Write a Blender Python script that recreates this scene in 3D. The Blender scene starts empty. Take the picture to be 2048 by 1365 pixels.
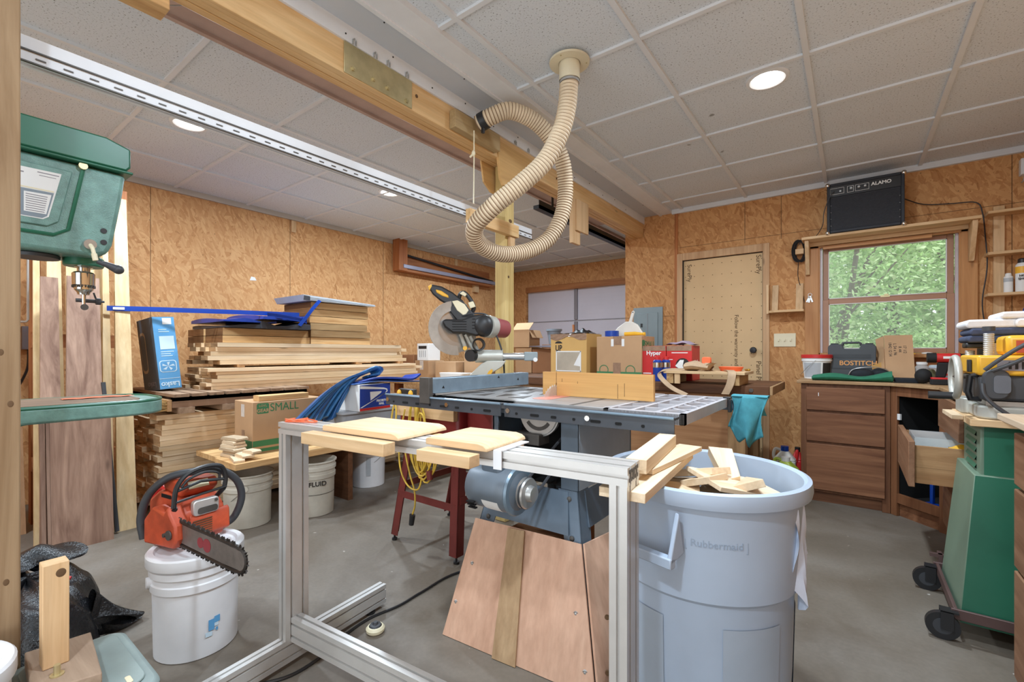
import bpy, bmesh, math, random
from mathutils import Matrix, Vector
random.seed(7)
SC = bpy.context.scene
COL = SC.collection
PI = math.pi
R = math.radians

# ---------- mesh builder ----------
class MB:
    def __init__(s):
        s.v = []; s.f = []; s.m = []; s.k = 0; s.M = None
    def add(s, vs, fs):
        o = len(s.v)
        for p in vs:
            p = Vector(p)
            if s.M is not None: p = s.M @ p
            s.v.append(p)
        for f in fs:
            s.f.append([i + o for i in f]); s.m.append(s.k)
        return s
    def box(s, x0, x1, y0, y1, z0, z1):
        v = [(x0,y0,z0),(x1,y0,z0),(x1,y1,z0),(x0,y1,z0),(x0,y0,z1),(x1,y0,z1),(x1,y1,z1),(x0,y1,z1)]
        return s.add(v, [(0,3,2,1),(4,5,6,7),(0,1,5,4),(1,2,6,5),(2,3,7,6),(3,0,4,7)])
    def cb(s, c, d):
        return s.box(c[0]-d[0]/2, c[0]+d[0]/2, c[1]-d[1]/2, c[1]+d[1]/2, c[2]-d[2]/2, c[2]+d[2]/2)
    def prism(s, poly, h0, h1, ax='z', poly2=None):
        # poly: ccw list of 2d points, extruded along ax
        n = len(poly); poly2 = poly2 or poly
        def P(a, b, h):
            return (a,b,h) if ax == 'z' else ((a,h,b) if ax == 'y' else (h,a,b))
        v = [P(a,b,h0) for a,b in poly] + [P(a,b,h1) for a,b in poly2]
        f = [tuple(range(n))[::-1], tuple(range(n, 2*n))]
        f += [(i, (i+1) % n, n+(i+1) % n, n+i) for i in range(n)]
        if ax == 'y': f = [t[::-1] for t in f]
        return s.add(v, f)
    def tube(s, pts, r, n=8, closed=False, cap=True):
        pts = [Vector(p) for p in pts]; N = len(pts)
        rr = r if isinstance(r, (list, tuple)) else [r]*N
        v = []; f = []; prev = None
        for i, p in enumerate(pts):
            a = pts[(i-1) % N] if (closed or i > 0) else pts[0]
            b = pts[(i+1) % N] if (closed or i < N-1) else pts[-1]
            t = (b - a)
            t = t.normalized() if t.length > 1e-9 else Vector((0,0,1))
            if prev is None:
                q = Vector((0,0,1)) if abs(t.z) < .9 else Vector((1,0,0))
                nx = t.cross(q).normalized()
            else:
                nx = (prev - t * prev.dot(t))
                nx = nx.normalized() if nx.length > 1e-6 else t.orthogonal().normalized()
            prev = nx; ny = t.cross(nx)
            for j in range(n):
                an = 2*PI*j/n
                v.append(p + (nx*math.cos(an) + ny*math.sin(an))*rr[i])
        for i in range(N if closed else N-1):
            i2 = (i+1) % N
            for j in range(n):
                f.append((i*n+j, i*n+(j+1) % n, i2*n+(j+1) % n, i2*n+j))
        if cap and not closed:
            f.append(tuple(range(n))[::-1]); f.append(tuple(range((N-1)*n, N*n)))
        return s.add(v, f)
    def cyl(s, a, b, r, r2=None, n=16):
        return s.tube([a, b], [r, r if r2 is None else r2], n)
    def lathe(s, prof, n=32, c=(0,0,0), cap=True, sx=1, sy=1):
        v = []; f = []; m = len(prof)
        for (r, z) in prof:
            for j in range(n):
                a = 2*PI*j/n
                v.append((c[0]+r*math.cos(a)*sx, c[1]+r*math.sin(a)*sy, c[2]+z))
        for i in range(m-1):
            for j in range(n):
                f.append((i*n+j, i*n+(j+1) % n, (i+1)*n+(j+1) % n, (i+1)*n+j))
        if cap:
            f.append(tuple(range(n))[::-1]); f.append(tuple(range((m-1)*n, m*n)))
        return s.add(v, f)
    def ball(s, c, r, n=12, m=8):
        rx, ry, rz = r if isinstance(r, (tuple, list)) else (r, r, r)
        pr = [(math.sin(PI*i/m), -math.cos(PI*i/m)) for i in range(m+1)]
        v = []; f = []
        for (q, z) in pr:
            for j in range(n):
                a = 2*PI*j/n
                v.append((c[0]+rx*q*math.cos(a), c[1]+ry*q*math.sin(a), c[2]+rz*z))
        for i in range(m):
            for j in range(n):
                f.append((i*n+j, i*n+(j+1) % n, (i+1)*n+(j+1) % n, (i+1)*n+j))
        return s.add(v, f)
    def grid(s, fn, nu, nv, closed_u=False):
        v = [fn(i/(nu), j/(nv)) for i in range(nu+1) for j in range(nv+1)]
        f = [(i*(nv+1)+j, (i+1)*(nv+1)+j, (i+1)*(nv+1)+j+1, i*(nv+1)+j+1) for i in range(nu) for j in range(nv)]
        return s.add(v, f)
    def strip(s, path, w, th, side):
        # ribbon along path (list of 3d points), width along `side` vector, thickness th
        side = Vector(side).normalized()
        pts = [Vector(p) for p in path]; v = []; f = []
        for i, p in enumerate(pts):
            t = (pts[min(i+1, len(pts)-1)] - pts[max(i-1, 0)]).normalized()
            nrm = t.cross(side).normalized()
            for a, b in ((-1,-1),(1,-1),(1,1),(-1,1)):
                v.append(p + side*(a*w/2) + nrm*(b*th/2))
        n = len(pts)
        for i in range(n-1):
            for j in range(4):
                f.append((i*4+j, i*4+(j+1) % 4, (i+1)*4+(j+1) % 4, (i+1)*4+j))
        f.append((3,2,1,0)); f.append(tuple(range((n-1)*4, n*4)))
        return s.add(v, f)

def TR(loc=(0,0,0), rx=0, ry=0, rz=0):
    return Matrix.Translation(loc) @ Matrix.Rotation(R(rz), 4, 'Z') @ Matrix.Rotation(R(ry), 4, 'Y') @ Matrix.Rotation(R(rx), 4, 'X')

def rpoly(x0, x1, y0, y1, r, n=5):
    out = []
    for cx, cy, a0 in ((x1-r, y1-r, 0), (x0+r, y1-r, 90), (x0+r, y0+r, 180), (x1-r, y0+r, 270)):
        for i in range(n+1):
            a = R(a0 + 90*i/n); out.append((cx + r*math.cos(a), cy + r*math.sin(a)))
    return out

def spline(pts, k=8):
    # Catmull-Rom through pts
    P = [Vector(p) for p in pts]; P = [P[0]*2-P[1]] + P + [P[-1]*2-P[-2]]; out = []
    for i in range(1, len(P)-2):
        for j in range(k):
            t = j/k; a, b, c, d = P[i-1:i+3]
            out.append(.5*((2*b) + (c-a)*t + (2*a-5*b+4*c-d)*t*t + (3*b-a-3*c+d)*t**3))
    out.append(P[-2]); return out

def mesh(name, mb, mats, inv=None, smooth=True, ang=32):
    me = bpy.data.meshes.new(name)
    vs = [inv @ p for p in mb.v] if inv is not None else mb.v
    me.from_pydata([tuple(p) for p in vs], [], mb.f)
    if not isinstance(mats, (list, tuple)): mats = [mats]
    for m in mats: me.materials.append(m)
    me.polygons.foreach_set('material_index', mb.m)
    bm = bmesh.new(); bm.from_mesh(me); bmesh.ops.recalc_face_normals(bm, faces=bm.faces); bm.to_mesh(me); bm.free()
    if smooth:
        me.shade_smooth(); me.set_sharp_from_angle(angle=R(ang))
    me.update()
    return me

def _obj(name, mb, mats, parent=None, inv=None, bev=0, smooth=True, ang=32):
    o = bpy.data.objects.new(name, mesh(name, mb, mats, inv, smooth, ang)); COL.objects.link(o)
    if parent is not None: o.parent = parent
    if bev:
        b = o.modifiers.new('edge', 'BEVEL'); b.width = bev; b.segments = 2; b.limit_method = 'ANGLE'; b.angle_limit = R(40)
    return o

def tag(o, label, cat, group=None, kind=None):
    o['label'] = label; o['category'] = cat
    if group: o['group'] = group
    if kind: o['kind'] = kind
    return o

class Thing:
    def __init__(s, name, label, cat, loc=(0,0,0), rz=0, group=None, rx=0, ry=0):
        e = bpy.data.objects.new(name, None); COL.objects.link(e); e.empty_display_size = .05
        e.location = loc; e.rotation_euler = (R(rx), R(ry), R(rz))
        tag(e, label, cat, group); s.e = e
        s.W = Matrix.LocRotScale(Vector(loc), e.rotation_euler.to_quaternion(), None)
    def p(s, name, mb, mat, parent=None, w=False, bev=0, smooth=True, ang=32, label=None):
        o = _obj(name, mb, mat, parent or s.e, s.W.inverted() if w else None, bev, smooth, ang)
        if label: o['label'] = label
        return o

def solo(name, label, cat, mb, mat, loc=(0,0,0), rz=0, group=None, w=True, bev=0, rx=0, ry=0, smooth=True, ang=32, kind=None):
    # one-mesh thing; with w the mesh is given in room coordinates and moved to its own origin
    q = Matrix.LocRotScale(Vector(loc), Matrix.Rotation(R(rz),4,'Z').to_quaternion(), None) if w else None
    o = _obj(name, mb, mat, None, q.inverted() if w else None, bev, smooth, ang)
    o.location = loc; o.rotation_euler = (R(rx), R(ry), R(rz))
    return tag(o, label, cat, group, kind)

def struct(name, mb, mat, parent=None, bev=0, smooth=False):
    o = _obj(name, mb, mat, parent, None, bev, smooth)
    if parent is None: o['kind'] = 'structure'
    return o

def dup(root, loc, rz=None, label=None, rot=None):
    r = root.copy(); COL.objects.link(r); r.location = loc
    if rz is not None: r.rotation_euler = (0, 0, R(rz))
    if rot is not None: r.rotation_euler = rot
    if label: r['label'] = label
    for ch in list(root.children):
        c = ch.copy(); COL.objects.link(c); c.parent = r
        for g in ch.children:
            d = g.copy(); COL.objects.link(d); d.parent = c
    return r

def text(th, name, body, size, loc, right, up, mat, parent=None, w=True, ext=.0006, sx=1.0, label=None, align='CENTER', bold=0):
    cu = bpy.data.curves.new(name, 'FONT'); cu.body = body; cu.size = size; cu.extrude = ext
    cu.align_x = align; cu.align_y = 'CENTER'; cu.offset = bold
    tmp = bpy.data.objects.new('tmp', cu); COL.objects.link(tmp)
    dg = bpy.context.evaluated_depsgraph_get(); dg.update()
    me = bpy.data.meshes.new_from_object(tmp.evaluated_get(dg))
    bpy.data.objects.remove(tmp); me.name = name
    rt = Vector(right).normalized(); u = Vector(up).normalized(); n = rt.cross(u)
    M = Matrix(((rt.x*sx,u.x,n.x,loc[0]),(rt.y*sx,u.y,n.y,loc[1]),(rt.z*sx,u.z,n.z,loc[2]),(0,0,0,1)))
    if w and th is not None: M = th.W.inverted() @ M
    me.transform(M); me.materials.clear(); me.materials.append(mat)
    o = bpy.data.objects.new(name, me); COL.objects.link(o)
    o.parent = parent or (th.e if th else None)
    if label: o['label'] = label
    return o

ORD = ['', 'first', 'second', 'third', 'fourth', 'fifth', 'sixth', 'seventh', 'eighth', 'ninth', 'tenth', 'eleventh', 'twelfth', 'thirteenth', 'fourteenth', 'fifteenth', 'sixteenth', 'seventeenth', 'eighteenth', 'nineteenth']

# ---------- materials ----------
def lin(c):
    return tuple(((x/255)/12.92 if x/255 <= .04045 else ((x/255+.055)/1.055)**2.4) for x in c[:3]) + (1,)
class NT:
    def __init__(s, name):
        s.m = bpy.data.materials.new(name); s.m.use_nodes = True; s.t = s.m.node_tree; s.n = s.t.nodes; s.l = s.t.links
        s.b = s.n['Principled BSDF']
    def N(s, typ, **kw):
        nd = s.n.new(typ)
        for k, v in kw.items():
            if k.startswith('i_'): nd.inputs[k[2:].replace('_', ' ')].default_value = v
            else: setattr(nd, k, v)
        return nd
    def L(s, a, b): s.l.new(a, b)
    def ramp(s, src, stops, interp='LINEAR'):
        r = s.N('ShaderNodeValToRGB'); e = r.color_ramp.elements; r.color_ramp.interpolation = interp
        while len(e) < len(stops): e.new(.5)
        for x, (p, c) in zip(e, stops): x.position = p; x.color = c
        s.L(src, r.inputs[0]); return r.outputs[0]
    def mix(s, fac, a, b, mode='MIX'):
        x = s.N('ShaderNodeMix', data_type='RGBA', blend_type=mode)
        for i, q in ((0, fac), (6, a), (7, b)):
            if isinstance(q, (int, float)): x.inputs[i].default_value = q
            elif isinstance(q, tuple): x.inputs[i].default_value = q
            else: s.L(q, x.inputs[i])
        return x.outputs[2]
    def math(s, op, a, b=0.0):
        x = s.N('ShaderNodeMath', operation=op)
        for i, q in ((0, a), (1, b)):
            if isinstance(q, (int, float)): x.inputs[i].default_value = q
            else: s.L(q, x.inputs[i])
        return x.outputs[0]
    def coords(s, scale=(1,1,1), rnd=True, rot=(0,0,0)):
        tc = s.N('ShaderNodeTexCoord'); mp = s.N('ShaderNodeMapping'); mp.inputs['Scale'].default_value = scale
        mp.inputs['Rotation'].default_value = rot; src = tc.outputs['Object']
        if rnd:
            oi = s.N('ShaderNodeObjectInfo'); vm = s.N('ShaderNodeVectorMath', operation='MULTIPLY_ADD')
            s.L(oi.outputs['Random'], vm.inputs[0]); vm.inputs[1].default_value = (7, 5, 9); s.L(src, vm.inputs[2]); src = vm.outputs[0]
        s.L(src, mp.inputs['Vector']); return mp.outputs[0]
    def noise(s, vec, scale, detail=3, rough=.5, dist=0):
        x = s.N('ShaderNodeTexNoise'); x.inputs['Scale'].default_value = scale; x.inputs['Detail'].default_value = detail
        x.inputs['Roughness'].default_value = rough; x.inputs['Distortion'].default_value = dist; s.L(vec, x.inputs['Vector']); return x.outputs[0]
    def bump(s, h, strength=.2, dist=.01):
        b = s.N('ShaderNodeBump'); b.inputs['Strength'].default_value = strength; b.inputs['Distance'].default_value = dist
        s.L(h, b.inputs['Height']); s.L(b.outputs[0], s.b.inputs['Normal'])
    def fin(s, col, rough=.6, metal=0, spec=None):
        if isinstance(col, tuple): s.b.inputs['Base Color'].default_value = col
        else: s.L(col, s.b.inputs['Base Color'])
        s.b.inputs['Roughness'].default_value = rough; s.b.inputs['Metallic'].default_value = metal
        if spec is not None: s.b.inputs['Specular IOR Level'].default_value = spec
        return s.m

def plain(name, c, rough=.5, metal=0, var=.12, scale=6, bump=0, spec=None):
    t = NT(name); v = t.coords(rnd=True); n = t.noise(v, scale, 4, .6)
    a = lin(c); d = tuple(x*(1-var) for x in a[:3]) + (1,); e = tuple(min(1, x*(1+var)) for x in a[:3]) + (1,)
    col = t.ramp(n, [(.3, d), (.7, e)])
    if bump: t.bump(t.noise(v, scale*12, 3), bump, .004)
    return t.fin(col, rough, metal, spec)

def wood(name, a, b, axis='y', fine=1.0, rough=.62, tint=.22, knots=True):
    # a: pale colour, b: grain colour; grain runs along axis
    t = NT(name)
    sc = {'x': (.9, 9, 9), 'y': (9, .9, 9), 'z': (9, 9, .9)}[axis]
    v = t.coords(tuple(q*fine for q in sc)); n1 = t.noise(v, 1.3, 5, .6, 1.6); 
    v2 = t.coords(tuple((q*6 if q > 2 else q*1.5)*fine for q in sc)); n2 = t.noise(v2, 1.5, 4, .6)
    col = t.ramp(n1, [(.28, lin(b)), (.5, tuple((x+y)/2 for x, y in zip(lin(a), lin(b)))), (.72, lin(a))])
    col = t.mix(.35, col, t.ramp(n2, [(.3, (.55,.5,.45,1)), (.65, (1,1,1,1))]), 'MULTIPLY')
    oi = t.N('ShaderNodeObjectInfo'); rv = t.ramp(oi.outputs['Random'], [(0, (1-tint,)*3+(1,)), (.5, (1,1-tint*.15,1-tint*.3,1)), (1, (min(1.2, 1+tint*.4),)*3+(1,))])
    col = t.mix(1.0, col, rv, 'MULTIPLY')
    if knots:
        ks = {'x': (1.2, 4, 4), 'y': (4, 1.2, 4), 'z': (4, 4, 1.2)}[axis]
        vo = t.N('ShaderNodeTexVoronoi'); vo.inputs['Scale'].default_value = 1.6; t.L(t.coords(ks), vo.inputs['Vector'])
        k = t.ramp(vo.outputs['Distance'], [(.03, (1,1,1,1)), (.09, (0,0,0,1))])
        col = t.mix(t.math('MULTIPLY', k, .6), col, lin(tuple(int(q*.6) for q in b)))
    t.bump(n2, .12, .004)
    return t.fin(col, rough, 0, .3)

def osb(name, axes, a, m, d):
    # oriented strand board: elongated flakes in several directions; axes = the two wall axes
    t = NT(name); tc = t.N('ShaderNodeTexCoord'); sx = t.N('ShaderNodeSeparateXYZ'); t.L(tc.outputs['Object'], sx.inputs[0])
    cb = t.N('ShaderNodeCombineXYZ'); t.L(sx.outputs[axes[0]], cb.inputs[0]); t.L(sx.outputs[axes[1]], cb.inputs[1])
    jit = t.noise(cb.outputs[0], 9, 2); cols = []
    for i, ang in enumerate((12, 68, -35, 105, -62)):
        mp = t.N('ShaderNodeMapping'); mp.vector_type = "TEXTURE"; mp.inputs["Rotation"].default_value = (0, 0, R(ang)); mp.inputs["Location"].default_value = (i*3.1, i*1.7, i)
        mp.inputs["Scale"].default_value = (1/(8 + i*1.3), 1/(38 + 5*i), 1); t.L(cb.outputs[0], mp.inputs['Vector'])
        vo = t.N('ShaderNodeTexVoronoi'); vo.inputs['Scale'].default_value = 1.0; vo.inputs['Randomness'].default_value = 1; t.L(mp.outputs[0], vo.inputs['Vector'])
        fi = t.noise(mp.outputs[0], 3.0, 3)
        sp = t.N('ShaderNodeSeparateColor'); t.L(vo.outputs['Color'], sp.inputs[0])
        val = t.math('ADD', t.math('MULTIPLY', sp.outputs[0], .75), t.math('MULTIPLY', fi, .35))
        cols.append((val, sp.outputs[1]))
    cur = cols[0][0]
    for i, (val, pick) in enumerate(cols[1:]):
        f = t.math('GREATER_THAN', pick, 1-1/(i+2.0))
        mx = t.N('ShaderNodeMix', data_type='FLOAT'); t.L(f, mx.inputs[0]); t.L(cur, mx.inputs[2]); t.L(val, mx.inputs[3]); cur = mx.outputs[0]
    big = t.noise(cb.outputs[0], .9, 2)
    cur = t.math('ADD', cur, t.math('MULTIPLY', t.math('SUBTRACT', big, .5), .25))
    col = t.ramp(cur, [(.04, lin(d)), (.2, lin(m)), (.55, lin(tuple((p+q)/2 for p, q in zip(a, m)))), (.95, lin(a))])
    nz = t.noise(cb.outputs[0], 5.5, 1); spots = t.N('ShaderNodeTexVoronoi'); spots.inputs['Scale'].default_value = 17; t.L(cb.outputs[0], spots.inputs['Vector'])
    k = t.ramp(spots.outputs['Distance'], [(.05, (1,1,1,1)), (.1, (0,0,0,1))])
    col = t.mix(t.math('MULTIPLY', t.math('MULTIPLY', k, t.math('GREATER_THAN', nz, .56)), .7), col, lin((70, 42, 22)))
    t.bump(cur, .15, .004)
    return t.fin(col, .72, 0, .25)

def M_concrete():
    t = NT('concrete'); v = t.coords(rnd=False)
    n = t.noise(v, .7, 5, .6, .3); col = t.ramp(n, [(.32, lin((100,90,77))), (.5, lin((119,109,97))), (.7, lin((139,132,124)))])
    n2 = t.noise(v, 1.7, 4, .6, .4); col = t.mix(t.ramp(n2, [(.46, (0,0,0,1)), (.7, (.7,.7,.7,1))]), col, lin((92,78,62)))
    n3 = t.noise(v, 60, 3); col = t.mix(.18, col, t.ramp(n3, [(.35, (.5,.5,.5,1)), (.65, (1,1,1,1))]), 'MULTIPLY')
    n4 = t.noise(v, 23, 2); col = t.mix(t.ramp(n4, [(.74, (0,0,0,1)), (.78, (.6,.6,.6,1))]), col, lin((214,208,198)))
    t.bump(n3, .08, .003); return t.fin(col, .55, 0, .35)
def M_tile():
    t = NT('ceiling_tile'); v = t.coords(rnd=False); n = t.noise(v, 120, 2, .6)
    col = t.ramp(n, [(.3, lin((122,124,126))), (.385, lin((218,225,232))), (1, lin((230,236,243)))])
    n2 = t.noise(v, 1.2, 3); col = t.mix(.35, col, t.ramp(n2, [(.3, (.86,.86,.86,1)), (.7, (1,1,1,1))]), 'MULTIPLY')
    n3 = t.noise(v, 9, 1); col = t.mix(t.ramp(n3, [(.8, (0,0,0,1)), (.83, (.7,.7,.7,1))]), col, lin((110,108,104)))
    t.bump(n, .12, .004); return t.fin(col, .9, 0, .1)
def emit(name, c, st):
    t = NT(name); t.b.inputs['Base Color'].default_value = (1,1,1,1); t.b.inputs['Emission Color'].default_value = c; t.b.inputs['Emission Strength'].default_value = st
    return t.m
def clear(name, c, amt=.25, rough=.1):
    # clear plastic / glass seen through
    t = NT(name); tr = t.N('ShaderNodeBsdfTransparent'); mx = t.N('ShaderNodeMixShader'); out = t.n['Material Output']
    t.b.inputs['Base Color'].default_value = lin(c); t.b.inputs['Roughness'].default_value = rough; mx.inputs[0].default_value = amt
    t.L(tr.outputs[0], mx.inputs[1]); t.L(t.b.outputs[0], mx.inputs[2]); t.L(mx.outputs[0], out.inputs[0]); return t.m

m = {}
m['osb_l'] = osb('osb_left', (1, 2), (218,171,120), (193,140,91), (142,95,55))
m['osb_b'] = osb('osb_back', (0, 2), (210,160,108), (182,128,80), (124,79,44))
m['concrete'] = M_concrete(); m['tile'] = M_tile()
m['white'] = plain('white_paint', (228,231,235), .55, 0, .04)
m['tbar'] = plain('grid_white', (222,226,231), .5, 0, .03)
m['soffit'] = plain('soffit_grey', (198,203,210), .7, 0, .05, 2)
m['trimw'] = plain('wall_trim_grey', (190,182,170), .6, 0, .08, 3)
m['pine'] = wood('pine_yellow', (240,206,154), (214,168,110), 'y', .7, .5, .06)
m['pinex'] = wood('pine_x', (236,206,164), (208,168,120), 'x', .8, .55, .12)
m['pinez'] = wood('pine_z', (232,200,158), (204,164,118), 'z', .8, .55, .12)
m['postw'] = wood('post_treated', (222,200,140), (190,160,98), 'z', .7, .65, .05)
m['postold'] = wood('post_weathered', (176,150,118), (136,108,78), 'z', .8, .75, .08)
m['board'] = wood('board_pale', (250,228,196), (226,194,150), 'y', .6, .7, .24)
m['boardend'] = wood('board_end', (200,164,122), (146,110,74), 'x', 2.2, .8, .3)
m['timber'] = wood('timber_mid', (232,198,146), (186,142,92), 'y', .9, .7, .42)
m['timberend'] = wood('timber_end', (150,108,68), (104,70,42), 'x', 1.5, .8, .3)
m['walnut'] = wood('walnut', (182,150,130), (120,90,76), 'z', .9, .6, .14)
m['palew'] = wood('pale_vertical', (232,208,166), (206,172,122), 'z', .6, .6, .08)
m['cab'] = wood('cabinet_walnut', (150,104,74), (104,64,42), 'x', .8, .5, .1, False)
m['cabz'] = wood('cabinet_walnut_z', (142,96,66), (98,60,38), 'z', .8, .5, .1, False)
m['caby'] = wood('cabinet_walnut_y', (160,120,92), (120,82,58), 'y', .8, .5, .1, False)
m['oak'] = wood('drawer_oak', (196,156,112), (158,114,74), 'x', .9, .6, .08)
m['cedar'] = wood('cedar_red', (190,124,76), (142,82,46), 'z', .8, .6, .1)
m['cedary'] = wood('cedar_red_y', (184,122,78), (140,84,50), 'y', .8, .6, .1)
m['cedarx'] = wood('cedar_red_x', (196,136,86), (150,92,52), 'x', .8, .6, .1)
m['wintrim'] = wood('window_trim', (206,154,102), (176,120,72), 'z', .7, .5, .06)
m['wintrimx'] = wood('window_trim_x', (214,164,112), (184,130,82), 'x', .7, .5, .06)
m['sash'] = plain('sash_tan', (172,128,100), .5, 0, .06)
m['scrap'] = wood('scrap_pale', (238,219,190), (212,184,148), 'x', 1.0, .65, .2)
m['darkw'] = wood('bench_dark', (126,86,58), (78,50,34), 'x', .8, .7, .12)
m['ply'] = plain('plywood_tan', (216,182,136), .65, 0, .05, 2.5)
m['plypink'] = wood('plywood_pink', (216,176,150), (198,154,128), 'z', .5, .55, .04, False)
m['plyfence'] = wood('plywood_fence', (222,176,112), (190,140,82), 'x', .6, .55, .05)
m['benchply'] = wood('bench_ply', (182,138,98), (142,98,64), 'x', .5, .6, .05)
m['card'] = plain('cardboard', (186,148,110), .8, 0, .07, 4)
m['cardd'] = plain('cardboard_dark', (150,104,70), .8, 0, .1, 4)
m['cardy'] = plain('cardboard_yellow', (206,164,98), .7, 0, .06, 4)
m['tape'] = plain('packing_tape', (152,122,100), .25, 0, .15, 30)
m['clrtape'] = plain('clear_tape', (216,206,196), .2, 0, .1, 20)
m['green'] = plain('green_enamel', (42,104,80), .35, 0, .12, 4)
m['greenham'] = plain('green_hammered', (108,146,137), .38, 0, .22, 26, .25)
m['greenlit'] = plain('green_lit', (112,132,112), .45, 0, .1, 3)  # planer stand green, made paler for its lit side
m['greenbin'] = plain('green_bin', (138,152,149), .5, 0, .15, 5)
m['alu'] = plain('aluminium', (205,203,200), .36, .5, .06, 9)
m['alud'] = plain('aluminium_slot', (92,88,84), .5, .4, .1)
m['steel'] = plain('steel', (190,190,188), .32, .7, .1, 8)
m['chrome'] = plain('chrome', (210,208,204), .15, 1, .05)
m['zinc'] = plain('zinc_plate', (196,182,140), .38, .6, .2, 9)
m['cast'] = plain('cast_iron_top', (160,158,157), .38, .4, .16, 7)
m['castd'] = plain('cast_iron_dark', (88,84,80), .55, .4, .2, 10)
m['sawgrey'] = plain('saw_blue_grey', (90,102,114), .45, .1, .18, 5)
m['fence'] = plain('fence_blue_grey', (128,148,164), .35, .4, .14, 14)
m['black'] = plain('black_plastic', (34,34,36), .45, 0, .15)
m['blackm'] = plain('black_matte', (24,24,25), .8, 0, .2)
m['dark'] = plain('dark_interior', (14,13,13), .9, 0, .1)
m['rubber'] = plain('rubber_grey', (62,64,68), .5, 0, .1)
m['bag'] = plain('black_bag', (22,23,26), .3, 0, .2, 10, .9)
m['red'] = plain('red_paint', (134,42,40), .4, 0, .15, 5)
m['redleg'] = plain('red_leg', (110,44,40), .45, 0, .15, 5)
m['redp'] = plain('red_plastic', (196,42,42), .4, 0, .08)
m['redmot'] = plain('red_motor', (150,76,78), .5, 0, .1)
m['orange'] = plain('orange_plastic', (188,78,48), .45, 0, .28, 11)
m['orangeb'] = plain('orange_bright', (246,112,66), .6, 0, .1)
m['yellow'] = plain('yellow_plastic', (236,178,50), .4, 0, .06)
m['yelcord'] = plain('yellow_cord', (206,170,62), .5, 0, .3, 14)
m['canblue'] = plain('can_grey_blue', (164,178,196), .42, 0, .07, 3)
m['bucket'] = plain('bucket_white', (224,224,226), .35, 0, .07, 5)
m['bucketd'] = plain('bucket_dirty', (196,190,176), .45, 0, .14, 7)
m['hose'] = plain('hose_tan', (214,194,164), .55, 0, .12, 9)
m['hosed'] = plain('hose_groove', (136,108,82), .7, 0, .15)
m['pvc'] = plain('pvc_cream', (222,212,184), .4, 0, .05)
m['tarpb'] = plain('tarp_blue', (30,62,150), .35, 0, .2, 9)
m['tarpl'] = plain('tarp_light', (52,112,166), .35, 0, .22, 11)
m['tarpg'] = plain('tarp_grey', (176,180,184), .5, 0, .1)
m['tarpk'] = plain('tarp_dark', (54,56,62), .5, 0, .2)
m['bluep'] = plain('blue_band', (18,66,160), .3, 0, .06)
m['boxblue'] = plain('box_blue', (92,156,204), .5, 0, .05)
m['boxslate'] = plain('box_slate', (76,88,98), .55, 0, .1)
m['print'] = plain('print_pale', (198,220,234), .6, 0, .03)
m['grn'] = plain('print_green', (62,122,78), .7, 0, .05)
m['ink'] = plain('ink', (40,34,30), .7, 0, .1)
m['inkb'] = plain('ink_brown', (96,70,44), .8, 0, .1)
m['usps'] = plain('postal_blue', (26,62,150), .4, 0, .05)
m['paper'] = plain('paper', (232,232,230), .6, 0, .03)
m['panel'] = plain('panel_grey', (132,146,150), .45, .1, .04)
m['ivory'] = plain('ivory', (226,216,184), .4, 0, .03)
m['teal'] = plain('teal_cloth', (70,146,160), .9, 0, .14, 30, .3)
m['towelw'] = plain('towel_white', (226,224,226), .95, 0, .05, 30, .3)
m['toweln'] = plain('towel_navy', (66,74,98), .95, 0, .18, 40, .4)
m['clothg'] = plain('cloth_green', (40,112,84), .85, 0, .2, 14, .2)
m['denim'] = plain('cloth_black', (34,38,44), .9, 0, .2, 20, .2)
m['gdoor'] = plain('garage_door', (206,202,212), .5, 0, .03, 2)
m['gdoord'] = plain('garage_stile', (136,132,138), .5, .2, .05)
m['jug'] = plain('jug_lime', (176,190,70), .4, 0, .1)
m['jugw'] = plain('jug_white', (222,216,206), .4, 0, .06)
m['amber'] = plain('amber_letter', (226,160,92), .5, 0, .04)
m['grille'] = plain('speaker_grille', (44,46,52), .7, 0, .2, 90, .4)
m['bristle'] = plain('bristle', (196,160,104), .9, 0, .25, 40, .5)
m['pvcpurple'] = plain('pipe_lilac', (148,148,166), .4, .2, .05)
m['glass'] = clear('window_glass', (222,238,226), .15, .25)
m['clearp'] = clear('clear_plastic', (225,232,235), .35, .15)
m['lamp'] = emit('lamp_lens', (1, .97, .92, 1), 14)
m['leaf'] = plain('leaf_green', (160,196,124), .6, 0, .3, 3)
m['leafl'] = plain('leaf_pale', (190,214,158), .6, 0, .25, 3)
m['bark'] = plain('bark', (96,88,74), .9, 0, .25, 12)
m['ground'] = plain('ground_green', (110,142,84), .9, 0, .3, 4)
m['jar'] = clear('jar_glass', (230,232,230), .45, .1)
# ---------- camera ----------
cd = bpy.data.cameras.new('camera'); cam = bpy.data.objects.new('camera', cd); COL.objects.link(cam)
cam.location = (0, 0, 1.12); cam.rotation_euler = (R(90), 0, R(36.7)); cd.sensor_width = 36; cd.lens = 911.6*36/2048; cd.shift_y = .011; cd.clip_start = .02
SC.camera = cam
CE = 2.60
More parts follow.
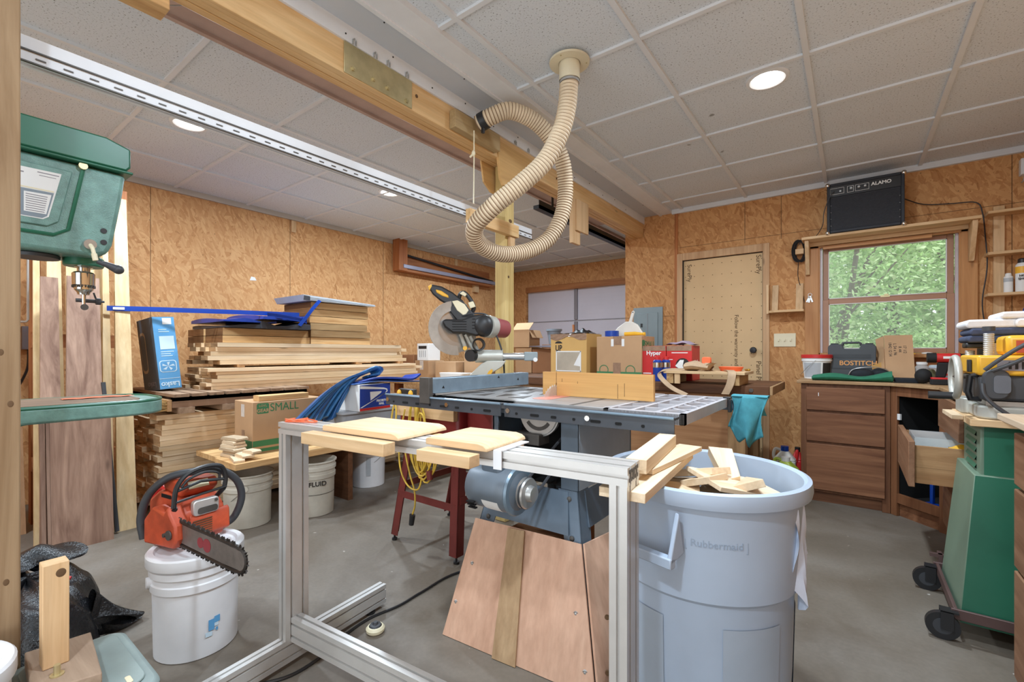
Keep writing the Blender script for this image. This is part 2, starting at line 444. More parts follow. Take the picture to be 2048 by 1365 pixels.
# ---------- setting ----------
struct('floor', MB().box(-4.96, 1.22, -1.5, 6.75, -.1, 0), m['concrete'])
struct('ceiling', MB().box(-4.96, 1.22, -1.5, 6.75, CE, CE+.1), m['tile'])
struct('wall_left', MB().box(-4.96, -4.86, -1.5, 6.75, 0, CE), m['osb_l'])
W0, W1, WZ0, WZ1 = -.235, .665, 1.10, 2.055
b = MB()
b.box(-2.02, -1.40, 4.82, 4.92, 0, CE); b.box(-1.40, -.66, 4.82, 4.92, 2.07, CE); b.box(-.66, W0, 4.82, 4.92, 0, CE)
b.box(W0, W1, 4.82, 4.92, 0, WZ0); b.box(W0, W1, 4.82, 4.92, WZ1, CE); b.box(W1, 1.22, 4.82, 4.92, 0, CE)
struct('wall_back', b, m['osb_b'])
struct('wall_return', MB().box(-2.02, -1.92, 4.92, 6.65, 0, CE), m['osb_l'])
b = MB(); b.box(-4.86, -2.02, 6.6, 6.75, 2.25, CE); b.box(-4.86, -4.6, 6.6, 6.75, 0, 2.25)
struct('wall_garage', b, m['osb_b'])
struct('wall_right', MB().box(1.12, 1.22, -1.5, 4.82, 0, CE), m['osb_l'])
b = MB(); b.box(-4.86, -2.4, -1.5, -1.4, 0, CE); b.box(1.0, 1.12, -1.5, -1.4, 0, CE); b.box(-2.4, 1.0, -1.5, -1.4, 2.3, CE)  # unseen front wall; wide opening added to let daylight in behind the camera
struct('wall_front', b, m['osb_b'])
# wall trims: strips where ceiling meets wall, sheet battens
b = MB(); b.box(-4.86, -4.835, -1.4, 6.6, 2.55, CE); struct('trim_1', b, m['trimw'])
b = MB(); b.box(-1.5, 1.12, 4.79, 4.82, 2.555, CE); struct('trim_2', b, m['tbar'])
b = MB(); b.box(-4.835, -2.02, 6.575, 6.6, 2.555, CE); struct('trim_3', b, m['trimw'])
struct('trim_4', MB().box(-1.475, -1.445, 4.805, 4.82, 0, 2.555), m['cedar'])
b = MB()
for y in (.07,1.29,2.51,3.73,4.95): b.box(-4.859, -4.8575, y, y+.003, 0, 2.55)
struct('trim_5', b, m['inkb'])
b = MB()
for x in (-.82, -.52): b.box(x, x+.004, 4.8185, 4.8195, 2.16, 2.555)
b.box(-1.44, 1.1, 4.8185, 4.8195, 2.2, 2.203); b.box(.93, .934, 4.8185, 4.8195, 1.3, 2.555); b.box(-2.02, -1.47, 4.8185, 4.8195, 1.5, 1.503)
struct('trim_6', b, m['inkb'])
struct('trim_7', MB().box(-4.6, -2.02, 6.57, 6.6, 2.16, 2.255), m['cedarx'])
# small cleats on the left wall
for y in (2.52, 5.05):
    solo('wall_cleat', 'short pine cleat nailed high on the %s of the left strand board wall' % ('near half' if y < 3 else 'far end'), 'wood block',
         MB().box(-4.859, -4.84, y, y+.05, 2.42, 2.545), m['pinez'], (-4.85, y+.025, 2.42))
# ceiling grid
b = MB(); z0 = CE-.014
XR = [-1.397, -.805, -.18, .43, 1.035]; XL = [-2.39, -2.99, -3.60, -4.215]
YS = [.86+.605*k for k in range(-3, 10)]
for x in XR: b.box(x-.013, x+.013, -1.4, 4.79, z0, CE)
for x in XL: b.box(x-.013, x+.013, -1.4, 6.575, z0, CE)
for y in YS:
    if y < 4.75: b.box(-1.5, 1.12, y-.012, y+.012, z0+.002, CE)
    b.box(-4.835, -2.36, y-.012, y+.012, z0+.002, CE)
struct('trim_8', b, m['tbar'])
# drywall soffit strip beside the beam with white edge strips
b = MB(); b.box(-1.80, -1.62, -1.4, 4.82, 2.582, CE); struct('trim_9', b, m['soffit'])
b = MB(); b.box(-1.825, -1.80, -1.4, 4.82, 2.508, CE); struct('trim_10', b, m['white'])
b = MB(); b.box(-1.62, -1.50, -1.4, 4.82, 2.572, CE); b.box(-1.632, -1.612, -1.4, 4.82, 2.562, CE); struct('trim_11', b, m['white'])
b = MB(); b.box(-2.37, -1.93, -1.4, 4.82, 2.585, CE); b.box(-2.385, -2.36, -1.4, 6.5, 2.57, CE)
struct('trim_12', b, plain('ledger_pink', (186,160,148), .7, 0, .1, 6))
# tiny nails in the white strips
b = MB()
for k in range(16):
    y = .4+k*.26; b.ball((-1.799, y, 2.55+.015*(-1)**k), .004, 6, 4)
    if k % 2: b.ball((-1.66, y+.1, 2.582), .004, 6, 4)
struct('trim_13', b, m['dark'])

# ---------- beam with its plate, post and gussets ----------
t = Thing('ceiling_beam', 'long laminated pine beam running overhead from front to the back wall', 'beam', (-1.87, 1.7, 2.365))
for i in range(3):
    x0 = -1.93+.04*i
    t.p('ply', MB().box(x0+.0015, x0+.0385, -1.4, 4.81, 2.365+.002*(i % 2), 2.51), m['pine'], w=True, bev=.003)
b = MB().box(-1.81, -1.805, 1.176, 1.566, 2.367, 2.507); pl = t.p('splice_plate', b, m['zinc'], w=True, bev=.002, label='yellow zinc steel splice plate')
for y, z in ((1.22,2.40),(1.33,2.405),(1.41,2.402),(1.53,2.392)):
    t.p('bolt', MB().cyl((-1.806,y,z),(-1.797,y,z),.011,n=6).cyl((-1.797,y,z),(-1.792,y,z),.006,n=8), m['zinc'], pl, w=True)
for y in (1.222,1.335,1.41,1.525,2.45,2.60):
    pts = [(-1.795, y-.008, 2.505), (-1.795, y-.008, 2.525), (-1.795, y, 2.533), (-1.795, y+.008, 2.525), (-1.795, y+.008, 2.505)]
    t.p('hanger_clip', MB().tube(pts, .0035, 6), m['steel'], w=True)
for y, a in ((1.6,0),(1.85,1),(3.0,0)):
    t.p('knot', MB().lathe([(.0,.0),(.009,.0005),(.007,.001)], 10), m['inkb']).matrix_local = t.W.inverted() @ Matrix.Translation((-1.8095,y,2.45-.04*a)) @ Matrix.Rotation(R(90),4,'Y')
solo('hose_block', 'grey weathered wood block screwed to the beam behind the hose end', 'wood block', MB().box(-1.809, -1.762, 1.84, 2.24, 2.375, 2.475), wood('block_grey', (196,172,130), (168,142,100), 'y', .8, .7, .05), (-1.79, 2.04, 2.375), bev=.003)
t = Thing('support_post', 'square pale timber post standing under the beam mid room', 'post', (-1.869, 2.424, 0))
t.p('shaft', MB().box(-1.913, -1.825, 2.377, 2.471, 0, 2.363), m['postw'], w=True, bev=.004)
t.p('knot', MB().ball((-1.8245, 2.43, 1.995), (.002,.018,.012)), m['inkb'], w=True)
t.p('knot', MB().ball((-1.8245, 2.41, 1.62), (.002,.009,.009)), m['inkb'], w=True)
def gusset(lab, x0, x1, poly, name='gusset_plate'):
    solo(name, lab, 'gusset', MB().prism(poly, x0, x1, 'x'), m['ply2'], (x0, poly[0][0], poly[0][1]), bev=.001)
m['ply2'] = wood('plywood_gusset', (228,188,128), (206,162,102), 'y', .5, .6, .04, False)
gusset('tan plywood gusset joining the post to the near face of the beam', -1.823, -1.809+.006, [(2.26,2.47),(2.30,2.24),(2.33,2.20),(2.50,2.22),(2.66,2.44),(2.66,2.47)])
gusset('tan plywood gusset on the far face of the beam above the post', -1.945, -1.932, [(2.26,2.36),(2.285,2.24),(2.36,2.19),(2.46,2.19),(2.56,2.36),(2.56,2.47),(2.26,2.47)])
t = Thing('hanging_bracket', 'stub of pine boards hanging under the far half of the beam', 'wood bracket', (-1.81, 3.35, 2.0))
t.p('long_board', MB().box(-1.83,-1.80,3.23,3.36,2.005,2.364), m['pinez'], w=True, bev=.002)
t.p('short_board', MB().box(-1.799,-1.78,3.27,3.47,2.11,2.364), m['pinez'], w=True, bev=.002)
t = Thing('cross_arm', 'short pine cross arm nailed across the post under the hose', 'wood arm', (-1.80, 2.2, 1.93))
t.p('arm', MB().box(-1.824,-1.786,1.99,2.475,1.885,1.965), m['pine'], w=True, bev=.002)
t.p('cleat', MB().box(-1.824,-1.80,2.40,2.45,1.80,1.884), m['pinez'], w=True, bev=.002)
# aluminium rail hung at head height
t = Thing('sliding_rail', 'long white metal rail running overhead parallel to the beam', 'rail', (-1.96, 1.5, 1.97))
b = MB(); b.box(-1.985,-1.945,.20,2.86,2.040,2.052); b.box(-1.985,-1.981,.20,2.86,1.985,2.040)
b.box(-1.985,-1.972,.20,2.86,1.975,1.985); b.box(-1.958,-1.945,.20,2.86,1.975,1.985); b.box(-1.949,-1.945,.20,2.86,1.985,2.040)
t.p('channel', b, m['white'], w=True)
b = MB(); b.box(-1.944,-1.938,.20,2.86,2.008,2.012); b.box(-1.944,-1.935,.20,2.86,1.972,1.976)
for k in range(44): b.box(-1.944,-1.942,.24+k*.06,.262+k*.06,1.9895,1.9935)
t.p('slots', b, m['alud'], w=True)
# near post with block
t = Thing('near_post', 'rough weathered timber post cropped by the left edge of the view', 'post', (-1.87, .195, 0))
t.p('shaft', MB().box(-1.915,-1.825,.105,.197,0,2.363), m['postold'], w=True, bev=.004)
for y_, z_ in ((.16,1.12),(.178,.98),(.17,.5)): t.p('knot', MB().ball((-1.8248,y_,z_),(.0008,.006,.009)), m['inkb'], w=True)

solo('rail_block', 'short pine block on the near post holding the rail end', 'wood block', MB().box(-1.95,-1.916,.15,.20,1.86,1.972), m['pinez'], (-1.93,.18,1.86), bev=.002)
solo('wood_cleat', 'dark wood cleat screwed under the near end of the beam', 'wood block', MB().box(-1.99,-1.90,.28,.56,2.31,2.3645), m['timber'], (-1.95,.42,2.31), bev=.003)
# recessed lamps
def downlight(x, y, lab):
    t = Thing('recessed_light', lab, 'ceiling light', (x, y, CE), group='recessed ceiling lights')
    t.p('trim_ring', MB().lathe([(.105,-.001),(.103,-.008),(.086,-.011),(.074,-.004),(.074,-.001)], 32, cap=False), m['white'])
    t.p('lens', MB().lathe([(.074,-.004),(.06,-.007),(.0001,-.008)], 28, cap=False), m['lamp'])
    ld = bpy.data.lights.new('downlight', 'AREA'); ld.shape = 'DISK'; ld.size = .14; ld.energy = LAMP; ld.color = (.75,.88,1)
    lo = bpy.data.objects.new('downlight', ld); COL.objects.link(lo); lo.location = (x, y, CE-.016)
LAMP = 41
downlight(-.366, 2.80, 'glowing recessed light in the ceiling right of the beam')
downlight(-3.42, 2.70, 'glowing recessed light in the far left ceiling beyond the rail')
downlight(-3.434, 1.114, 'glowing recessed light half hidden behind the overhead rail')
# lamps of the same row that the view does not reach
for x, y in ((-.366,.9),(-.366,-.7),(-3.35,-.5),(-3.42,4.6)):
    ld = bpy.data.lights.new('downlight', 'AREA'); ld.shape = 'DISK'; ld.size = .14; ld.energy = LAMP; ld.color = (.75,.88,1)
    lo = bpy.data.objects.new('downlight', ld); COL.objects.link(lo); lo.location = (x, y, CE-.016)

# ---------- garage door ----------
t = Thing('garage_door', 'pale sectional garage door at the far end of the bay', 'garage door', (-3.3, 6.65, 0))
for z in (0, .55, 1.10, 1.65):
    b = MB(); b.box(-4.59,-2.03,6.64,6.68,z,z+.535)
    for k in range(8): b.box(-4.59,-2.03,6.638,6.64,z+.04+k*.062,z+.043+k*.062)
    t.p('panel', b, m['gdoor'], w=True)
for x in (-3.66,):
    for z in (0, .55, 1.10, 1.65): t.p('stile', MB().box(x,x+.06,6.615,6.637,z+.01,z+.525), m['gdoord'], w=True)
for z in (.535,1.085,1.635): t.p('joint', MB().box(-4.59,-2.03,6.63,6.637,z,z+.015), m['gdoord'], w=True)
t = Thing('door_track', 'dark steel garage door track hung under the ceiling beside the wall corner', 'track', (-2.1, 5.5, 2.4))
t.p('rail', MB().box(-2.16,-2.10,3.2,6.5,2.33,2.36).box(-2.105,-2.10,3.2,6.5,2.33,2.40), m['black'], w=True)
for y in (3.4, 5.2): t.p('hanger', MB().box(-2.105,-2.10,y,y+.03,2.40,2.598), m['black'], w=True)

# ---------- back wall: door, panel, switch ----------
t = Thing('door_1', 'tan plywood faced door with black knob in the back wall', 'door', (-1.03, 4.83, 0)); t.e['kind'] = 'structure'
t.p('door_leaf', MB().box(-1.392,-.668,4.835,4.875,.012,2.06), m['ply'], w=True)
b = MB()
for i in range(9):
    for k in range(18): b.lathe([(.0045,0),(.002,-.001)], 6, (-1.372+i*.086, 4.8345, .1+k*.112), False)
b.v = [Vector((p.x, 4.8345, p.z)) if True else p for p in b.v]
b2 = MB()
for i in range(9):
    for k in range(18): b2.cyl((-1.372+i*.0865,4.8352,.1+k*.112),(-1.372+i*.0865,4.8342,.1+k*.112),.0042,n=6)
t.p('nail_heads', b2, m['inkb'], w=True)
b = MB(); b.box(-1.45,-1.395,4.80,4.83,0,2.135); b.box(-.665,-.61,4.80,4.83,0,2.135); b.box(-1.395,-.665,4.80,4.83,2.063,2.135)
t.p('door_frame', b, wood('door_casing', (216,180,140), (190,148,108), 'z', .7, .6, .05), w=True, bev=.003)
b = MB(); b.box(-1.395,-1.39,4.805,4.85,0,2.063); b.box(-.668,-.662,4.805,4.85,0,2.063); b.box(-1.39,-.668,4.82,4.85,2.058,2.064); t.p('weather_strip', b, m['blackm'], w=True)
k = t.p('knob', MB().lathe([(.022,0),(.022,.006),(.01,.01),(.01,.03),(.027,.04),(.03,.052),(.024,.064),(.0001,.067)], 20), m['black'])
k.matrix_local = t.W.inverted() @ Matrix.Translation((-.742,4.834,1.14)) @ Matrix.Rotation(R(90),4,'X')
t.p('hinge', MB().box(-1.40,-1.388,4.822,4.834,1.55,1.66), m['black'], w=True)
for x, z, s in ((-1.335,1.93,'SurePly'),(-.705,1.95,'SurePly')): text(t, 'lettering', s, .06, (x,4.8335,z), (0,0,-1), (1,0,0), m['inkb'])
text(t, 'lettering', 'Follow the warranty and installation', .05, (-.895,4.8335,1.12), (0,0,-1), (1,0,0), m['inkb'])
text(t, 'lettering', 'Panel Ply', .06, (-.705,4.8335,.93), (0,0,-1), (1,0,0), m['inkb'])
t = Thing('electric_panel', 'grey metal breaker panel box set in the strand board beside the door', 'electric panel', (-1.76, 4.81, 1.2))
t.p('frame', MB().box(-1.92,-1.60,4.805,4.819,.9,1.603), m['panel'], w=True, bev=.003)
t.p('door_panel', MB().box(-1.87,-1.65,4.797,4.8045,.95,1.545), m['panel'], w=True, bev=.003)
t.p('seam', MB().box(-1.762,-1.758,4.7955,4.7968,.96,1.535), m['gdoord'], w=True)
t.p('latch', MB().box(-1.835,-1.815,4.792,4.797,1.39,1.43), m['black'], w=True)
t = Thing('light_switch', 'ivory three gang light switch plate beside the window frame', 'light switch', (-.49, 4.815, 1.23))
t.p('plate', MB().box(-.576,-.403,4.811,4.819,1.17,1.292), m['ivory'], w=True, bev=.003)
for x in (-.537,-.49,-.443): t.p('toggle', MB().box(x-.005,x+.005,4.798,4.811,1.222,1.242), m['ivory'], w=True)
# ---------- window ----------
t = Thing('window_1', 'double hung wooden window in the back wall looking onto woods', 'window', (.215, 4.86, 1.1)); t.e['kind'] = 'structure'
b = MB(); b.box(W0,W0+.012,4.80,4.92,WZ0,WZ1); b.box(W1-.012,W1,4.80,4.92,WZ0,WZ1); b.box(W0,W1,4.80,4.92,WZ1-.012,WZ1); b.box(W0,W1,4.80,4.92,WZ0,WZ0+.014)
t.p('jamb', b, m['wintrim'], w=True)
b = MB(); b.box(W0+.012,W0+.03,4.83,4.86,WZ0+.014,WZ1-.012); b.box(W1-.03,W1-.012,4.83,4.86,WZ0+.014,WZ1-.012); t.p('jamb_liner', b, plain('liner_grey', (196,186,190), .4), w=True)
def sash(z0, z1, y0, fw, label):
    x0, x1 = W0+.03, W1-.03; b = MB()
    b.box(x0,x0+fw,y0,y0+.03,z0,z1); b.box(x1-fw,x1,y0,y0+.03,z0,z1); b.box(x0+fw,x1-fw,y0,y0+.03,z0,z0+fw*.8); b.box(x0+fw,x1-fw,y0,y0+.03,z1-fw*.8,z1)
    s = t.p('sash', b, m['sash'], w=True, bev=.003, label=label)
    b = MB(); i = fw; e = .006
    b.box(x0+i,x0+i+e,y0-.002,y0+.02,z0+fw*.8,z1-fw*.8); b.box(x1-i-e,x1-i,y0-.002,y0+.02,z0+fw*.8,z1-fw*.8); b.box(x0+i,x1-i,y0-.002,y0+.02,z0+fw*.8,z0+fw*.8+e); b.box(x0+i,x1-i,y0-.002,y0+.02,z1-fw*.8-e,z1-fw*.8)
    t.p('glazing_bead', b, m['paper'], s, w=True)
    t.p('pane', MB().box(x0+fw,x1-fw,y0+.012,y0+.016,z0+fw*.8,z1-fw*.8), m['glass'], s, w=True)
sash(1.555, 2.04, 4.875, .04, 'upper sash'); sash(1.115, 1.575, 4.842, .045, 'lower sash')
t.p('sash_lock', MB().box(.19,.25,4.838,4.87,1.575,1.59).box(.215,.24,4.83,4.85,1.59,1.60), m['zinc'], w=True)
b = MB(); b.box(-.335,W0+.004,4.795,4.82,.95,2.075); t.p('casing', b, m['wintrim'], w=True, bev=.003)
b = MB(); b.box(W1-.004,.755,4.795,4.82,.95,2.075); t.p('casing', b, m['wintrim'], w=True, bev=.003)
b = MB(); b.box(-.335,.755,4.795,4.82,2.03,2.077); t.p('casing', b, m['wintrimx'], w=True, bev=.003)
b = MB(); b.box(-.34,.76,4.73,4.822,1.078,1.102); t.p('sill', b, m['wintrimx'], w=True, bev=.003)
b = MB(); b.box(-.335,.755,4.80,4.82,.95,1.077); t.p('apron', b, m['cedarx'], w=True, bev=.003)
b = MB(); b.box(-.2,.5,4.778,4.7945,2.012,2.04); t.p('stop_strip', b, m['wintrimx'], w=True, bev=.002)
# shelf over the window
t = Thing('window_shelf', 'pine shelf with end brackets above the window carrying the amplifier', 'shelf', (.21, 4.7, 2.08))
t.p('shelf_board', MB().box(-.345,.745,4.60,4.82,2.078,2.10), m['pinex'], w=True, bev=.002)
t.p('shelf_rail', MB().box(-.30,.70,4.765,4.792,2.045,2.077), m['pinex'], w=True, bev=.002)
for x in (-.325, .70):
    t.p('bracket', MB().prism([(4.794,1.80),(4.794,2.077),(4.63,2.077),(4.63,2.05),(4.76,1.80)], x, x+.03, 'x'), m['pinez'], w=True, bev=.002)
# amplifier
t = Thing('guitar_amplifier', 'black guitar amplifier standing on the shelf above the window', 'amplifier', (.08, 4.68, 2.101), rz=0)
x0, x1, y0, z0, z1 = -.165, .325, 4.582, 2.1015, 2.506
t.p('cabinet', MB().box(x0,x1,y0+.02,4.79,z0,z1).box(x0,x0+.022,y0,y0+.02,z0,z1).box(x1-.022,x1,y0,y0+.02,z0,z1).box(x0+.022,x1-.022,y0,y0+.02,z0,z0+.022).box(x0+.022,x1-.022,y0,y0+.02,z1-.022,z1), plain('tolex', (36,40,48), .6, 0, .1, 40, .3), w=True, bev=.004)
g = MB(); g.box(x0+.023,x1-.023,y0+.008,y0+.0195,z0+.023,z0+.295)
for k in range(27): g.box(x0+.024,x1-.024,y0+.006,y0+.008,z0+.028+k*.0098,z0+.031+k*.0098)
t.p('grille', g, m['grille'], w=True)
cp = t.p('control_panel', MB().box(x0+.023,x1-.023,y0+.004,y0+.0195,z0+.297,z1-.023), m['black'], w=True)
for k, xx in enumerate((-.005,.045,.085)): t.p('dial', MB().cyl((xx,y0+.004,z1-.062),(xx,y0-.012,z1-.062),.011,.008,14), m['steel'], cp, w=True)
t.p('jack', MB().cyl((-.075,y0+.004,z1-.07),(-.075,y0-.004,z1-.07),.007,n=12), m['steel'], cp, w=True)
fr = MB()
for a0, a1 in ((-.145,-.05),(-.03,.012),(.022,.11)):
    for q in ((a0,a1,z1-.09,z1-.088),(a0,a1,z1-.042,z1-.04),(a0,a0+.002,z1-.09,z1-.04),(a1-.002,a1,z1-.09,z1-.04)): fr.box(q[0],q[1],y0+.0025,y0+.004,q[2],q[3])
t.p('outline', fr, m['paper'], cp, w=True)
text(t, 'lettering', 'ALAMO', .036, (.185,y0+.003,z1-.056), (1,0,0), (0,0,1), m['paper'], cp, bold=.001)
for cx in (x0+.004,x1-.004):
    for cz in (z0+.006,z1-.006): t.p('corner_guard', MB().ball((cx,y0+.006,cz),(.017,.012,.017),10,6), m['chrome'], w=True)
b = MB()
for cx in (x0+.028,x1-.028):
    for k in range(4): b.ball((cx,y0+.004,z0+.06+k*.055),.003,6,4)
t.p('screws', b, m['steel'], w=True)
t.p('carry_handle', MB().tube([(-.0,4.69,z1),(.02,4.69,z1+.02),(.08,4.69,z1+.026),(.14,4.69,z1+.02),(.16,4.69,z1)], .006, 8), m['rubber'], w=True)
solo('instrument_cable', 'thin grey cord plugged into the amplifier front with a red plug', 'cord', MB().tube(spline([(-.115,4.576,2.438),(-.135,4.55,2.41),(-.16,4.54,2.35),(-.185,4.54,2.26),(-.195,4.57,2.17),(-.255,4.70,2.112),(-.35,4.77,2.11),(-.375,4.785,2.08)],6), .003, 6), m['rubber'], (-.19,4.5,2.31))
solo('amp_cable', 'thin black cable drooping from the amplifier to the shelf end', 'cord', MB().tube(spline([(.327,4.72,2.33),(.45,4.79,2.28),(.6,4.79,2.255),(.74,4.78,2.235),(.775,4.78,2.15),(.79,4.785,1.98),(.80,4.785,1.75),(.775,4.785,1.5),(.79,4.785,1.32),(.82,4.78,1.2)],6), .004, 6), m['black'], (.78,4.81,1.6))
# cord coil on a hook
b = MB()
for k in range(7):
    pts = [(-.365+.045*math.cos(a)+.004*k*math.sin(k), 4.785-.004*k, 2.02+(.085+.006*(k % 3))*math.sin(a)) for a in [2*PI*i/20 for i in range(20)]]
    b.tube(pts, .005, 6, True)
b.tube(spline([(-.38,4.78,1.95),(-.385,4.79,1.8),(-.36,4.80,1.68),(-.335,4.80,1.56),(-.335,4.80,1.5)],6), .003, 6)
solo('cord_coil', 'coiled black cord hanging on the wall left of the window', 'cord', b, m['black'], (-.365,4.78,1.95))
solo('wood_hook', 'pine stub peg beside the upper left window corner holding cord', 'peg', MB().box(-.40,-.337,4.72,4.82,1.985,2.03), m['pinez'], (-.37,4.77,1.985), bev=.002)
t = Thing('key_ring', 'small bunch of keys hanging on a nail beside the window', 'keys', (-.295,4.79,1.6))
t.p('ring', MB().tube([(-.295+.014*math.cos(a),4.788,1.625+.014*math.sin(a)) for a in [2*PI*i/14 for i in range(14)]], .0018, 5, True), m['steel'], w=True)
for k, a in enumerate((-18, 8, 25)): t.p('key', MB().box(-.006,.006,-.0015,.0015,-.06,-.02).ball((0,0,-.012),(.012,.002,.012),8,5), m['steel']).matrix_local = Matrix.Translation((0,-.004+.003*k,.018)) @ Matrix.Rotation(R(a),4,'Y')
# corner shelf by the door
t = Thing('corner_shelf', 'small pine corner shelf with two uprights between door and window', 'shelf', (-.48,4.78,1.48))
t.p('shelf_board', MB().prism([(-.605,4.82),(-.605,4.72),(-.56,4.68),(-.335,4.68),(-.335,4.82)], 1.477, 1.497), m['pinex'], w=True, bev=.002)
t.p('upright', MB().prism([(4.82,1.497),(4.82,1.735),(4.80,1.735),(4.74,1.497)], -.585, -.535, 'x'), m['pinez'], w=True, bev=.002)
t.p('upright', MB().prism([(4.82,1.497),(4.82,1.735),(4.80,1.735),(4.74,1.497)], -.40, -.345, 'x'), m['pinez'], w=True, bev=.002)
t.p('side_plate', MB().box(-.625,-.606,4.72,4.82,1.47,1.735), m['pinez'], w=True, bev=.002)
# shelves right of the window
t = Thing('wall_shelf', 'open pine wall shelf with upright cleat right of the window', 'shelf', (.95,4.75,1.2))
t.p('upright', MB().box(.834,.892,4.795,4.82,.95,2.19), m['pinez'], w=True, bev=.002)
for z in (1.545, 1.84, 2.135): t.p('shelf_board', MB().box(.785,1.118,4.67,4.794,z-.02,z), m['pinex'], w=True, bev=.002)
def spray(name, lab, x, y, z, r, h, body, cap, band, group='cans on the wall shelf', txt=None):
    t = Thing(name, lab, 'spray can', (x,y,z), group=group)
    t.p('can_body', MB().lathe([(r*.96,0),(r,.004),(r,h*.8),(r*.72,h*.86)], 24), body)
    t.p('cap', MB().lathe([(r*.7,h*.86),(r*.68,h*.97),(r*.5,h),(.0001,h)], 20, cap=False), cap)
    lb = t.p('label_band', MB().lathe([(r+.0008,h*.55),(r+.0008,h*.75)], 24, cap=False), band)
    if txt: text(t, 'lettering', txt, r*.62, (-.0*r, -r-.0012, h*.42), (1,0,0), (0,0,1), m['ink'], w=False, bold=.0006)
    return t
spray('spray_can', 'white spray can with yellow band and black cap on shelf', .962, 4.71, 1.5455, .035, .235, m['paper'], m['black'], m['yellow'], txt='HOT\nSHOT')
spray('spray_can', 'slim white can left of the yellow banded can on shelf', .898, 4.735, 1.5455, .024, .14, m['paper'], m['paper'], m['tarpg'])
t = Thing('glue_bottle', 'cream glue bottle with blue nozzle cap beside the folded towels', 'glue bottle', (.985,4.72,1.19))
t.p('bottle', MB().lathe([(.04,0),(.042,.01),(.042,.16),(.03,.19),(.018,.2)], 24), m['ivory'])
t.p('cap', MB().lathe([(.022,.2),(.02,.23),(.01,.26),(.006,.275)], 16), m['bluep'])
t.p('label_band', MB().lathe([(.0428,.03),(.0428,.12)], 24, cap=False), m['yellow'])
solo('bottle_ledge', 'narrow pine ledge below the wall shelf holding the glue bottle', 'shelf', MB().box(.90,1.118,4.67,4.794,1.17,1.19), m['pinex'], (1.0,4.73,1.17), bev=.002)
t = Thing('wall_box', 'small white control box on the wall at upper right corner', 'control box', (1.0,4.80,2.45))
t.p('housing', MB().box(.965,1.09,4.76,4.82,2.385,2.5), m['white'], w=True, bev=.004)
t.p('wire', MB().tube(spline([(.99,4.80,2.385),(.985,4.80,2.35),(.975,4.80,2.335)],5), .004, 6), m['steel'], w=True)

# ---------- outside woods ----------
solo('ground_outside', 'green undergrowth floor of the woods outside the window', 'ground', MB().box(-14,16,6.9,32,-.4,-.3), m['ground'], (1,15,-.4), kind='stuff')
def leaves(n, c, r, sz):
    b = MB(); vs = b.v
    for _ in range(n):
        d = Vector((random.gauss(0,1), random.gauss(0,1), random.gauss(0,1))); d.normalize(); d *= random.random()**.33
        p = Vector(c) + Vector((d.x*r[0], d.y*r[1], d.z*r[2]))
        a = Vector((random.uniform(-1,1), random.uniform(-1,1), random.uniform(-.6,.6))).normalized(); q = a.orthogonal().normalized()
        q = Matrix.Rotation(random.uniform(0,6.28),3,a) @ q; s = sz*random.uniform(.6,1.3); o = len(vs)
        vs += [p-a*s, p+q*s*.45, p+a*s, p-q*s*.45]; b.f.append((o,o+1,o+2,o+3)); b.m.append(0 if random.random() < .6 else 1)
    return b
def tree(lab, x, y, h, r, crown, lean=0):
    t = Thing('woodland_tree', lab, 'tree', (x,y,-.3), group='trees outside the window')
    t.p('trunk', MB().tube([(0,0,0),(lean*.3,0,h*.3),(lean*.7,.1,h*.65),(lean,.0,h)], [r,r*.85,r*.6,r*.25], 10).tube([(lean*.35,0,h*.38),(lean*.35+.8,.2,h*.6)],[r*.4,r*.15],6).tube([(lean*.3,0,h*.3),(lean*.3-.7,-.2,h*.55)],[r*.4,r*.12],6), m['bark'])
    t.p('foliage', leaves(*crown), [m['leaf'], m['leafl']], smooth=False)
tree('slim grey trunked tree seen through the left part of the window', -.25, 8.2, 5, .05, (4200,(0,0,3.2),(1.4,1.2,1.5),.045), .5)
tree('leaning thin tree crossing the left window panes diagonally', -.75, 9.6, 5.5, .06, (4600,(.8,.3,3.4),(1.7,1.3,1.7),.05), 1.7)
tree('straight dark trunked tree seen through the right part of the window', 1.75, 10.5, 6, .12, (6000,(0,.2,3.6),(1.9,1.5,2.0),.055))
tree('broad leafy tree filling the middle of the window view', .7, 12.5, 7, .12, (8000,(0,0,3.4),(2.6,1.6,2.8),.075))
tree('pale leafy tree behind the others at the left edge of the window', -2.2, 13, 7, .12, (6000,(0,0,3.4),(2.4,1.6,2.9),.08))
tree('tall leafy tree behind the others at the right edge of the window', 3.6, 13.5, 7, .13, (6000,(0,0,3.2),(2.4,1.6,2.9),.08))
def shrub(lab, x, y, r):
    solo('shrub', lab, 'shrub', leaves(5200, (x,y,-.3+r[2]*.8), r, .036), [m['leaf'], m['leafl']], (x,y,-.3), group='shrubs outside the window', smooth=False)
shrub('pale green shrub just outside the left half of the window', -.35, 7.8, (1.0,.7,1.0)); shrub('pale green shrub just outside the right half of the window', 1.2, 8.4, (1.1,.8,1.05)); shrub('low shrub between the two nearest shrubs outside', .4, 9.4, (1.2,.8,1.1))
b = leaves(22000, (.5,17,2.5), (8.5,1.8,4.2), .16)
solo('treeline', 'dense green wall of foliage closing the woods beyond the trees', 'foliage', b, [m['leaf'], m['leafl']], (.5,17,-.3), kind='stuff', smooth=False)

# ---------- lighting ----------
w = bpy.data.worlds.new('World'); SC.world = w; w.use_nodes = True
w.node_tree.nodes['Background'].inputs[0].default_value = (.90,.96,1.0,1); w.node_tree.nodes['Background'].inputs[1].default_value = 2.4
SC.view_settings.view_transform = 'Standard'; SC.view_settings.look = 'None'; SC.view_settings.gamma = 1; SC.view_settings.exposure = 0
SC.view_settings.use_curve_mapping = False
SC.cycles.adaptive_threshold = .02
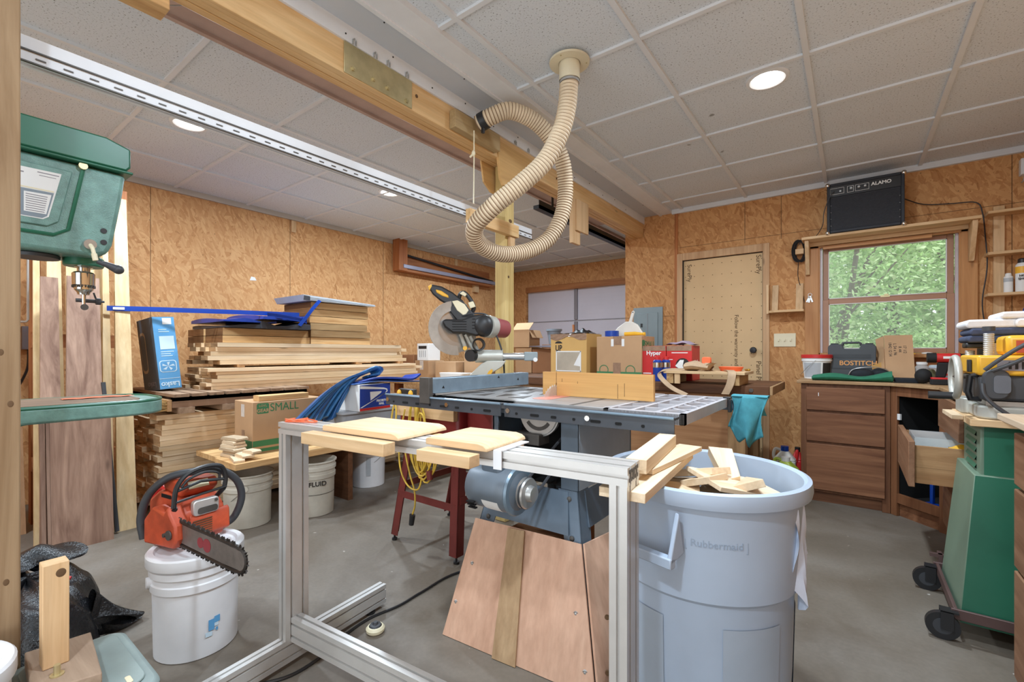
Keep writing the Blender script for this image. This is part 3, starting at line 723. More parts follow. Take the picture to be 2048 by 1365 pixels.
# ---------- table saw ----------
m['rail'] = plain('rail_charcoal', (70,74,80), .45, .2, .15, 8)
t = Thing('table_saw', 'large cast iron table saw with exposed rear motor in the middle of the room', 'table saw', (-1.04, 1.75, 0))
b = MB(); b.box(-1.115,-.72,1.515,2.20,.882,.92)
tp = t.p('table_top', b, m['cast'], w=True, bev=.002)
t.p('blade_insert', MB().prism(rpoly(-1.112,-1.02,1.62,1.97,.03),.9203,.9212), plain('insert_red', (208,134,116), .5, 0, .15, 20), tp, w=True)
t.p('miter_slot', MB().box(-.86,-.842,1.516,2.199,.9202,.9207), m['castd'], tp, w=True)
b = MB(); b.box(-1.615,-1.118,1.515,2.20,.908,.918); b.box(-1.615,-1.118,1.515,1.53,.882,.918); b.box(-1.615,-1.118,2.185,2.20,.882,.918); b.box(-1.615,-1.60,1.53,2.185,.882,.918)
wl = t.p('left_wing', b, m['cast'], w=True, bev=.0015)
g = MB()
for i in range(4):
    for k in range(3):
        x0 = -1.56+.11*i; y0 = 1.62+.19*k
        g.prism([(x0,y0),(x0+.085,y0),(x0+.042,y0+.13)] if (i+k) % 2 else [(x0,y0+.13),(x0+.042,y0),(x0+.085,y0+.13)], .9182, .919)
t.p('web_recess', g, m['castd'], wl, w=True)
# open webbed right wing
b = MB(); X0, X1, Y0, Y1, z0, z1 = -.717, -.433, 1.515, 2.20, .882, .919
b.box(X0,X1,Y0,Y0+.022,z0,z1); b.box(X0,X1,Y1-.02,Y1,z0,z1); b.box(X0,X0+.018,Y0,Y1,z0,z1); b.box(X1-.016,X1,Y0,Y1,z0,z1)
def bar(p, q, w=.014, zz0=.89, zz1=.919):
    d = Vector((q[0]-p[0], q[1]-p[1])).normalized(); n = Vector((-d.y, d.x))*w/2
    b.prism([(p[0]-n.x,p[1]-n.y),(q[0]-n.x,q[1]-n.y),(q[0]+n.x,q[1]+n.y),(p[0]+n.x,p[1]+n.y)][::1], zz0, zz1)
for x in (-.62,-.53): bar((x,Y0+.01),(x,Y1-.01),.016,.891,.9185)
for k in range(4):
    y = 1.60+.14*k; bar((X0+.01,y),(X0+.092,y+.07),.013,.892,.918); bar((-.618,y+.05),(-.532,y+.05),.013,.893,.9178); bar((-.528,y),(X1-.012,y+.085),.013,.894,.9175); bar((-.528,y+.09),(X1-.012,y+.005),.013,.8935,.917)
t.p('right_wing', b, plain('wing_metal', (192,191,196), .42, .25, .08, 9), w=True)
b = MB()
for i in range(58): b.box(-.716+.0049*i,-.716+.0049*i+.002,1.5135,1.515,.884,.917)
t.p('wing_ribs', b, m['castd'], w=True)['kind'] = 'stuff'
for lab, x0, x1 in (('left part of the slotted rail',-1.86,-1.135),('right part of the slotted rail',-1.115,-.445)):
    b = MB(); b.box(x0,x1,1.445,1.45,.862,.912); b.box(x0,x1,1.45,1.50,.905,.912)
    rl = t.p('rear_rail', b, m['rail'], w=True, label=lab); t.p('rail_edge', MB().tube([(x0,1.4435,.9115),(x1,1.4435,.9115)],.005,8), m['fence'], rl, w=True)
    g = MB(); n = int((x1-x0)/.085)
    for i in range(n):
        xx = x0+.06+i*.085; wd = (.006,.02,.012)[i % 3]; g.prism(rpoly(xx-wd,xx+wd,.880-.006,.880+.004,.0045), 1.4435,1.4448,'y')
    t.p('slots', g, m['dark'], rl, w=True)
    for xx in (x0+.02, x1-.30): t.p('bolt', MB().cyl((xx,1.445,.888),(xx,1.438,.888),.010,n=8), m['chrome'], rl, w=True)
t.p('front_rail', MB().box(-1.65,-.33,2.205,2.25,.862,.908), m['sawgrey'], w=True, bev=.003)
f = t.p('rip_fence', MB().box(-1.60,-1.545,1.46,2.24,.928,1.0), m['fence'], w=True, bev=.004)
t.p('fence_hook', MB().box(-1.605,-1.54,1.435,1.459,.885,1.004), m['castd'], f, w=True, bev=.002)
t.p('fence_guide', MB().box(-1.545,-1.535,1.47,2.23,.921,.93), m['chrome'], f, w=True)
for y, z in ((1.53,.955),(1.95,.985),(2.13,.965)): t.p('fence_hole', MB().prism([(y-.009,z-.004),(y+.009,z-.006),(y+.002,z+.008)],-1.5448,-1.5442,'x'), m['dark'], f, w=True)
# blade
b = MB(); prof = []
N = 120
for i in range(N):
    a = 2*PI*i/N; rr = .127 if i % 3 == 0 else .119; prof.append((1.79+rr*math.cos(a), .845+rr*math.sin(a)))
b.prism(prof, -1.0915, -1.0885, 'x'); t.p('blade', b, m['alu'], w=True)
# cabinet with open back
b = MB(); cx0,cx1,cy0,cy1,cz0,cz1 = -1.245,-.83,1.53,2.05,.59,.881
b.box(cx0,cx0+.012,cy0,cy1,cz0,cz1); b.box(cx0,cx1,cy1-.012,cy1,cz0,cz1)
b.box(cx0,cx0+.03,cy0,cy0+.012,cz0,cz1); b.box(cx1-.075,cx1,cy0,cy0+.012,cz0,cz1); b.box(cx0,cx1,cy0,cy0+.012,cz1-.02,cz1)
t.p('cabinet', b, m['sawgrey'], w=True, bev=.003); t.p('side_panel', MB().box(cx1-.011,cx1,cy0+.013,cy1-.013,cz0,cz1), plain('cabinet_lit_side', (168,182,196), .3, .1, .14, 4), w=True, bev=.002)  # side paler than the cabinet: reflected window light put into its colour
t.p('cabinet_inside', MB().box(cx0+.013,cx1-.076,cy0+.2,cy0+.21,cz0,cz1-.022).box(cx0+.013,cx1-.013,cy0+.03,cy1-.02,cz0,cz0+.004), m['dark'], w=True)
b = MB(); b.prism([(-1.02+.095*math.cos(PI+PI*i/18),.872+.095*math.sin(PI+PI*i/18)) for i in range(19)], 1.552, 1.568, 'y')
b.prism([(-1.02+.088*math.cos(PI+PI*i/18),.872+.088*math.sin(PI+PI*i/18)) for i in range(19)], 1.545, 1.5515, 'y'); tr = t.p('trunnion', b, m['steel'], w=True)
t.p('trunnion_slot', MB().prism([(-1.02+q*math.cos(PI*1.2+PI*.6*i/10),.872+q*math.sin(PI*1.2+PI*.6*i/10)) for q, rng in ((.07,range(11)),(.055,range(10,-1,-1))) for i in rng], 1.5435, 1.5448, 'y'), m['castd'], tr, w=True)
t.p('motor_bracket', MB().box(-1.13,-1.0,1.52,1.60,.745,.79).cyl((-1.10,1.515,.77),(-1.10,1.50,.77),.018).cyl((-1.065,1.515,.768),(-1.065,1.49,.768),.014), m['castd'], w=True, bev=.003)
# splayed stand
T4 = {(0,0):((-1.245,1.53),(-1.32,1.34)),(1,0):((-.83,1.53),(-.68,1.36)),(1,1):((-.83,2.05),(-.68,2.22)),(0,1):((-1.245,2.05),(-1.36,2.22))}
for (i, j), (a, c) in T4.items():
    sx = 1 if i == 0 else -1; sy = 1 if j == 0 else -1; b = MB()
    for (dx, dy, k) in ((.085,0,0),(0,.085,1)):
        q = MB(); th = .004
        if k == 0: top = [(a[0],a[1]),(a[0]+sx*dx,a[1]),(a[0]+sx*dx,a[1]+sy*th),(a[0],a[1]+sy*th)]; bot = [(c[0],c[1]),(c[0]+sx*dx*.55,c[1]),(c[0]+sx*dx*.55,c[1]+sy*th),(c[0],c[1]+sy*th)]
        else: top = [(a[0],a[1]),(a[0]+sx*th,a[1]),(a[0]+sx*th,a[1]+sy*dy),(a[0],a[1]+sy*dy)]; bot = [(c[0],c[1]),(c[0]+sx*th,c[1]),(c[0]+sx*th,c[1]+sy*dy*.55),(c[0],c[1]+sy*dy*.55)]
        b.prism(bot, .0, .59, 'z', top)
    lg = t.p('leg', b, m['sawgrey'], w=True)
    if j == 0:
        for zz in (.56, .43):
            f0 = (.59-zz)/.59; xx = a[0]+(c[0]-a[0])*f0+sx*.04; yy = a[1]+(c[1]-a[1])*f0-.001
            t.p('bolt', MB().ball((xx,yy,zz),(.011,.006,.011),8,6), m['castd'], lg, w=True)
b = MB(); b.add([(-1.20,1.525,.585),(-.87,1.525,.585),(-.84,1.475,.44),(-1.22,1.475,.44),(-1.20,1.531,.585),(-.87,1.531,.585),(-.84,1.481,.44),(-1.22,1.481,.44)],[(0,3,2,1),(4,5,6,7),(0,1,5,4),(1,2,6,5),(2,3,7,6),(3,0,4,7)])
t.p('stand_brace', b, m['sawgrey'], w=True)
b = MB(); b.add([(-.825,1.58,.585),(-.825,2.0,.585),(-.79,2.03,.46),(-.79,1.55,.46),(-.831,1.58,.585),(-.831,2.0,.585),(-.796,2.03,.46),(-.796,1.55,.46)],[(0,1,2,3),(7,6,5,4),(0,4,5,1),(1,5,6,2),(2,6,7,3),(3,7,4,0)])
t.p('stand_brace', b, m['sawgrey'], w=True)
# motor
mo = MB(); mo.lathe([(.001,0),(.05,.002),(.078,.014),(.083,.03),(.083,.19),(.079,.2),(.07,.215),(.045,.225),(.02,.228)], 32)
mm = t.p('motor', mo, plain('motor_grey', (104,114,124), .4, .1, .14), label='blue grey electric motor'); 
ML = t.W.inverted() @ Matrix.Translation((-1.185,1.35,.612)) @ Matrix.Rotation(R(90),4,'Y'); mm.matrix_local = ML
def mp(name, b, mat): 
    o = t.p(name, b, mat, mm); o.matrix_local = ML.inverted() @ t.W.inverted(); return o
mp('capacitor_cover', MB().prism(rpoly(-1.12,-1.02,1.30,1.37,.02),.67,.712), m['sawgrey'])
mp('rating_plate', MB().grid(lambda u, v: (-1.09+.075*u, 1.35-.0842*math.cos(R(-62+40*v)), .612+.0842*math.sin(R(-62+40*v))), 2, 6), m['paper'])
b = MB()
for k in range(3): b.box(-1.155,-1.12,1.262+.006*k,1.275+.006*k,.562-.012*k,.567-.012*k)
mp('vents', b, m['dark'])
pu = MB().lathe([(.012,-.02),(.05,-.018),(.056,-.014),(.046,-.006),(.056,.002),(.052,.008),(.03,.008),(.026,.028),(.012,.03)], 28)
o = t.p('pulley', pu, m['steel'], mm); o.matrix_local = ML.inverted() @ t.W.inverted() @ Matrix.Translation((-.935,1.35,.612)) @ Matrix.Rotation(R(90),4,'Y')
fl = MB().lathe([(.02,0),(.085,.0),(.09,.006),(.085,.014),(.03,.02)], 28)
o = t.p('end_bell', fl, m['fence'], mm); o.matrix_local = ML.inverted() @ t.W.inverted() @ Matrix.Translation((-.985,1.35,.612)) @ Matrix.Rotation(R(90),4,'Y')
belt = []
for i in range(13):
    a = R(125+180*i/12); belt.append((-.938, 1.35+.052*math.cos(a+R(20)), .612+.052*math.sin(a+R(20))))
for i in range(9):
    a = R(-55+180*i/8); belt.append((-.938, 1.72+.032*math.cos(a+R(20)), .80+.032*math.sin(a+R(20))))
t.p('drive_belt', MB().tube(belt, .006, 6, True), m['rubber'], w=True)
t.p('motor_mount', MB().box(-1.13,-1.02,1.36,1.60,.70,.712), m['sawgrey'], w=True)
# miter board on the table, held against the gauge
t = Thing('fence_board', 'tan plywood board standing on edge across the saw table behind the blade', 'board', (-.9,1.8,.921))
b = MB(); b.box(-1.163,-1.0925,1.803,1.822,.9215,1.029); b.box(-1.0875,-.637,1.803,1.822,.9215,1.029); b.box(-1.0926,-1.0874,1.803,1.822,.98,1.029)
t.p('panel', b, m['plyfence'], w=True)
b = MB()
for x, z0, z1 in ((-1.06,.985,1.0),(-.98,.98,.99),(-.79,.925,.985),(-.76,.935,.99),(-1.09,.98,1.028)): b.box(x,x+.0016,1.8022,1.8031,z0,z1)
t.p('kerf_marks', b, m['inkb'], w=True)
# plywood dust skirt leaning around the saw stand
m['plyp'] = m['plypink']
def quad3(p, th):
    p = [Vector(q) for q in p]; n = (p[1]-p[0]).cross(p[2]-p[0]).normalized()*th
    return MB().add(p+[q+n for q in p], [(0,3,2,1),(4,5,6,7),(0,1,5,4),(1,2,6,5),(2,3,7,6),(3,0,4,7)])
t = Thing('dust_skirt', 'pinkish plywood skirt panels bolted around the saw stand', 'plywood skirt', (-1.0,1.32,0))
A0,A1,B0,B1,C0,C1 = (-1.30,1.290,0),(-1.262,1.444,.425),(-.955,1.318,0),(-1.015,1.461,.425),(-.662,1.343,0),(-.783,1.474,.425)
p1 = t.p('left_panel', quad3([A0,B0,B1,A1],.008), m['plypink'], w=True)
p2 = t.p('right_panel', quad3([B0,C0,C1,B1],.008), m['plypink'], w=True)
q = lambda p, dx, dy: (p[0]+dx, p[1]+dy, p[2])
t.p('batten', quad3([q(B0,-.10,-.021),q(B0,-.002,-.011),q(B1,-.002,-.011),q(B1,-.075,-.020)],.008), m['darkb'] if 'darkb' in m else wood('batten_brown', (192,162,126), (164,132,98), 'z', .8, .6, .05), w=True)
p3 = t.p('side_panel', quad3([(-.6595,1.3455,0),(-.60,2.0,0),(-.70,1.95,.425),(-.7805,1.4765,.425)],.008), m['plypink'], w=True)
def onp(P, Q, S, U, u, v):
    a = Vector(P)+(Vector(Q)-Vector(P))*u; c = Vector(U)+(Vector(S)-Vector(U))*u; return a+(c-a)*v
for P in (onp(A0,B0,B1,A1,.16,.62),onp(A0,B0,B1,A1,.06,.28),onp(B0,C0,C1,B1,.83,.50),onp(B0,C0,C1,B1,.90,.14)):
    t.p('bolt', MB().cyl(P+Vector((0,-.001,0)),P+Vector((.001,-.006,-.002)),.011,n=14).ball(P+Vector((0,-.007,0)),(.006,.004,.006),8,5), m['steel'], w=True)
for P in (onp(A0,B0,B1,A1,.155,.56),onp(B0,C0,C1,B1,.85,.43),(-.652,1.40,.24),(-.648,1.395,.06)):
    P = Vector(P); t.p('hole', MB().cyl(P+Vector((0,.004,0)),P+Vector((0.002,-.0015,0)),.008,n=10), m['inkb'], w=True)
solo('dust_box', 'dark cardboard box seen inside the saw stand behind the skirt', 'box', MB().box(-1.19,-.92,1.58,1.85,.10,.36), m['cardd'], (-1.05,1.7,.1))
solo('saw_shelf', 'low wooden board inside the saw stand under the cardboard box', 'board', MB().box(-1.24,-.76,1.5,2.05,.075,.095), m['darkw'], (-1.0,1.75,.075))

# ---------- aluminium extrusion stand ----------
AX = 5.6; FR = Thing('extrusion_stand', 'silver aluminium extrusion stand in the foreground holding moulded boards', 'stand', (-1.64,.805,0), AX)
def extr(b, L, W, H, ax):
    # slotted profile bar: length L on axis ax, W x H section, built with grooves
    pass
def profile(n_w, w=.045, g=.008, dp=.008, n_h=1, hh=.04):
    # outline of an extrusion (width n_w cells, height n_h cells) with open slots
    W = .045*n_w; Hh = hh; P = []
    for i in range(n_w):
        c = .0225+.045*i; P += [(c-g/2,0),(c-g/2,dp),(c+g/2,dp),(c+g/2,0)]
    P = [(0,0)]+P+[(W,0)]
    P += [(W,Hh/2-g/2),(W-dp,Hh/2-g/2),(W-dp,Hh/2+g/2),(W,Hh/2+g/2),(W,Hh)]
    for i in reversed(range(n_w)):
        c = .0225+.045*i; P += [(c+g/2,Hh),(c+g/2,Hh-dp),(c-g/2,Hh-dp),(c-g/2,Hh)]
    P += [(0,Hh),(0,Hh/2+g/2),(dp,Hh/2+g/2),(dp,Hh/2-g/2),(0,Hh/2-g/2)]
    return P
Pf = profile(2)
def sw(P): return [(b_, a_) for a_, b_ in P][::-1]
b = MB(); b.prism([(a_, .831+b_) for a_, b_ in Pf], 0, 1.262, 'x'); tb = FR.p('top_beam', b, m['alu'])
b = MB()
for c in (.0225,.0675):
    b.box(1.2622,1.2628,c-.011,c+.011,.838,.846); b.box(1.2622,1.2628,c-.011,c+.011,.857,.865); b.box(1.2622,1.2628,c-.004,c+.004,.846,.857)
b.prism(rpoly(.036,.054,.838,.864,.006),1.2622,1.2628,'x'); FR.p('end_core', b, m['alud'], tb)
for x in (.004,1.221):
    b = MB(); b.prism([(x+b_, a_) for a_, b_ in Pf], .10, .831, 'z'); FR.p('leg', b, m['alu'])
    b = MB(); b.prism([(x+a_, .02+b_) for a_, b_ in [(p, q_) for q_, p in [(v, u) for u, v in Pf]]] if False else [(x+v, .02+u*.89) for u, v in Pf], -.42, .47 if x < 1 else .19, 'y'); FR.p('foot_bar', b, m['alu'])
b = MB(); b.prism([(.02+v, .0905+u*.95) for u, v in Pf], .045, 1.22, 'x'); FR.p('lower_rail', b, m['alu'])
for x in (.0,1.221):
    for y in (-.38,.40 if x < 1 else .14): FR.p('leveller', MB().cyl((x+.02,y,.0),(x+.02,y,.012),.022,n=14).cyl((x+.02,y,.012),(x+.02,y,.02),.007,n=8), m['black'])
t = Thing('levelling_foot', 'loose round levelling foot lying on the concrete beside the stand', 'machine foot', (-1.53,1.137,0))
t.p('pad', MB().lathe([(.03,0),(.036,.006),(.037,.016),(.03,.024),(.014,.028)], 22), m['ivory'])
t.p('cap', MB().lathe([(.026,.0245),(.022,.03),(.012,.032),(.008,.04),(.0001,.04)], 16), m['rubber'])
def fw(x, y, z): return FR.W @ Vector((x, y, z))
def mould_board(lab, x0, x1, y0, y1, rz):
    # board with rounded-over edges
    b = MB(); P = [(y0,.0),(y1,.0),(y1,.008),(y1-.006,.015),(y1-.02,.019),(y0+.012,.019),(y0,.014)]
    cx, cy = (x0+x1)/2, (y0+y1)/2; b.M = Matrix.Translation((-cx,-cy,0)); n = 6
    rows = [(x0,0),(x0,.014),(x0+.012,.019),(x1-.03,.019),(x1-.012,.016),(x1-.002,.009),(x1,0)]
    b.prism([(x, z) for x, z in [(x0,0),(x1,0),(x1-.002,.008),(x1-.012,.015),(x1-.03,.019),(x0+.008,.019),(x0,.015)]], y0, y1, 'y')
    p = fw(cx, cy, .8725); return solo('moulded_board', lab, 'board', b, m['scrapb'], p, AX+rz, None, False, bev=.002)
m['scrapb'] = wood('maple_pale', (238,214,178), (214,178,134), 'x', .9, .55, .1)
mould_board('long pale board with rounded end lying on the aluminium stand', .30,.63,-.04,.17,0)
mould_board('short pale board with rounded end lying on the aluminium stand', .72,.92,-.03,.165,0)
def sstrip(lab, x0, x1, y0, z0, z1):
    p = fw((x0+x1)/2, y0, z0); solo('wood_strip', lab, 'wood strip', MB().box(-(x1-x0)/2,(x1-x0)/2,-.022,.022,0,z1-z0), m['pinex'], p, AX, None, False, bev=.0015)
sstrip('longer pine strip fixed to the near side of the aluminium stand', .26,.62,-.065,.836,.871)
sstrip('shorter pine strip fixed to the near side of the aluminium stand', .73,.90,-.055,.838,.868)
sstrip('pine strip fixed to the far side of the aluminium stand', .38,.93,.115,.838,.868)
t = Thing('angle_bracket', 'white metal angle clipped over the stand beside the short board', 'bracket', tuple(fw(.935,.045,.872)), AX)
t.p('flange', MB().box(-.012,.012,-.05,.09,0,.003), m['white']); t.p('drop_tab', MB().box(-.012,.012,-.052,-.049,-.045,.003), m['white'])
b = MB()
pts = [(random.uniform(0,.15), random.uniform(.01,.08), .873+random.uniform(0,.008)) for _ in range(15)]
solo('orange_string', 'tangle of orange string on the left end of the stand', 'string', MB().tube([fw(*p) for p in spline(pts,5)], .0022, 5), m['orangeb'], tuple(fw(.08,.045,.873)))

# ---------- trash can ----------
CX, CY = -.345, 1.372
t = Thing('trash_can', 'large grey blue plastic trash can full of wood offcuts in the foreground', 'trash can', (CX,CY,0))
b = MB(); b.lathe([(.0001,.02),(.195,.02),(.203,.0),(.208,.02),(.222,.30),(.227,.50),(.229,.512),(.238,.522),(.239,.56),(.246,.70),(.249,.748),(.266,.752),(.269,.766),(.266,.788),(.256,.792),(.248,.785),(.243,.74),(.232,.68),(.216,.5),(.2,.04),(.0001,.035)], 64, cap=False)
can = t.p('body', b, m['canblue'])
for a in (-118, -45, 28, 100, 170):
    g = MB(); r0, r1 = .2145, .2235
    g.grid(lambda u, v: ((.2155+.011*min(1,v*1.02)*1.0+.0025)*math.cos(R(a-19+38*u)), (.2155+.011*v+.0025)*math.sin(R(a-19+38*u)), .04+.42*v), 8, 2)
    t.p('side_panel', g, plain('can_panel', (158,170,184), .45, 0, .05) if 'canp' not in m else m['canp'], can)
for a in (256, 76):
    ca, sa = math.cos(R(a)), math.sin(R(a)); ta = (-sa, ca); b = MB()
    def P(r, s, z): return (ca*r+ta[0]*s, sa*r+ta[1]*s, z)
    b.add([P(.24,-.085,.64),P(.24,-.073,.64),P(.30,-.073,.625),P(.30,-.085,.625),P(.262,-.085,.74),P(.262,-.073,.74)],[(0,1,2,3),(0,3,4),(1,5,2),(3,2,5,4),(0,4,5,1)])
    b.add([P(.24,.085,.64),P(.24,.073,.64),P(.30,.073,.625),P(.30,.085,.625),P(.262,.085,.74),P(.262,.073,.74)],[(3,2,1,0),(4,3,0),(2,5,1),(4,5,2,3),(1,5,4,0)])
    b.add([P(.276,-.085,.615),P(.30,-.085,.615),P(.30,.085,.615),P(.276,.085,.615),P(.276,-.085,.64),P(.30,-.085,.64),P(.30,.085,.64),P(.276,.085,.64)],[(0,3,2,1),(4,5,6,7),(0,1,5,4),(1,2,6,5),(2,3,7,6),(3,0,4,7)])
    t.p('handle', b, m['canblue'], bev=.003)
a = R(-68); nrm = Vector((math.cos(a), math.sin(a), 0)); rt = Vector((-nrm.y, nrm.x, 0)); pp = Vector((CX,CY,.665))+nrm*.2446
lg = MB(); 
for u0,u1,v0,v1 in ((-.07,.07,.016,.018),(-.07,.07,-.018,-.016),(-.07,-.068,-.018,.018),(.068,.07,-.018,.018)):
    lg.add([pp+rt*u0+Vector((0,0,v0))-nrm*(.0+abs(u0)**2*2.1),pp+rt*u1+Vector((0,0,v0))-nrm*(abs(u1)**2*2.1),pp+rt*u1+Vector((0,0,v1))-nrm*(abs(u1)**2*2.1),pp+rt*u0+Vector((0,0,v1))-nrm*(abs(u0)**2*2.1)],[(0,1,2,3)])
m['canmark'] = plain('can_mark', (146,160,178), .45, 0, .05); t.p('logo_outline', lg, m['canmark'], w=True)
tx = text(t, 'lettering', 'Rubbermaid', .024, (pp.x,pp.y,.665), rt, (0,0,1), m['canmark'], ext=.001)
me = tx.data; Mi = t.W.inverted()
for v in me.vertices:
    s = (t.W @ v.co - pp).dot(rt); v.co = v.co - nrm*(s*s*2.1)
# liner scrap hanging at the right
def lin_fn(u, v):
    a = R(-18+34*u); r = .232+.012*v*(.6+.4*math.sin(9*u+5*v)); z = .735-.27*v*(.55+.45*math.sin(PI*u))
    return (r*math.cos(a)+.012*math.sin(17*u+3*v), r*math.sin(a), z)
t.p('liner_scrap', MB().grid(lambda u, v: (lambda q: (q[0]+.006,q[1],q[2]))(lin_fn(u,v)), 14, 10), plain('liner', (206,214,230), .3, 0, .08, 12), can)
# offcuts inside
rs = random.Random(3); k = 0
names = ['flat pale','split pale','short thick','wedge shaped','thin square','wide plywood','narrow','dark edged','broken','long pale','small square','pointed']
spots = ['at the near rim','by the left rim','in the middle','at the right','near the far rim','behind the wide one','under the boards','beside the split one','at the near left','toward the right rim','on top at centre','at the near right']
for i in range(12):
    a = i*2.4; r = .04+.11*((i*7) % 10)/10; L = (.2,.26,.12,.14,.10,.27,.16,.15,.2,.22,.09,.16)[i]; wd = (.10,.08,.07,.08,.11,.17,.05,.09,.07,.06,.09,.07)[i]; L *= 1.25 if i != 5 else 1; th = (.018,.02,.035,.02,.012,.012,.02,.018,.02,.02,.018,.03)[i]
    x, y = CX+r*math.cos(a), CY+r*math.sin(a); z = .685+.008*i
    if i == 5: x, y, z = CX+.09, CY+.02, .752
    b = MB(); hx = L/2
    poly = [(-hx,-wd/2),(hx*.9,-wd/2),(hx,wd/2),(-hx*.8,wd/2)] if i not in (3,11) else [(-hx,-wd/2),(hx,-wd*.1),(hx*.7,wd/2),(-hx,wd/2)]
    b.prism(poly, -th/2, th/2)
    solo('wood_offcut', names[i]+' offcut in the trash can '+spots[i], 'offcut', b, m['scrap'], (x,y,z), rs.uniform(0,360), 'offcuts in the trash can', False, bev=.001, rx=rs.uniform(-22,22), ry=rs.uniform(-18,18))
b = MB(); b.lathe([(.0001,.67),(.222,.66)], 32, (CX,CY,0), False); 
solo('sawdust_fill', 'pale sawdust and chips filling the trash can beneath the offcuts', 'sawdust', b, m['scrap'], (CX,CY,.66), kind='stuff')
for lab, c, L, wd, th, rz, z, rx in (('wide flat pale offcut lying across the left rim of the trash can', (-.425,1.20), .50,.105,.022,4,.805,0),
        ('thin pale offcut lying on top of the wide one over the can rim', (-.415,1.29), .36,.07,.014,-4,.824,0),
        ('square pale stick lying highest on the pile over the can rim', (-.435,1.235), .38,.05,.034,7,.849,0)):
    solo('wood_offcut', lab, 'offcut', MB().box(-wd/2,wd/2,-L/2,L/2,-th/2,th/2), m['scrapy'] if 'scrapy' in m else wood('scrap_y', (240,222,194), (214,188,152), 'y', 1.0, .65, .12), (c[0],c[1],z), rz, 'offcuts on the can rim', False, bev=.0015)
# ---------- lumber stacks ----------
def end_mats(kind): return [m['board'], m['boardend']] if kind == 0 else [m['timber'], m['timberend']]
def board_mesh(name, L, W, T, kind):
    # board lying along y with its own end grain material
    b = MB(); v = [(0,0,0),(W,0,0),(W,L,0),(0,L,0),(0,0,T),(W,0,T),(W,L,T),(0,L,T)]
    b.add(v, [(0,3,2,1),(4,5,6,7),(1,2,6,5),(3,0,4,7)]); b.k = 1; b.f += [[0,1,5,4],[2,3,7,6]]; b.m += [1,1]
    return mesh(name, b, end_mats(kind), None, False)
rl = random.Random(11)
def stack(name, layers, cols, x0, y0, z0, L, W, T, kind, desc, group, jy=.02, jx=.004, cat='board', gap=.0016):
    mesh_ = [board_mesh(name, L*f, W-.003, T-gap, kind) for f in (1, .97, 1.02)]
    row = ['front row','second row','third row','fourth row','fifth row','sixth row']
    for k in range(layers):
        for c in range(cols):
            o = bpy.data.objects.new(name, mesh_[rl.randrange(3)]); COL.objects.link(o)
            o.location = (x0-(c+1)*W+rl.uniform(-jx,jx*.3), y0+rl.uniform(-jy,jy), z0+k*T)
            lay = 'top layer' if k == layers-1 else ('bottom layer' if k == 0 else ORD[k+1]+' layer up')
            tag(o, '%s, %s, %s' % (desc, lay, row[c]), cat, group)
stack('lumber_board', 19, 5, -3.70, 1.04, .03, 2.0, .145, .0352, 0, 'sawn board in the tall stack under the pallet', 'boards in the lower lumber stack', .026, .014)
solo('bearer', 'timber bearer on the floor under the near end of the lower lumber stack', 'timber', MB().box(-4.43,-3.71,1.25,1.34,0,.029), m['timberx'] if 'timberx' in m else m['oak'], (-4.07,1.29,0))
solo('bearer', 'timber bearer on the floor under the far end of the lower lumber stack', 'timber', MB().box(-4.43,-3.71,2.6,2.69,0,.029), m['oak'], (-4.07,2.64,0))
t = Thing('pallet', 'weathered wooden pallet lying on the lower lumber stack', 'pallet', (-3.95,1.8,.70))
greyw = wood('pallet_grey', (176,148,122), (134,106,84), 'x', .9, .8, .1)
for k in range(9): t.p('deck_slat', MB().box(-4.55,-3.56,1.07+.105*k,1.07+.105*k+.088,.822,.842), greyw, w=True)
for x in (-3.60,-4.05,-4.52): t.p('stringer', MB().box(x-.02,x+.02,1.07,1.99,.7525,.8215).box(x-.021,x+.02,1.07,1.99,.795,.8215), wood('pallet_stringer', (160,128,104), (120,92,72), 'y', .9, .8, .1), w=True)
for k in range(4): t.p('bottom_slat', MB().box(-4.55,-3.56,1.1+.26*k,1.19+.26*k,.7125,.752), greyw, w=True)
for y in (1.62,1.93): solo('spacer_block', 'square cut wood block under the pallet front, %s' % ('nearer one' if y < 1.8 else 'farther one'), 'wood block', MB().box(-3.70,-3.625,y,y+.09,.7,.752) if False else MB().box(-3.79,-3.72,y,y+.09,.6995,.7115), m['timber'], (-3.75,y,.70))
t = Thing('push_broom', 'push broom head with straw bristles wedged under the pallet corner', 'broom', (-3.62,1.06,.74), 0)
b = MB()
for _ in range(420):
    x = rl.uniform(-3.88,-3.60); z = rl.uniform(.735,.80); y = 1.035
    b.tube([(x,1.045,z),(x+rl.uniform(-.006,.006),.965+rl.uniform(-.01,.01),z+rl.uniform(-.012,.012))],[.0022,.0016],3,cap=False)
t.p('bristles', b, m['bristle'], w=True)['kind'] = 'stuff'
t.p('block', MB().box(-3.89,-3.59,1.045,1.068,.73,.805), m['oak'], w=True)
stack('lumber_board', 6, 4, -3.75, 1.36, .8425, 1.97, .128, .0268, 0, 'thin sawn board in the middle stack on the pallet', 'boards in the middle lumber stack', .04, .016)
for y in (1.55,2.6,3.1): solo('stacking_stick', 'dark stacking stick between the middle and upper stacks, %s' % {1.55:'nearest end',2.6:'in the middle',3.1:'at the far end'}[y], 'stick', MB().box(-4.25,-3.76,y,y+.04,1.0037,1.0265), m['oak'], (-4,y,1.0037))
stack('lumber_board', 5, 4, -3.79, 1.41, 1.027, 1.78, .128, .0335, 0, 'rough board in the upper stack below the timbers', 'boards in the upper lumber stack', .06, .022)
zt = 1.027+5*.0335
stack('timber_beam', 2, 2, -3.82, 1.45, zt, .68, .33, .058, 1, 'thick timber under the dark blue tarp', 'timbers under the tarp', .012, .004, 'timber', .004)
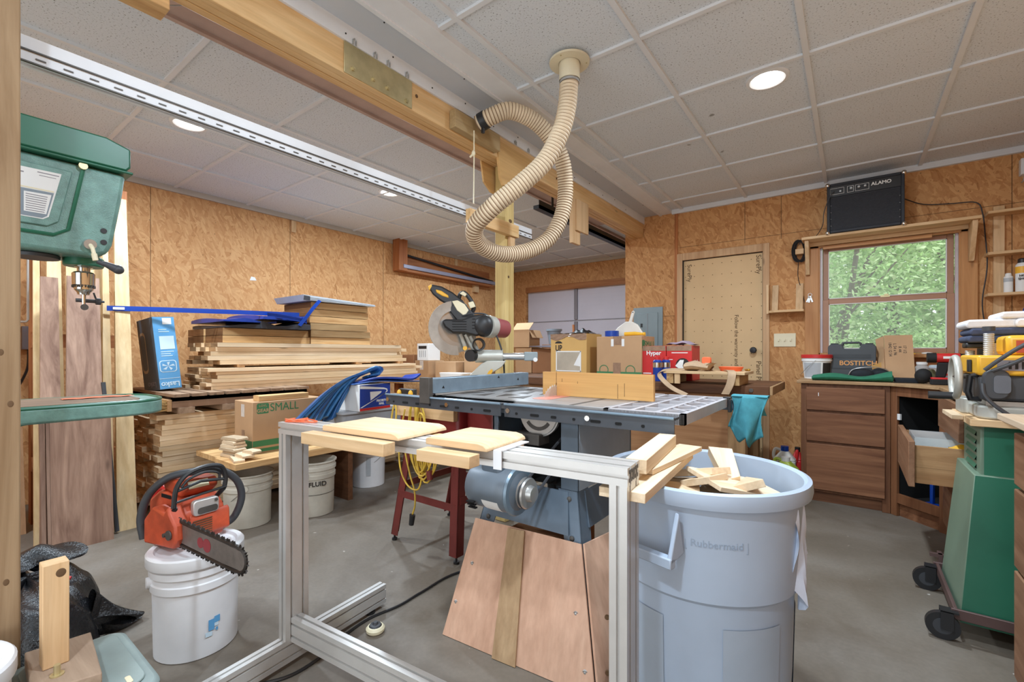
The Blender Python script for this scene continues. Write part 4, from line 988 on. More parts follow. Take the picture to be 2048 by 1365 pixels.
stack('timber_slab', 6, 1, -3.80, 2.15, zt, .60, .47, .062, 1, 'thick short timber in the high pile under the grey sheet', 'timbers in the high pile', .014, .012, 'timber', .004)
# folded grey sheet on the high pile
b = MB()
zz = zt+6*.062
b.prism([(2.10,zz+.002),(2.80,zz+.002),(2.80,zz+.02),(2.12,zz+.05),(2.07,zz+.052)], -4.3, -3.78, 'x')
for k in range(3): b.prism([(2.13,zz+.006+.012*k),(2.80,zz+.003+.006*k),(2.80,zz+.006+.006*k),(2.13,zz+.012+.012*k)], -3.78, -3.765-.004*k, 'x')
t = Thing('grey_sheet', 'folded grey plastic sheet lying on top of the high timber pile', 'plastic sheet', (-4.03,2.45,zz))
t.p('sheet', b, m['tarpg'], w=True); t.p('fold_edge', MB().prism([(2.07,zz+.004),(2.13,zz+.004),(2.13,zz+.04),(2.075,zz+.046)], -3.779, -3.7785, 'x'), m['tarpk'], w=True)
# dark blue tarp on timbers
def roll(b, x0, x1, y0, y1, z0, h, seed, amp=.01, n=14, k=8):
    q = random.Random(seed); ph = [q.uniform(0,6) for _ in range(6)]
    def f(u, v):
        x = x0+(x1-x0)*u; th = 2*PI*v; yc = (y0+y1)/2; ry = (y1-y0)/2
        w_ = 1+.12*math.sin(5*u*PI+ph[0])+.08*math.sin(11*u+ph[1])
        return (x+amp*math.sin(3*th+ph[2]), yc+ry*w_*math.cos(th), z0+h/2+h/2*math.sin(th)*(1+.25*math.sin(7*u+ph[3]+th)) )
    return b.grid(f, n, k*2)
t = Thing('blue_tarp', 'dark blue tarp folded flat on the timbers against the wall', 'tarp', (-4.1,1.75,zt+.116))
z0 = zt+.117
def slab(y0, y1, z, h, x0=-4.45, x1=-3.80, s=0, n=12):
    q = random.Random(s); a = [q.uniform(0,6) for _ in range(4)]
    def f(u, v):
        y = y0+(y1-y0)*u; e = .012*math.sin(6*u+a[0]); x = x0+(x1-x0)*v
        return (x+.02*math.sin(5*u+a[1]) if v > .9 else x, y, z+h*(.75+.25*math.sin(5*u+a[2]))*math.sin(PI*min(1,max(0,.08+.84*v)))**.3 + .008*math.sin(9*u+4*v+a[3])+e*0)
    b = MB(); b.grid(f, n, 10); o = len(b.v)
    b.grid(lambda u, v: (f(u,v)[0], f(u,v)[1], z), n, 10)
    E = [(i*(11)) for i in range(n+1)]
    for i in range(n): b.f.append([E[i],E[i+1],E[i+1]+o,E[i]+o]); b.m.append(0); b.f.append([E[i+1]+10,E[i]+10,E[i]+10+o,E[i+1]+10+o]); b.m.append(0)
    for j in range(10): b.f.append([j+1,j,j+o,j+1+o]); b.m.append(0); b.f.append([n*11+j,n*11+j+1,n*11+j+1+o,n*11+j+o]); b.m.append(0)
    return b
t.p('lower_fold', slab(1.47,2.13,z0,.05,s=1), m['tarpk'], w=True); t.p('upper_fold', slab(1.46,1.86,z0+.045,.035,s=2), m['tarpb'], w=True)
t.p('far_fold', slab(1.72,2.12,z0+.002,.075,x1=-3.77,s=3), m['tarpk'], w=True, label='grey underside fold')
t.p('far_fold', slab(1.73,2.10,z0+.075,.05,x1=-3.775,s=4), m['tarpb'], w=True)
b = MB()
for k in range(5):
    y = 1.76; z = z0+.082+.006*k
    b.strip(spline([(-3.76,y,z+.02),(-3.755,y+.12,z+.01),(-3.757,y+.26,z-.008),(-3.77,y+.335,z-.02)],5), .012, .003, (0,0,1))
t.p('fold_edges', b, m['tarpb'], w=True)
# blue band across
t = Thing('blue_band', 'long flat blue band stretched across the lumber and ending in an upward strap', 'band', (-3.9,1.3,1.42))
t.p('long_band', MB().strip([(-3.95,.815,1.412),(-3.93,1.1,1.423),(-3.86,1.5,1.432),(-3.755,2.02,1.438)], .034, .003, (0,0,1)), m['bluep'], w=True)
t.p('strap', MB().strip([(-3.752,2.02,1.345),(-3.752,2.08,1.42),(-3.752,2.14,1.50),(-3.76,2.21,zz+.01)], .03, .003, (0,.9,-.4)), m['bluep'], w=True)
t.p('sticker', MB().strip([(-3.945,.845,1.4135),(-3.941,.905,1.416)], .016, .0045, (0,0,1)), m['paper'], w=True)
# fan box leaning on the middle stack
t = Thing('fan_box', 'tall blue and grey cardboard fan box standing upside down on the pallet', 'box', (-3.93,1.15,.843), 0, rx=0)
FB = Thing.__new__(Thing)
bx = MB(); bw, bd, bh = .27, .135, .535
t.e.rotation_euler = (R(4), R(-5), R(4)); t.W = Matrix.LocRotScale(Vector(t.e.location), t.e.rotation_euler.to_quaternion(), None)
t.p('carton', MB().box(-bw,0,-.05,bd-.05,0.013,bh), m['boxslate'], bev=.002)
t.p('blue_side', MB().box(.0006,.0016,-.049,bd-.051,.016,bh-.003), m['boxblue'])
def fp(name, y0, y1, z0, z1, mat, x=.002): return t.p(name, MB().box(x,x+.0008,-.05+y0,-.05+y1,z0,z1), mat)
fp('label_block', .03,.12,.30,.395,m['print']); fp('sticker', .06,.115,.48,.525,m['paper']); fp('stripe', .004,.131,.088,.091,m['print'])
b = MB(); b.prism(rpoly(.012-.05,.118-.05,.135,.22,.02),.002,.0026,'x'); fp2 = t.p('picture_frame', b, m['print'])
t.p('fan_picture', MB().prism(rpoly(.018-.05,.112-.05,.14,.215,.016),.0027,.0033,'x'), m['boxblue'], fp2)
b = MB()
for k in range(5):
    a = 2*PI*k/5; c = (.065-.05,.178); b.add([(.0036,c[0],c[1]),(.0036,c[0]+.042*math.cos(a),c[1]+.032*math.sin(a)),(.0036,c[0]+.036*math.cos(a+.5),c[1]+.028*math.sin(a+.5))],[(0,1,2)])
t.p('fan_blades', b, m['print'], fp2, smooth=False)
text(t, 'lettering', 'Lasko', .05, (.0025,bd/2-.05,.048), (0,-1,0), (0,0,-1), m['print'], w=False, bold=.001)
text(t, 'lettering', 'Lasko', .06, (-.12,-.0508,.055), (-1,0,0), (0,0,-1), m['gdoord'], w=False)
for k, z in enumerate((.28,.265,.25,.44,.425)): fp('text_line', .03,.03+(.08,.06,.07,.05,.065)[k],z,z+.005,m['print'])
t.p('fan_tower', MB().prism(rpoly(-.25,-.15,.14,.44,.04), -.0512, -.0502, 'y'), plain('box_tan', (168,148,122), .6), label='printed picture of the fan')
t.p('fan_tower_grille', MB().prism(rpoly(-.24,-.16,.16,.42,.03), -.052, -.0513, 'y'), plain('box_dk', (92,98,104), .6))

# ---------- boards leaning upright at the left ----------
def leaner(lab, y0, y1, xb, xt, H, th, mat, name='upright_board', z0=0.0, skew=0):
    b = MB(); b.add([(xb-th,y0,z0),(xb,y0,z0),(xb,y1,z0),(xb-th,y1,z0),(xt-th,y0+skew,H),(xt,y0+skew,H),(xt,y1+skew*.6,H),(xt-th,y1+skew*.6,H)],[(0,3,2,1),(4,5,6,7),(0,1,5,4),(1,2,6,5),(2,3,7,6),(3,0,4,7)])
    solo(name, lab, 'board', b, mat, ((xb+xt)/2,(y0+y1)/2,z0))
P = lambda *a: leaner(*a)
leaner('dark walnut board front of the leaning boards, wide with swirling grain', .50,.765,-3.545,-3.62,.745,.022,m['walnut'])
leaner('tall walnut board behind the wide one, right of the pair', .562,.738,-3.595,-3.93,1.60,.022,m['walnut'], skew=.06)
leaner('tall walnut board left of the pair behind the drill press', .46,.555,-3.595,-3.93,1.58,.022,m['walnut'], skew=.045)
leaner('narrow walnut board edge standing left of the wide walnut board', .486,.499,-3.545,-3.62,.74,.04,m['walnut'])
leaner('second narrow walnut edge standing beside the first', .462,.48,-3.55,-3.63,.76,.03,m['walnut'])
leaner('pale tall board at the right end of the leaning boards', .805,.905,-3.66,-4.12,2.20,.025,m['palew'], skew=.084)
leaner('pale board standing directly left of the tallest one', .745,.803,-3.685,-4.15,2.20,.025,m['palew'], skew=.088)
leaner('pale poplar board leaning behind the walnut boards', .594,.80,-3.72,-4.17,1.88,.025,m['palew'], skew=.06)
leaner('pale knotty board behind the walnut pair with an orange streak', .505,.592,-3.72,-4.17,1.85,.025,m['palew'], skew=.06)
leaner('thin off white strip at the back of the leaning boards', .455,.503,-3.74,-4.19,1.82,.02,m['palew'], skew=.05)
leaner('tan board leaning alone beside the near post', .22,.463,-4.08,-4.50,1.85,.022,wood('tan_board', (204,164,128), (176,134,98), 'z', .7, .6, .05))
t = Thing('lumber_rack', 'dark timber rack frame behind the leaning boards', 'rack', (-4.25,.4,0))
for y in (.505,.95): t.p('upright', MB().box(-4.36,-4.27,y,y+.045,0,2.3), m['cedar'], w=True)
for z in (.35,1.15): t.p('rail', MB().box(-4.269,-4.225,.505,.995,z,z+.09), m['cedary'], w=True)
solo('black_pipe', 'slim black steel bar leaning against the pale boards', 'bar', MB().tube([(-3.64,.80,.012),(-3.79,.765,.93)],.012,8), m['rubber'], (-3.62,.8,0))
solo('bent_rod', 'thin bent grey rod hanging beside the drill press', 'rod', MB().tube([(-4.219,.487,1.72),(-4.219,.487,1.33),(-4.219,.478,1.315),(-4.219,.44,1.313)],.007,6), m['steel'], (-4.21,.487,1.31))
t = Thing('wall_outlet', 'grey outlet box on the dark wall seen left of the walnut boards', 'outlet', (-4.855,.56,1.2))
t.p('box', MB().box(-4.859,-4.82,.525,.605,1.14,1.31), m['gdoord'], w=True, bev=.003); t.p('cable', MB().tube(spline([(-4.83,.56,1.14),(-4.8,.55,1.0),(-4.78,.50,.86),(-4.8,.46,.72)],6),.008,6), m['black'], w=True)

# ---------- plank shelf with buckets below ----------
t = Thing('plank_shelf', 'low plank shelf in front of the lumber stacks over the buckets', 'plank shelf', (-3.3,2.4,.4))
t.p('front_plank', MB().box(-3.29,-2.99,1.21,3.6,.40,.438), m['timber'], w=True, bev=.002)
t.p('rear_plank', MB().box(-3.66,-3.30,1.23,3.6,.40,.436), m['timber'], w=True, bev=.002)
for y in (2.02,3.4): t.p('support_panel', MB().box(-3.6,-3.05,y,y+.04,0,.399), m['darkw'], w=True)
def bucket(name, lab, x, y, h=.37, r=.15, rb=.13, mat=None, rz=0, lid=False, grp='white plastic buckets', bail=True, d=1):
    mat = mat or m['bucket']; t = Thing(name, lab, 'bucket', (x,y,0), rz, grp); b = MB()
    k = lambda z: rb+(r-.012-rb)*z/h
    prof = [(.0001,.004),(rb-.004,.004),(rb-.004,0),(rb,.004),(k(h*.68),h*.68),(k(h*.69)+.007,h*.69),(k(h*.76)+.007,h*.76),(k(h*.77)+.002,h*.77),(k(h*.83)+.002,h*.83),(k(h*.84)+.009,h*.84),(k(h*.9)+.009,h*.9),(k(h*.91)+.003,h*.91),(k(h*.97)+.003,h*.97),(r,h*.975),(r,h)]
    if not lid: prof += [(r-.006,h),(k(h)-.008,h*.95),(rb-.006,.01),(.0001,.008)]
    else: prof += [(.0001,h)]
    b.lathe(prof, 48, cap=False); t.p('body', b, mat)
    if lid: t.p('lid', MB().lathe([(r+.004,h*.93),(r+.006,h*.94),(r+.006,h+.012),(r+.001,h+.018),(r-.018,h+.018),(r-.024,h+.008),(r-.05,h+.006),(.05,h+.006),(.045,h+.012),(.04,h+.006),(.0001,h+.006)],48,cap=False), mat)
    zz = h*.77
    for s in (-1,1): t.p('ear', MB().cyl((s*(k(zz)+.0),0,zz),(s*(k(zz)+.016),0,zz),.02,n=12), mat)
    if bail:
        rr = k(zz)+.013; pts = [(rr*math.cos(PI*i/14), -d*(rr+.01)*math.sin(PI*i/14)*.72, zz-(rr)*math.sin(PI*i/14)*.75) for i in range(15)]
        t.p('bail', MB().tube(pts,.0026,6), m['steel'])
    return t
bucket('bucket','open white bucket nearest under the plank shelf end',-3.185,1.365,.335,.152,.135,m['bucketd'],-30)
t = bucket('bucket','stained bucket with black lettering under the plank shelf, behind the aluminium leg',-3.03,1.735,.37,.15,.13,m['bucketd'],130,bail=False)
nv = Vector((.94,-.34,0)); 
text(t,'lettering','FLUID',.043,tuple(Vector((-3.03,1.735,.225))+nv*.139),(.34,.94,0),(0,0,1),m['ink'],bold=.001)
b = MB(); b.lathe([(.1365,.15),(.1368,.153)],40,cap=False); t.p('stripe', b, m['ink'])
t = bucket('bucket','clean white bucket with a warning label farthest under the plank shelf',-3.30,2.38,.37,.152,.132,m['bucket'],20)
t.p('warning_label', MB().grid(lambda u,v:(.1425*math.cos(R(-62+14*u))*(1-.03*(1-v)),.1425*math.sin(R(-62+14*u))*(1-.03*(1-v)),.10+.17*v),4,2), m['tarpg'])
t = bucket('bucket','small cream pail with black handle behind the red stand legs',-1.86,2.72,.22,.10,.09,m['bucketd'],10)
# scraps and boxes on the plank shelf
rs = random.Random(5); sp = [(-3.20,1.36,.439,.20,.09),(-3.19,1.37,.460,.19,.085),(-3.21,1.35,.481,.17,.08),(-3.22,1.36,.502,.15,.08),(-3.22,1.36,.523,.14,.075),(-3.23,1.37,.545,.16,.08),(-3.07,1.32,.439,.16,.06),(-3.06,1.36,.458,.12,.07),(-3.05,1.40,.477,.10,.06)]
for k, (x,y,z,L,wd) in enumerate(sp):
    lab = ('offcut in the taller pile at the near plank shelf end, ' + ['bottom one','second from bottom','third from bottom','fourth from bottom','second from top','top one'][k]) if k < 6 else ('flat offcut in the low pile at the plank shelf corner, ' + ['bottom one','middle one','top one'][k-6])
    solo('wood_offcut', lab, 'offcut', MB().prism([(-L/2,0),(L/2,0),(L/2,.012),(L/2-.015,.019),(-L/2+.012,.019),(-L/2,.008)],-wd/2,wd/2,'y'), m['scrap'], (x-.03,y-.055,z), rs.uniform(-14,14), 'offcuts on the plank shelf', False)
def carton(lab, x0,x1,y0,y1,z0,z1, mat, name='cardboard_box', tape=True, rz=0, grp=None):
    c = ((x0+x1)/2,(y0+y1)/2,z0); t = Thing(name, lab, 'box', c, rz, grp); hx, hy, h = (x1-x0)/2, (y1-y0)/2, z1-z0
    t.p('carton', MB().box(-hx,hx,-hy,hy,0,h), mat, bev=.004)
    t.hx, t.hy, t.h = hx, hy, h
    t.p('flap_seam', MB().box(-hx+.004,hx-.004,-.0015,.0015,h,h+.0008), m['inkb'])
    return t
t = carton('large cardboard box marked SMALL on the plank shelf behind the aluminium stand', -3.47,-3.20,1.40,1.90,.439,.785, m['card'])
X = t.hx+.0008
t.p('print_band', MB().box(X,X+.0006,-t.hy+.002,t.hy-.002,.045,.085).box(X,X+.0006,-t.hy+.002,t.hy-.002,.008,.03), m['grn'])
t.p('badge', MB().prism(rpoly(-.222,-.142,.265,.335,.012),X,X+.0006,'x'), m['grn'])
text(t,'lettering','GEAR',.032,(X+.0012,-.182,.285),(0,1,0),(0,0,1),m['card'],w=False,bold=.0008); text(t,'lettering','LOYL',.022,(X+.0012,-.182,.318),(0,1,0),(0,0,1),m['card'],w=False)
text(t,'lettering','SMALL',.078,(X+.0012,-.035,.30),(0,1,0),(0,0,1),m['grn'],w=False,sx=.9)
t.p('white_tape', MB().box(-.03,.02,-t.hy-.0012,-t.hy-.0004,.24,.325), m['clrtape']); t.p('print_band', MB().box(-t.hx+.002,t.hx-.002,-t.hy-.001,-t.hy-.0003,.0,.085), m['grn'])
t.p('brown_tape', MB().box(-.02,.02,-t.hy-.002,-t.hy-.0012,.0,.15), m['tape'])
solo('wood_offcut', 'short rounded two by four lying on top of the SMALL box', 'offcut', MB().prism(rpoly(-3.30,-3.215,.7862,.824,.006),1.45,1.80,'y'), m['timber'], (-3.26,1.62,.786))
t = Thing('grey_tote', 'grey plastic tote under the postal box on the plank shelf', 'tote', (-3.2,2.25,.439))
t.p('bin', MB().prism(rpoly(-3.36,-2.98,1.93,2.75,.03),.439,.66), plain('tote_grey', (150,152,156), .45), w=True, bev=.003); t.p('rim', MB().prism(rpoly(-3.38,-2.96,1.915,2.765,.035),.66,.675), plain('tote_rim', (168,170,174), .45), w=True, bev=.003)
t = Thing('postal_box', 'white and blue priority mail box with eagle mark under the light tarp', 'box', (-3.08,2.18,.676), 6)
hx, hy, h = .13,.155,.20
t.p('carton', MB().box(-hx,hx,-hy,hy,0,h), m['paper'], bev=.003)
X = hx+.0006
t.p('blue_face', MB().box(X,X+.0006,-hy+.003,hy-.003,.022,h-.003), m['usps']); t.p('red_band', MB().box(X,X+.0006,-hy+.003,hy-.003,.003,.021), m['redp'])
X += .0009
t.p('eagle_mark', MB().prism([(-hy+.005,.028),(hy-.06,.118),(hy-.04,.145),(hy-.06,.152),(-hy+.005,.17),(-hy+.005,.192),(hy-.07,.166),(hy-.035,.155),(hy-.03,.135),(-hy+.02,.026)],X,X+.0005,'x').prism([(-.05,.075),(.055,.128),(.06,.14),(-.055,.142)],X,X+.0005,'x'), m['paper'])
text(t,'lettering','PRIORITY\nMAIL',.024,(X+.001,.06,.055),(0,1,0),(0,0,1),m['paper'],w=False,bold=.0008)
# light blue tarp draped over the postal box
t = Thing('light_tarp', 'light blue tarp folded in long loops draped over the postal box', 'tarp', (-3.08,2.0,.88))
for k in range(8):
    s = k*.016; b = MB(); e = k*.045
    path = [(-3.02-s*.5+.01,1.60+e*.95,.655+.02*(k % 2)-.006*k),(-3.02-s*.4,1.68+e*.9,.72+.004*k),(-3.03-s*.4,1.82+e*.75,.825+.008*k),(-3.05-s*.3,1.98+e*.55,.905+.006*k),(-3.07,2.18+e*.25,.955+.006*k),(-3.08,2.29,.985-.004*k),(-3.09,2.335-.01*k,.965-.006*k),(-3.09,2.30-.015*k,.925)]
    b.strip(spline(path,6), .075+.035*math.sin(k*1.3+1), .016, (1,-.1+.06*k,.35)); t.p('fold', b, m['tarpl'] if k % 3 else plain('tarp_mid%d' % k, (40,92,150), .35, 0, .2, 11), w=True, bev=.004)
t.p('far_flap', MB().strip(spline([(-3.05,2.06,.882),(-3.03,2.2,.91),(-3.0,2.36,.905),(-2.97,2.5,.892),(-2.96,2.58,.93)],6), .16, .018, (1,.2,.1)), m['tarpb'], w=True, bev=.004)
t.p('under_flap', MB().strip(spline([(-3.06,2.0,.879),(-3.04,2.2,.895),(-3.0,2.45,.882),(-2.97,2.62,.878)],6), .2, .008, (1,.1,.0)), plain('tarp_mid', (44,84,150), .35, 0, .2, 11), w=True, bev=.003)

# ---------- drill press ----------
t = Thing('drill_press', 'green floor drill press behind the near post on the left', 'drill press', (-2.2,.0,0))
DX = -2.2
t.p('base', MB().prism(rpoly(-2.37,-2.03,-.42,.03,.04),0,.06), m['green'], w=True, bev=.006)
t.p('column', MB().cyl((DX,-.12,.06),(DX,-.12,1.50),.042,n=28), m['steel'], w=True)
t.p('belt_cover', MB().prism([(-.42,1.77),(.485,1.77),(.497,1.785),(.497,1.85),(.43,1.872),(-.42,1.872)], -2.335, -2.085, 'x'), m['green'], w=True, bev=.006)
t.p('cover_lip', MB().box(-2.34,-2.08,-.425,.503,1.760,1.7695), m['green'], w=True, bev=.004)
b = MB(); b.prism([(-.3,1.455),(.40,1.450),(.435,1.465),(.45,1.50),(.475,1.66),(.487,1.7595),(-.3,1.7595)], -2.30, -2.10, 'x')
hd = t.p('head', b, m['greenham'], w=True, bev=.014)
b = MB(); b.prism([(-.25,1.535),(.285,1.53),(.312,1.55),(.345,1.725),(-.25,1.725)],-2.0995,-2.093,'x'); fr = t.p('label_frame', b, m['greenham'], hd, w=True, bev=.003)
t.p('groove', MB().tube([(-2.0985,-.25,1.512),(-2.0985,.30,1.506),(-2.0985,.335,1.53),(-2.0985,.372,1.745)],.006,6), m['green'], hd, w=True)
t.p('label_plate', MB().prism([(-.25,1.555),(.275,1.55),(.288,1.56),(.318,1.708),(-.25,1.70)],-2.0928,-2.0918,'x'), m['paper'], fr, w=True)
t.p('label_lower', MB().prism([(-.25,1.558),(.273,1.553),(.284,1.562),(.300,1.64),(-.25,1.635)],-2.0917,-2.0912,'x'), plain('label_grey', (128,140,150), .5), fr, w=True)
t.p('chart', MB().prism([(.232,1.567),(.282,1.567),(.294,1.632),(.232,1.63)],-2.0911,-2.0908,'x'), m['paper'], fr, w=True)
b = MB()
for k in range(8): b.box(-2.0907,-2.0904,.236,.278+.001*k,1.571+.0072*k,1.5735+.0072*k)
for k in range(9): b.box(-2.0910,-2.0907,.16,.222-.012*(k % 3),1.565+.0075*k,1.5682+.0075*k)
b.box(-2.0917,-2.0914,.262,.312,1.697,1.700); b.box(-2.0917,-2.0914,.266,.305,1.688,1.690); b.box(-2.0917,-2.0914,.19,.232,1.688,1.692)
t.p('print_lines', b, m['gdoord'], fr, w=True)['kind'] = 'stuff'
t.p('label_stripe', MB().box(-2.0917,-2.0911,-.25,.30,1.642,1.646), m['ivory'], fr, w=True)
t.p('screw', MB().cyl((-2.098,.37,1.752),(-2.085,.37,1.752),.012,n=12), m['zinc'], hd, w=True)
for z in (1.545,1.505): t.p('socket_screw', MB().cyl((-2.0995,.425,z),(-2.097,.425,z),.009,n=14), m['black'], hd, w=True)
t.p('quill_boss', MB().lathe([(.052,0),(.055,.004),(.055,.03),(.05,.035)],28,(DX,.391,1.425)), m['green'], w=True)
t.p('depth_ring', MB().lathe([(.06,0),(.062,.01),(.05,.02)],28,(DX,.27,1.437)), m['rubber'], w=True)
ch = t.p('chuck', MB().lathe([(.016,.0),(.018,.008),(.026,.018),(.0265,.03),(.031,.034),(.032,.075),(.027,.08),(.018,.083),(.018,.096),(.025,.098),(.025,.112),(.016,.114),(.016,.13)],32,(DX,.391,1.325)), m['chrome'], w=True)
b = MB()
for i in range(20):
    a = 2*PI*i/20; b.box(-.002,.002,-.0015,.0015,-.004,.004); 
    for p in b.v[-8:]: p.x, p.y, p.z = DX+p.x+.0305*math.cos(a), .391+p.y+.0305*math.sin(a), 1.354+p.z
t.p('chuck_teeth', b, m['castd'], ch, w=True)['kind'] = 'stuff'
t.p('bit', MB().cyl((DX,.391,1.325),(DX,.391,1.29),.006,n=10), m['chrome'], w=True)
ky = t.p('chuck_key', MB().cyl((DX-.004,.371,1.305),(DX-.004,.431,1.305),.007,n=10).cyl((DX-.004,.424,1.305),(DX-.004,.438,1.305),.012,n=12).cyl((DX-.004,.438,1.305),(DX-.004,.448,1.305),.004,n=8).tube([(DX+.01,.416,1.334),(DX+.004,.423,1.314)],.003,6), m['rubber'], w=True)
t.p('key_tag', MB().cyl((DX+.018,.390,1.28),(DX+.02,.390,1.28),.011,n=16), m['castd'], ky, w=True)
t.p('hub', MB().cyl((-2.10,.387,1.492),(-2.08,.387,1.488),.017,n=18), m['steel'], w=True)
t.p('lever', MB().tube([(-2.085,.387,1.488),(-2.07,.39,1.475),(-2.065,.393,1.455)],.006,8).cyl((-2.065,.393,1.455),(-2.063,.397,1.432),.008,n=10), m['ivory'], w=True)
t.p('knob', MB().tube([(-2.063,.40,1.43),(-2.06,.425,1.422),(-2.057,.447,1.412)],[.007,.010,.014],12).ball((-2.056,.455,1.409),(.016,.017,.016)), m['rubber'], w=True)
t.p('far_lever', MB().tube([(-2.27,.24,1.445),(-2.30,.18,1.41),(-2.33,.10,1.36)],[.006,.007,.012],10), m['rubber'], w=True)
t.p('table', MB().prism(rpoly(-2.40,-2.03,.02,.605,.13,10),.895,.945), m['greenham'], w=True, bev=.008)
t.p('table_rim', MB().tube([(x,y,.945) for x,y in rpoly(-2.396,-2.034,.024,.601,.128,10)],.006,8,True), m['green'], w=True)
t.p('work_board', MB().prism(rpoly(-2.375,-2.045,.04,.53,.08,8),.9452,.9512), wood('work_board', (150,122,98), (118,94,74), 'y', .9, .6, .05), w=True)
t.p('table_bracket', MB().prism([(-.2,.82),(.25,.885),(.30,.895),(-.2,.895)],-2.27,-2.13,'x'), m['green'], w=True, bev=.004)
t.p('collar', MB().cyl((DX,-.12,.80),(DX,-.12,.90),.062,n=24), m['green'], w=True)
t.p('motor', MB().cyl((DX,-.42,1.45),(DX,-.42,1.68),.085,n=28), m['black'], w=True)
solo('orange_rag', 'flattened orange and red scrap of tape on the drill press table', 'scrap', MB().grid(lambda u,v:(-2.27+.05*v+.006*math.sin(9*u),.34+.2*u,.9528+.0015*abs(math.sin(11*u+4*v))),16,5), m['orangeb'], (-2.25,.44,.952))
# cobweb strand near the ceiling
solo('cobweb', 'pale dusty cobweb strand hanging from the ceiling at upper left', 'cobweb', MB().tube(spline([(-2.05,.9,2.598),(-2.05,.72,2.50),(-2.05,.6,2.42),(-2.05,.45,2.36),(-2.05,.25,2.34)],6),.0025,5), m['tarpg'], (-2.05,.7,2.4))
# ---------- bag, bin and bolt stand at lower left ----------
rb = random.Random(9)
def bagf(cx, cy, rx, ry, h, seed, n=40, k=22):
    q = random.Random(seed); ph = [q.uniform(0,6) for _ in range(8)]
    def f(u, v):
        a = 2*PI*u; s = math.sin(PI*(.5-.5*v)) if False else math.cos(PI/2*v)**.55
        w_ = 1+.09*math.sin(3*a+ph[0])+.05*math.sin(7*a+ph[1]+3*v)+.03*math.sin(13*a+ph[2]+7*v)+.015*math.sin(29*a+9*v+ph[5])
        z = h*math.sin(PI/2*v)*(1+.08*math.sin(4*a+ph[3])+.05*math.sin(9*a+ph[4]+5*v))+.008*math.sin(23*v+5*a)*v
        return (cx+rx*s*w_*math.cos(a), cy+ry*s*w_*math.sin(a), max(.003,z))
    return MB().grid(f, n, k)
t = Thing('trash_bag', 'glossy black plastic bag slumped on the floor at lower left', 'bag', (-2.5,.29,0))
t.p('bag', bagf(-2.50,.285,.33,.215,.25,4,72,40), m['bag'], w=True, ang=50)
t.p('bag_tail', MB().grid(lambda u,v:(-2.37-.02*u+.03*math.sin(9*v+3*u),.45+.15*u+.012*math.sin(21*v), .006+(.13*(1-u)**1.2+.025)*abs(math.sin(PI*v*.98+.02))*(1+.25*math.sin(23*v+4*u))),14,40), m['bag'], w=True, ang=50)
t = Thing('folded_bag', 'small bunched black plastic bag lying on top of the larger bag', 'bag', (-2.6,.33,.25))
t.p('bag', MB().grid(lambda u,v:(-2.62+.08*math.cos(2*PI*v)*(1+.3*math.sin(9*u+2*v)), .20+.25*u+.02*math.sin(14*v+6*u), .285+.045*math.sin(2*PI*v)*(1+.35*math.sin(11*u+9*v))*(1-.4*abs(2*u-1))),26,30), m['bag'], w=True, ang=50)
t.p('red_tie', MB().tube([(-2.52,.33,.25),(-2.48,.37,.243),(-2.46,.40,.232)],.007,8), m['redp'], w=True)
t = Thing('green_bin', 'flat green grey plastic tote with lid at the lower left corner', 'tote', (-1.62,.29,0))
t.p('bin', MB().prism(rpoly(-1.80,-1.47,.18,.39,.04),0,.235,'z',rpoly(-1.82,-1.45,.165,.405,.04)), m['greenbin'], w=True)
t.p('lid', MB().prism(rpoly(-1.825,-1.44,.16,.415,.05),.2355,.262), m['greenbin'], w=True, bev=.012)
t.p('lid_panel', MB().prism(rpoly(-1.80,-1.475,.185,.39,.04),.2622,.268), m['greenbin'], w=True, bev=.004)
for y in (.225,.355): t.p('vent_slot', MB().prism(rpoly(-1.525,-1.49,y-.006,y+.006,.005),.2682,.2695), m['ivory'], w=True)
t = Thing('jig_stand', 'upright pine stub screwed to a bolted plank standing on the green tote', 'jig', (-1.66,.26,.27))
t.p('plank', MB().prism([(-1.79,.20),(-1.56,.185),(-1.52,.305),(-1.77,.33)],.2697,.309), m['walnutx'] if 'walnutx' in m else wood('plank_brown', (182,158,136), (150,126,106), 'x', .9, .7, .05), w=True, bev=.003)
t.p('upright', MB().box(-1.692,-1.645,.215,.265,.3095,.575), m['pinez'], w=True, bev=.002)
t.p('knot', MB().ball((-1.6452,.249,.548),(.0012,.0105,.0115)), m['inkb'], w=True)
t.p('bolt', MB().cyl((-1.60,.235,.309),(-1.60,.235,.335),.007,n=10).cyl((-1.60,.235,.309),(-1.60,.235,.312),.014,n=14), m['zinc'], w=True)
# ---------- lidded buckets and chainsaw ----------
t = bucket('bucket','white lidded bucket carrying the chainsaw',-2.03,.685,.362,.152,.134,m['bucket'],-100,True)
for a0,a1,z0,z1,mt in ((96,104,.095,.135,'boxblue'),(100,110,.105,.125,'print'),(104,112,.118,.142,'boxblue'),(92,101,.075,.092,'print'),(106,109,.088,.10,'boxblue')):
    t.p('torn_label', MB().grid(lambda u,v:((.1383+.0006*(mt=='boxblue'))*math.cos(R(a0+(a1-a0)*u)),(.1383+.0006*(mt=='boxblue'))*math.sin(R(a0+(a1-a0)*u)),z0+(z1-z0)*v),5,2), m[mt])
bucket('bucket','white lidded bucket cropped by the lower left corner of the view',-1.66,.015,.372,.152,.134,m['bucket'],40,True,bail=False)
CSX = 9
t = Thing('chainsaw', 'orange chainsaw with black handles resting on the lidded white bucket', 'chainsaw', (-2.09,.60,.381), CSX)
b = MB(); b.prism([(-.20,0),(.055,0),(.07,.03),(.065,.12),(.02,.165),(-.12,.19),(-.20,.14)],.035,.185,'y'); t.p('housing', b, m['orange'], bev=.012)
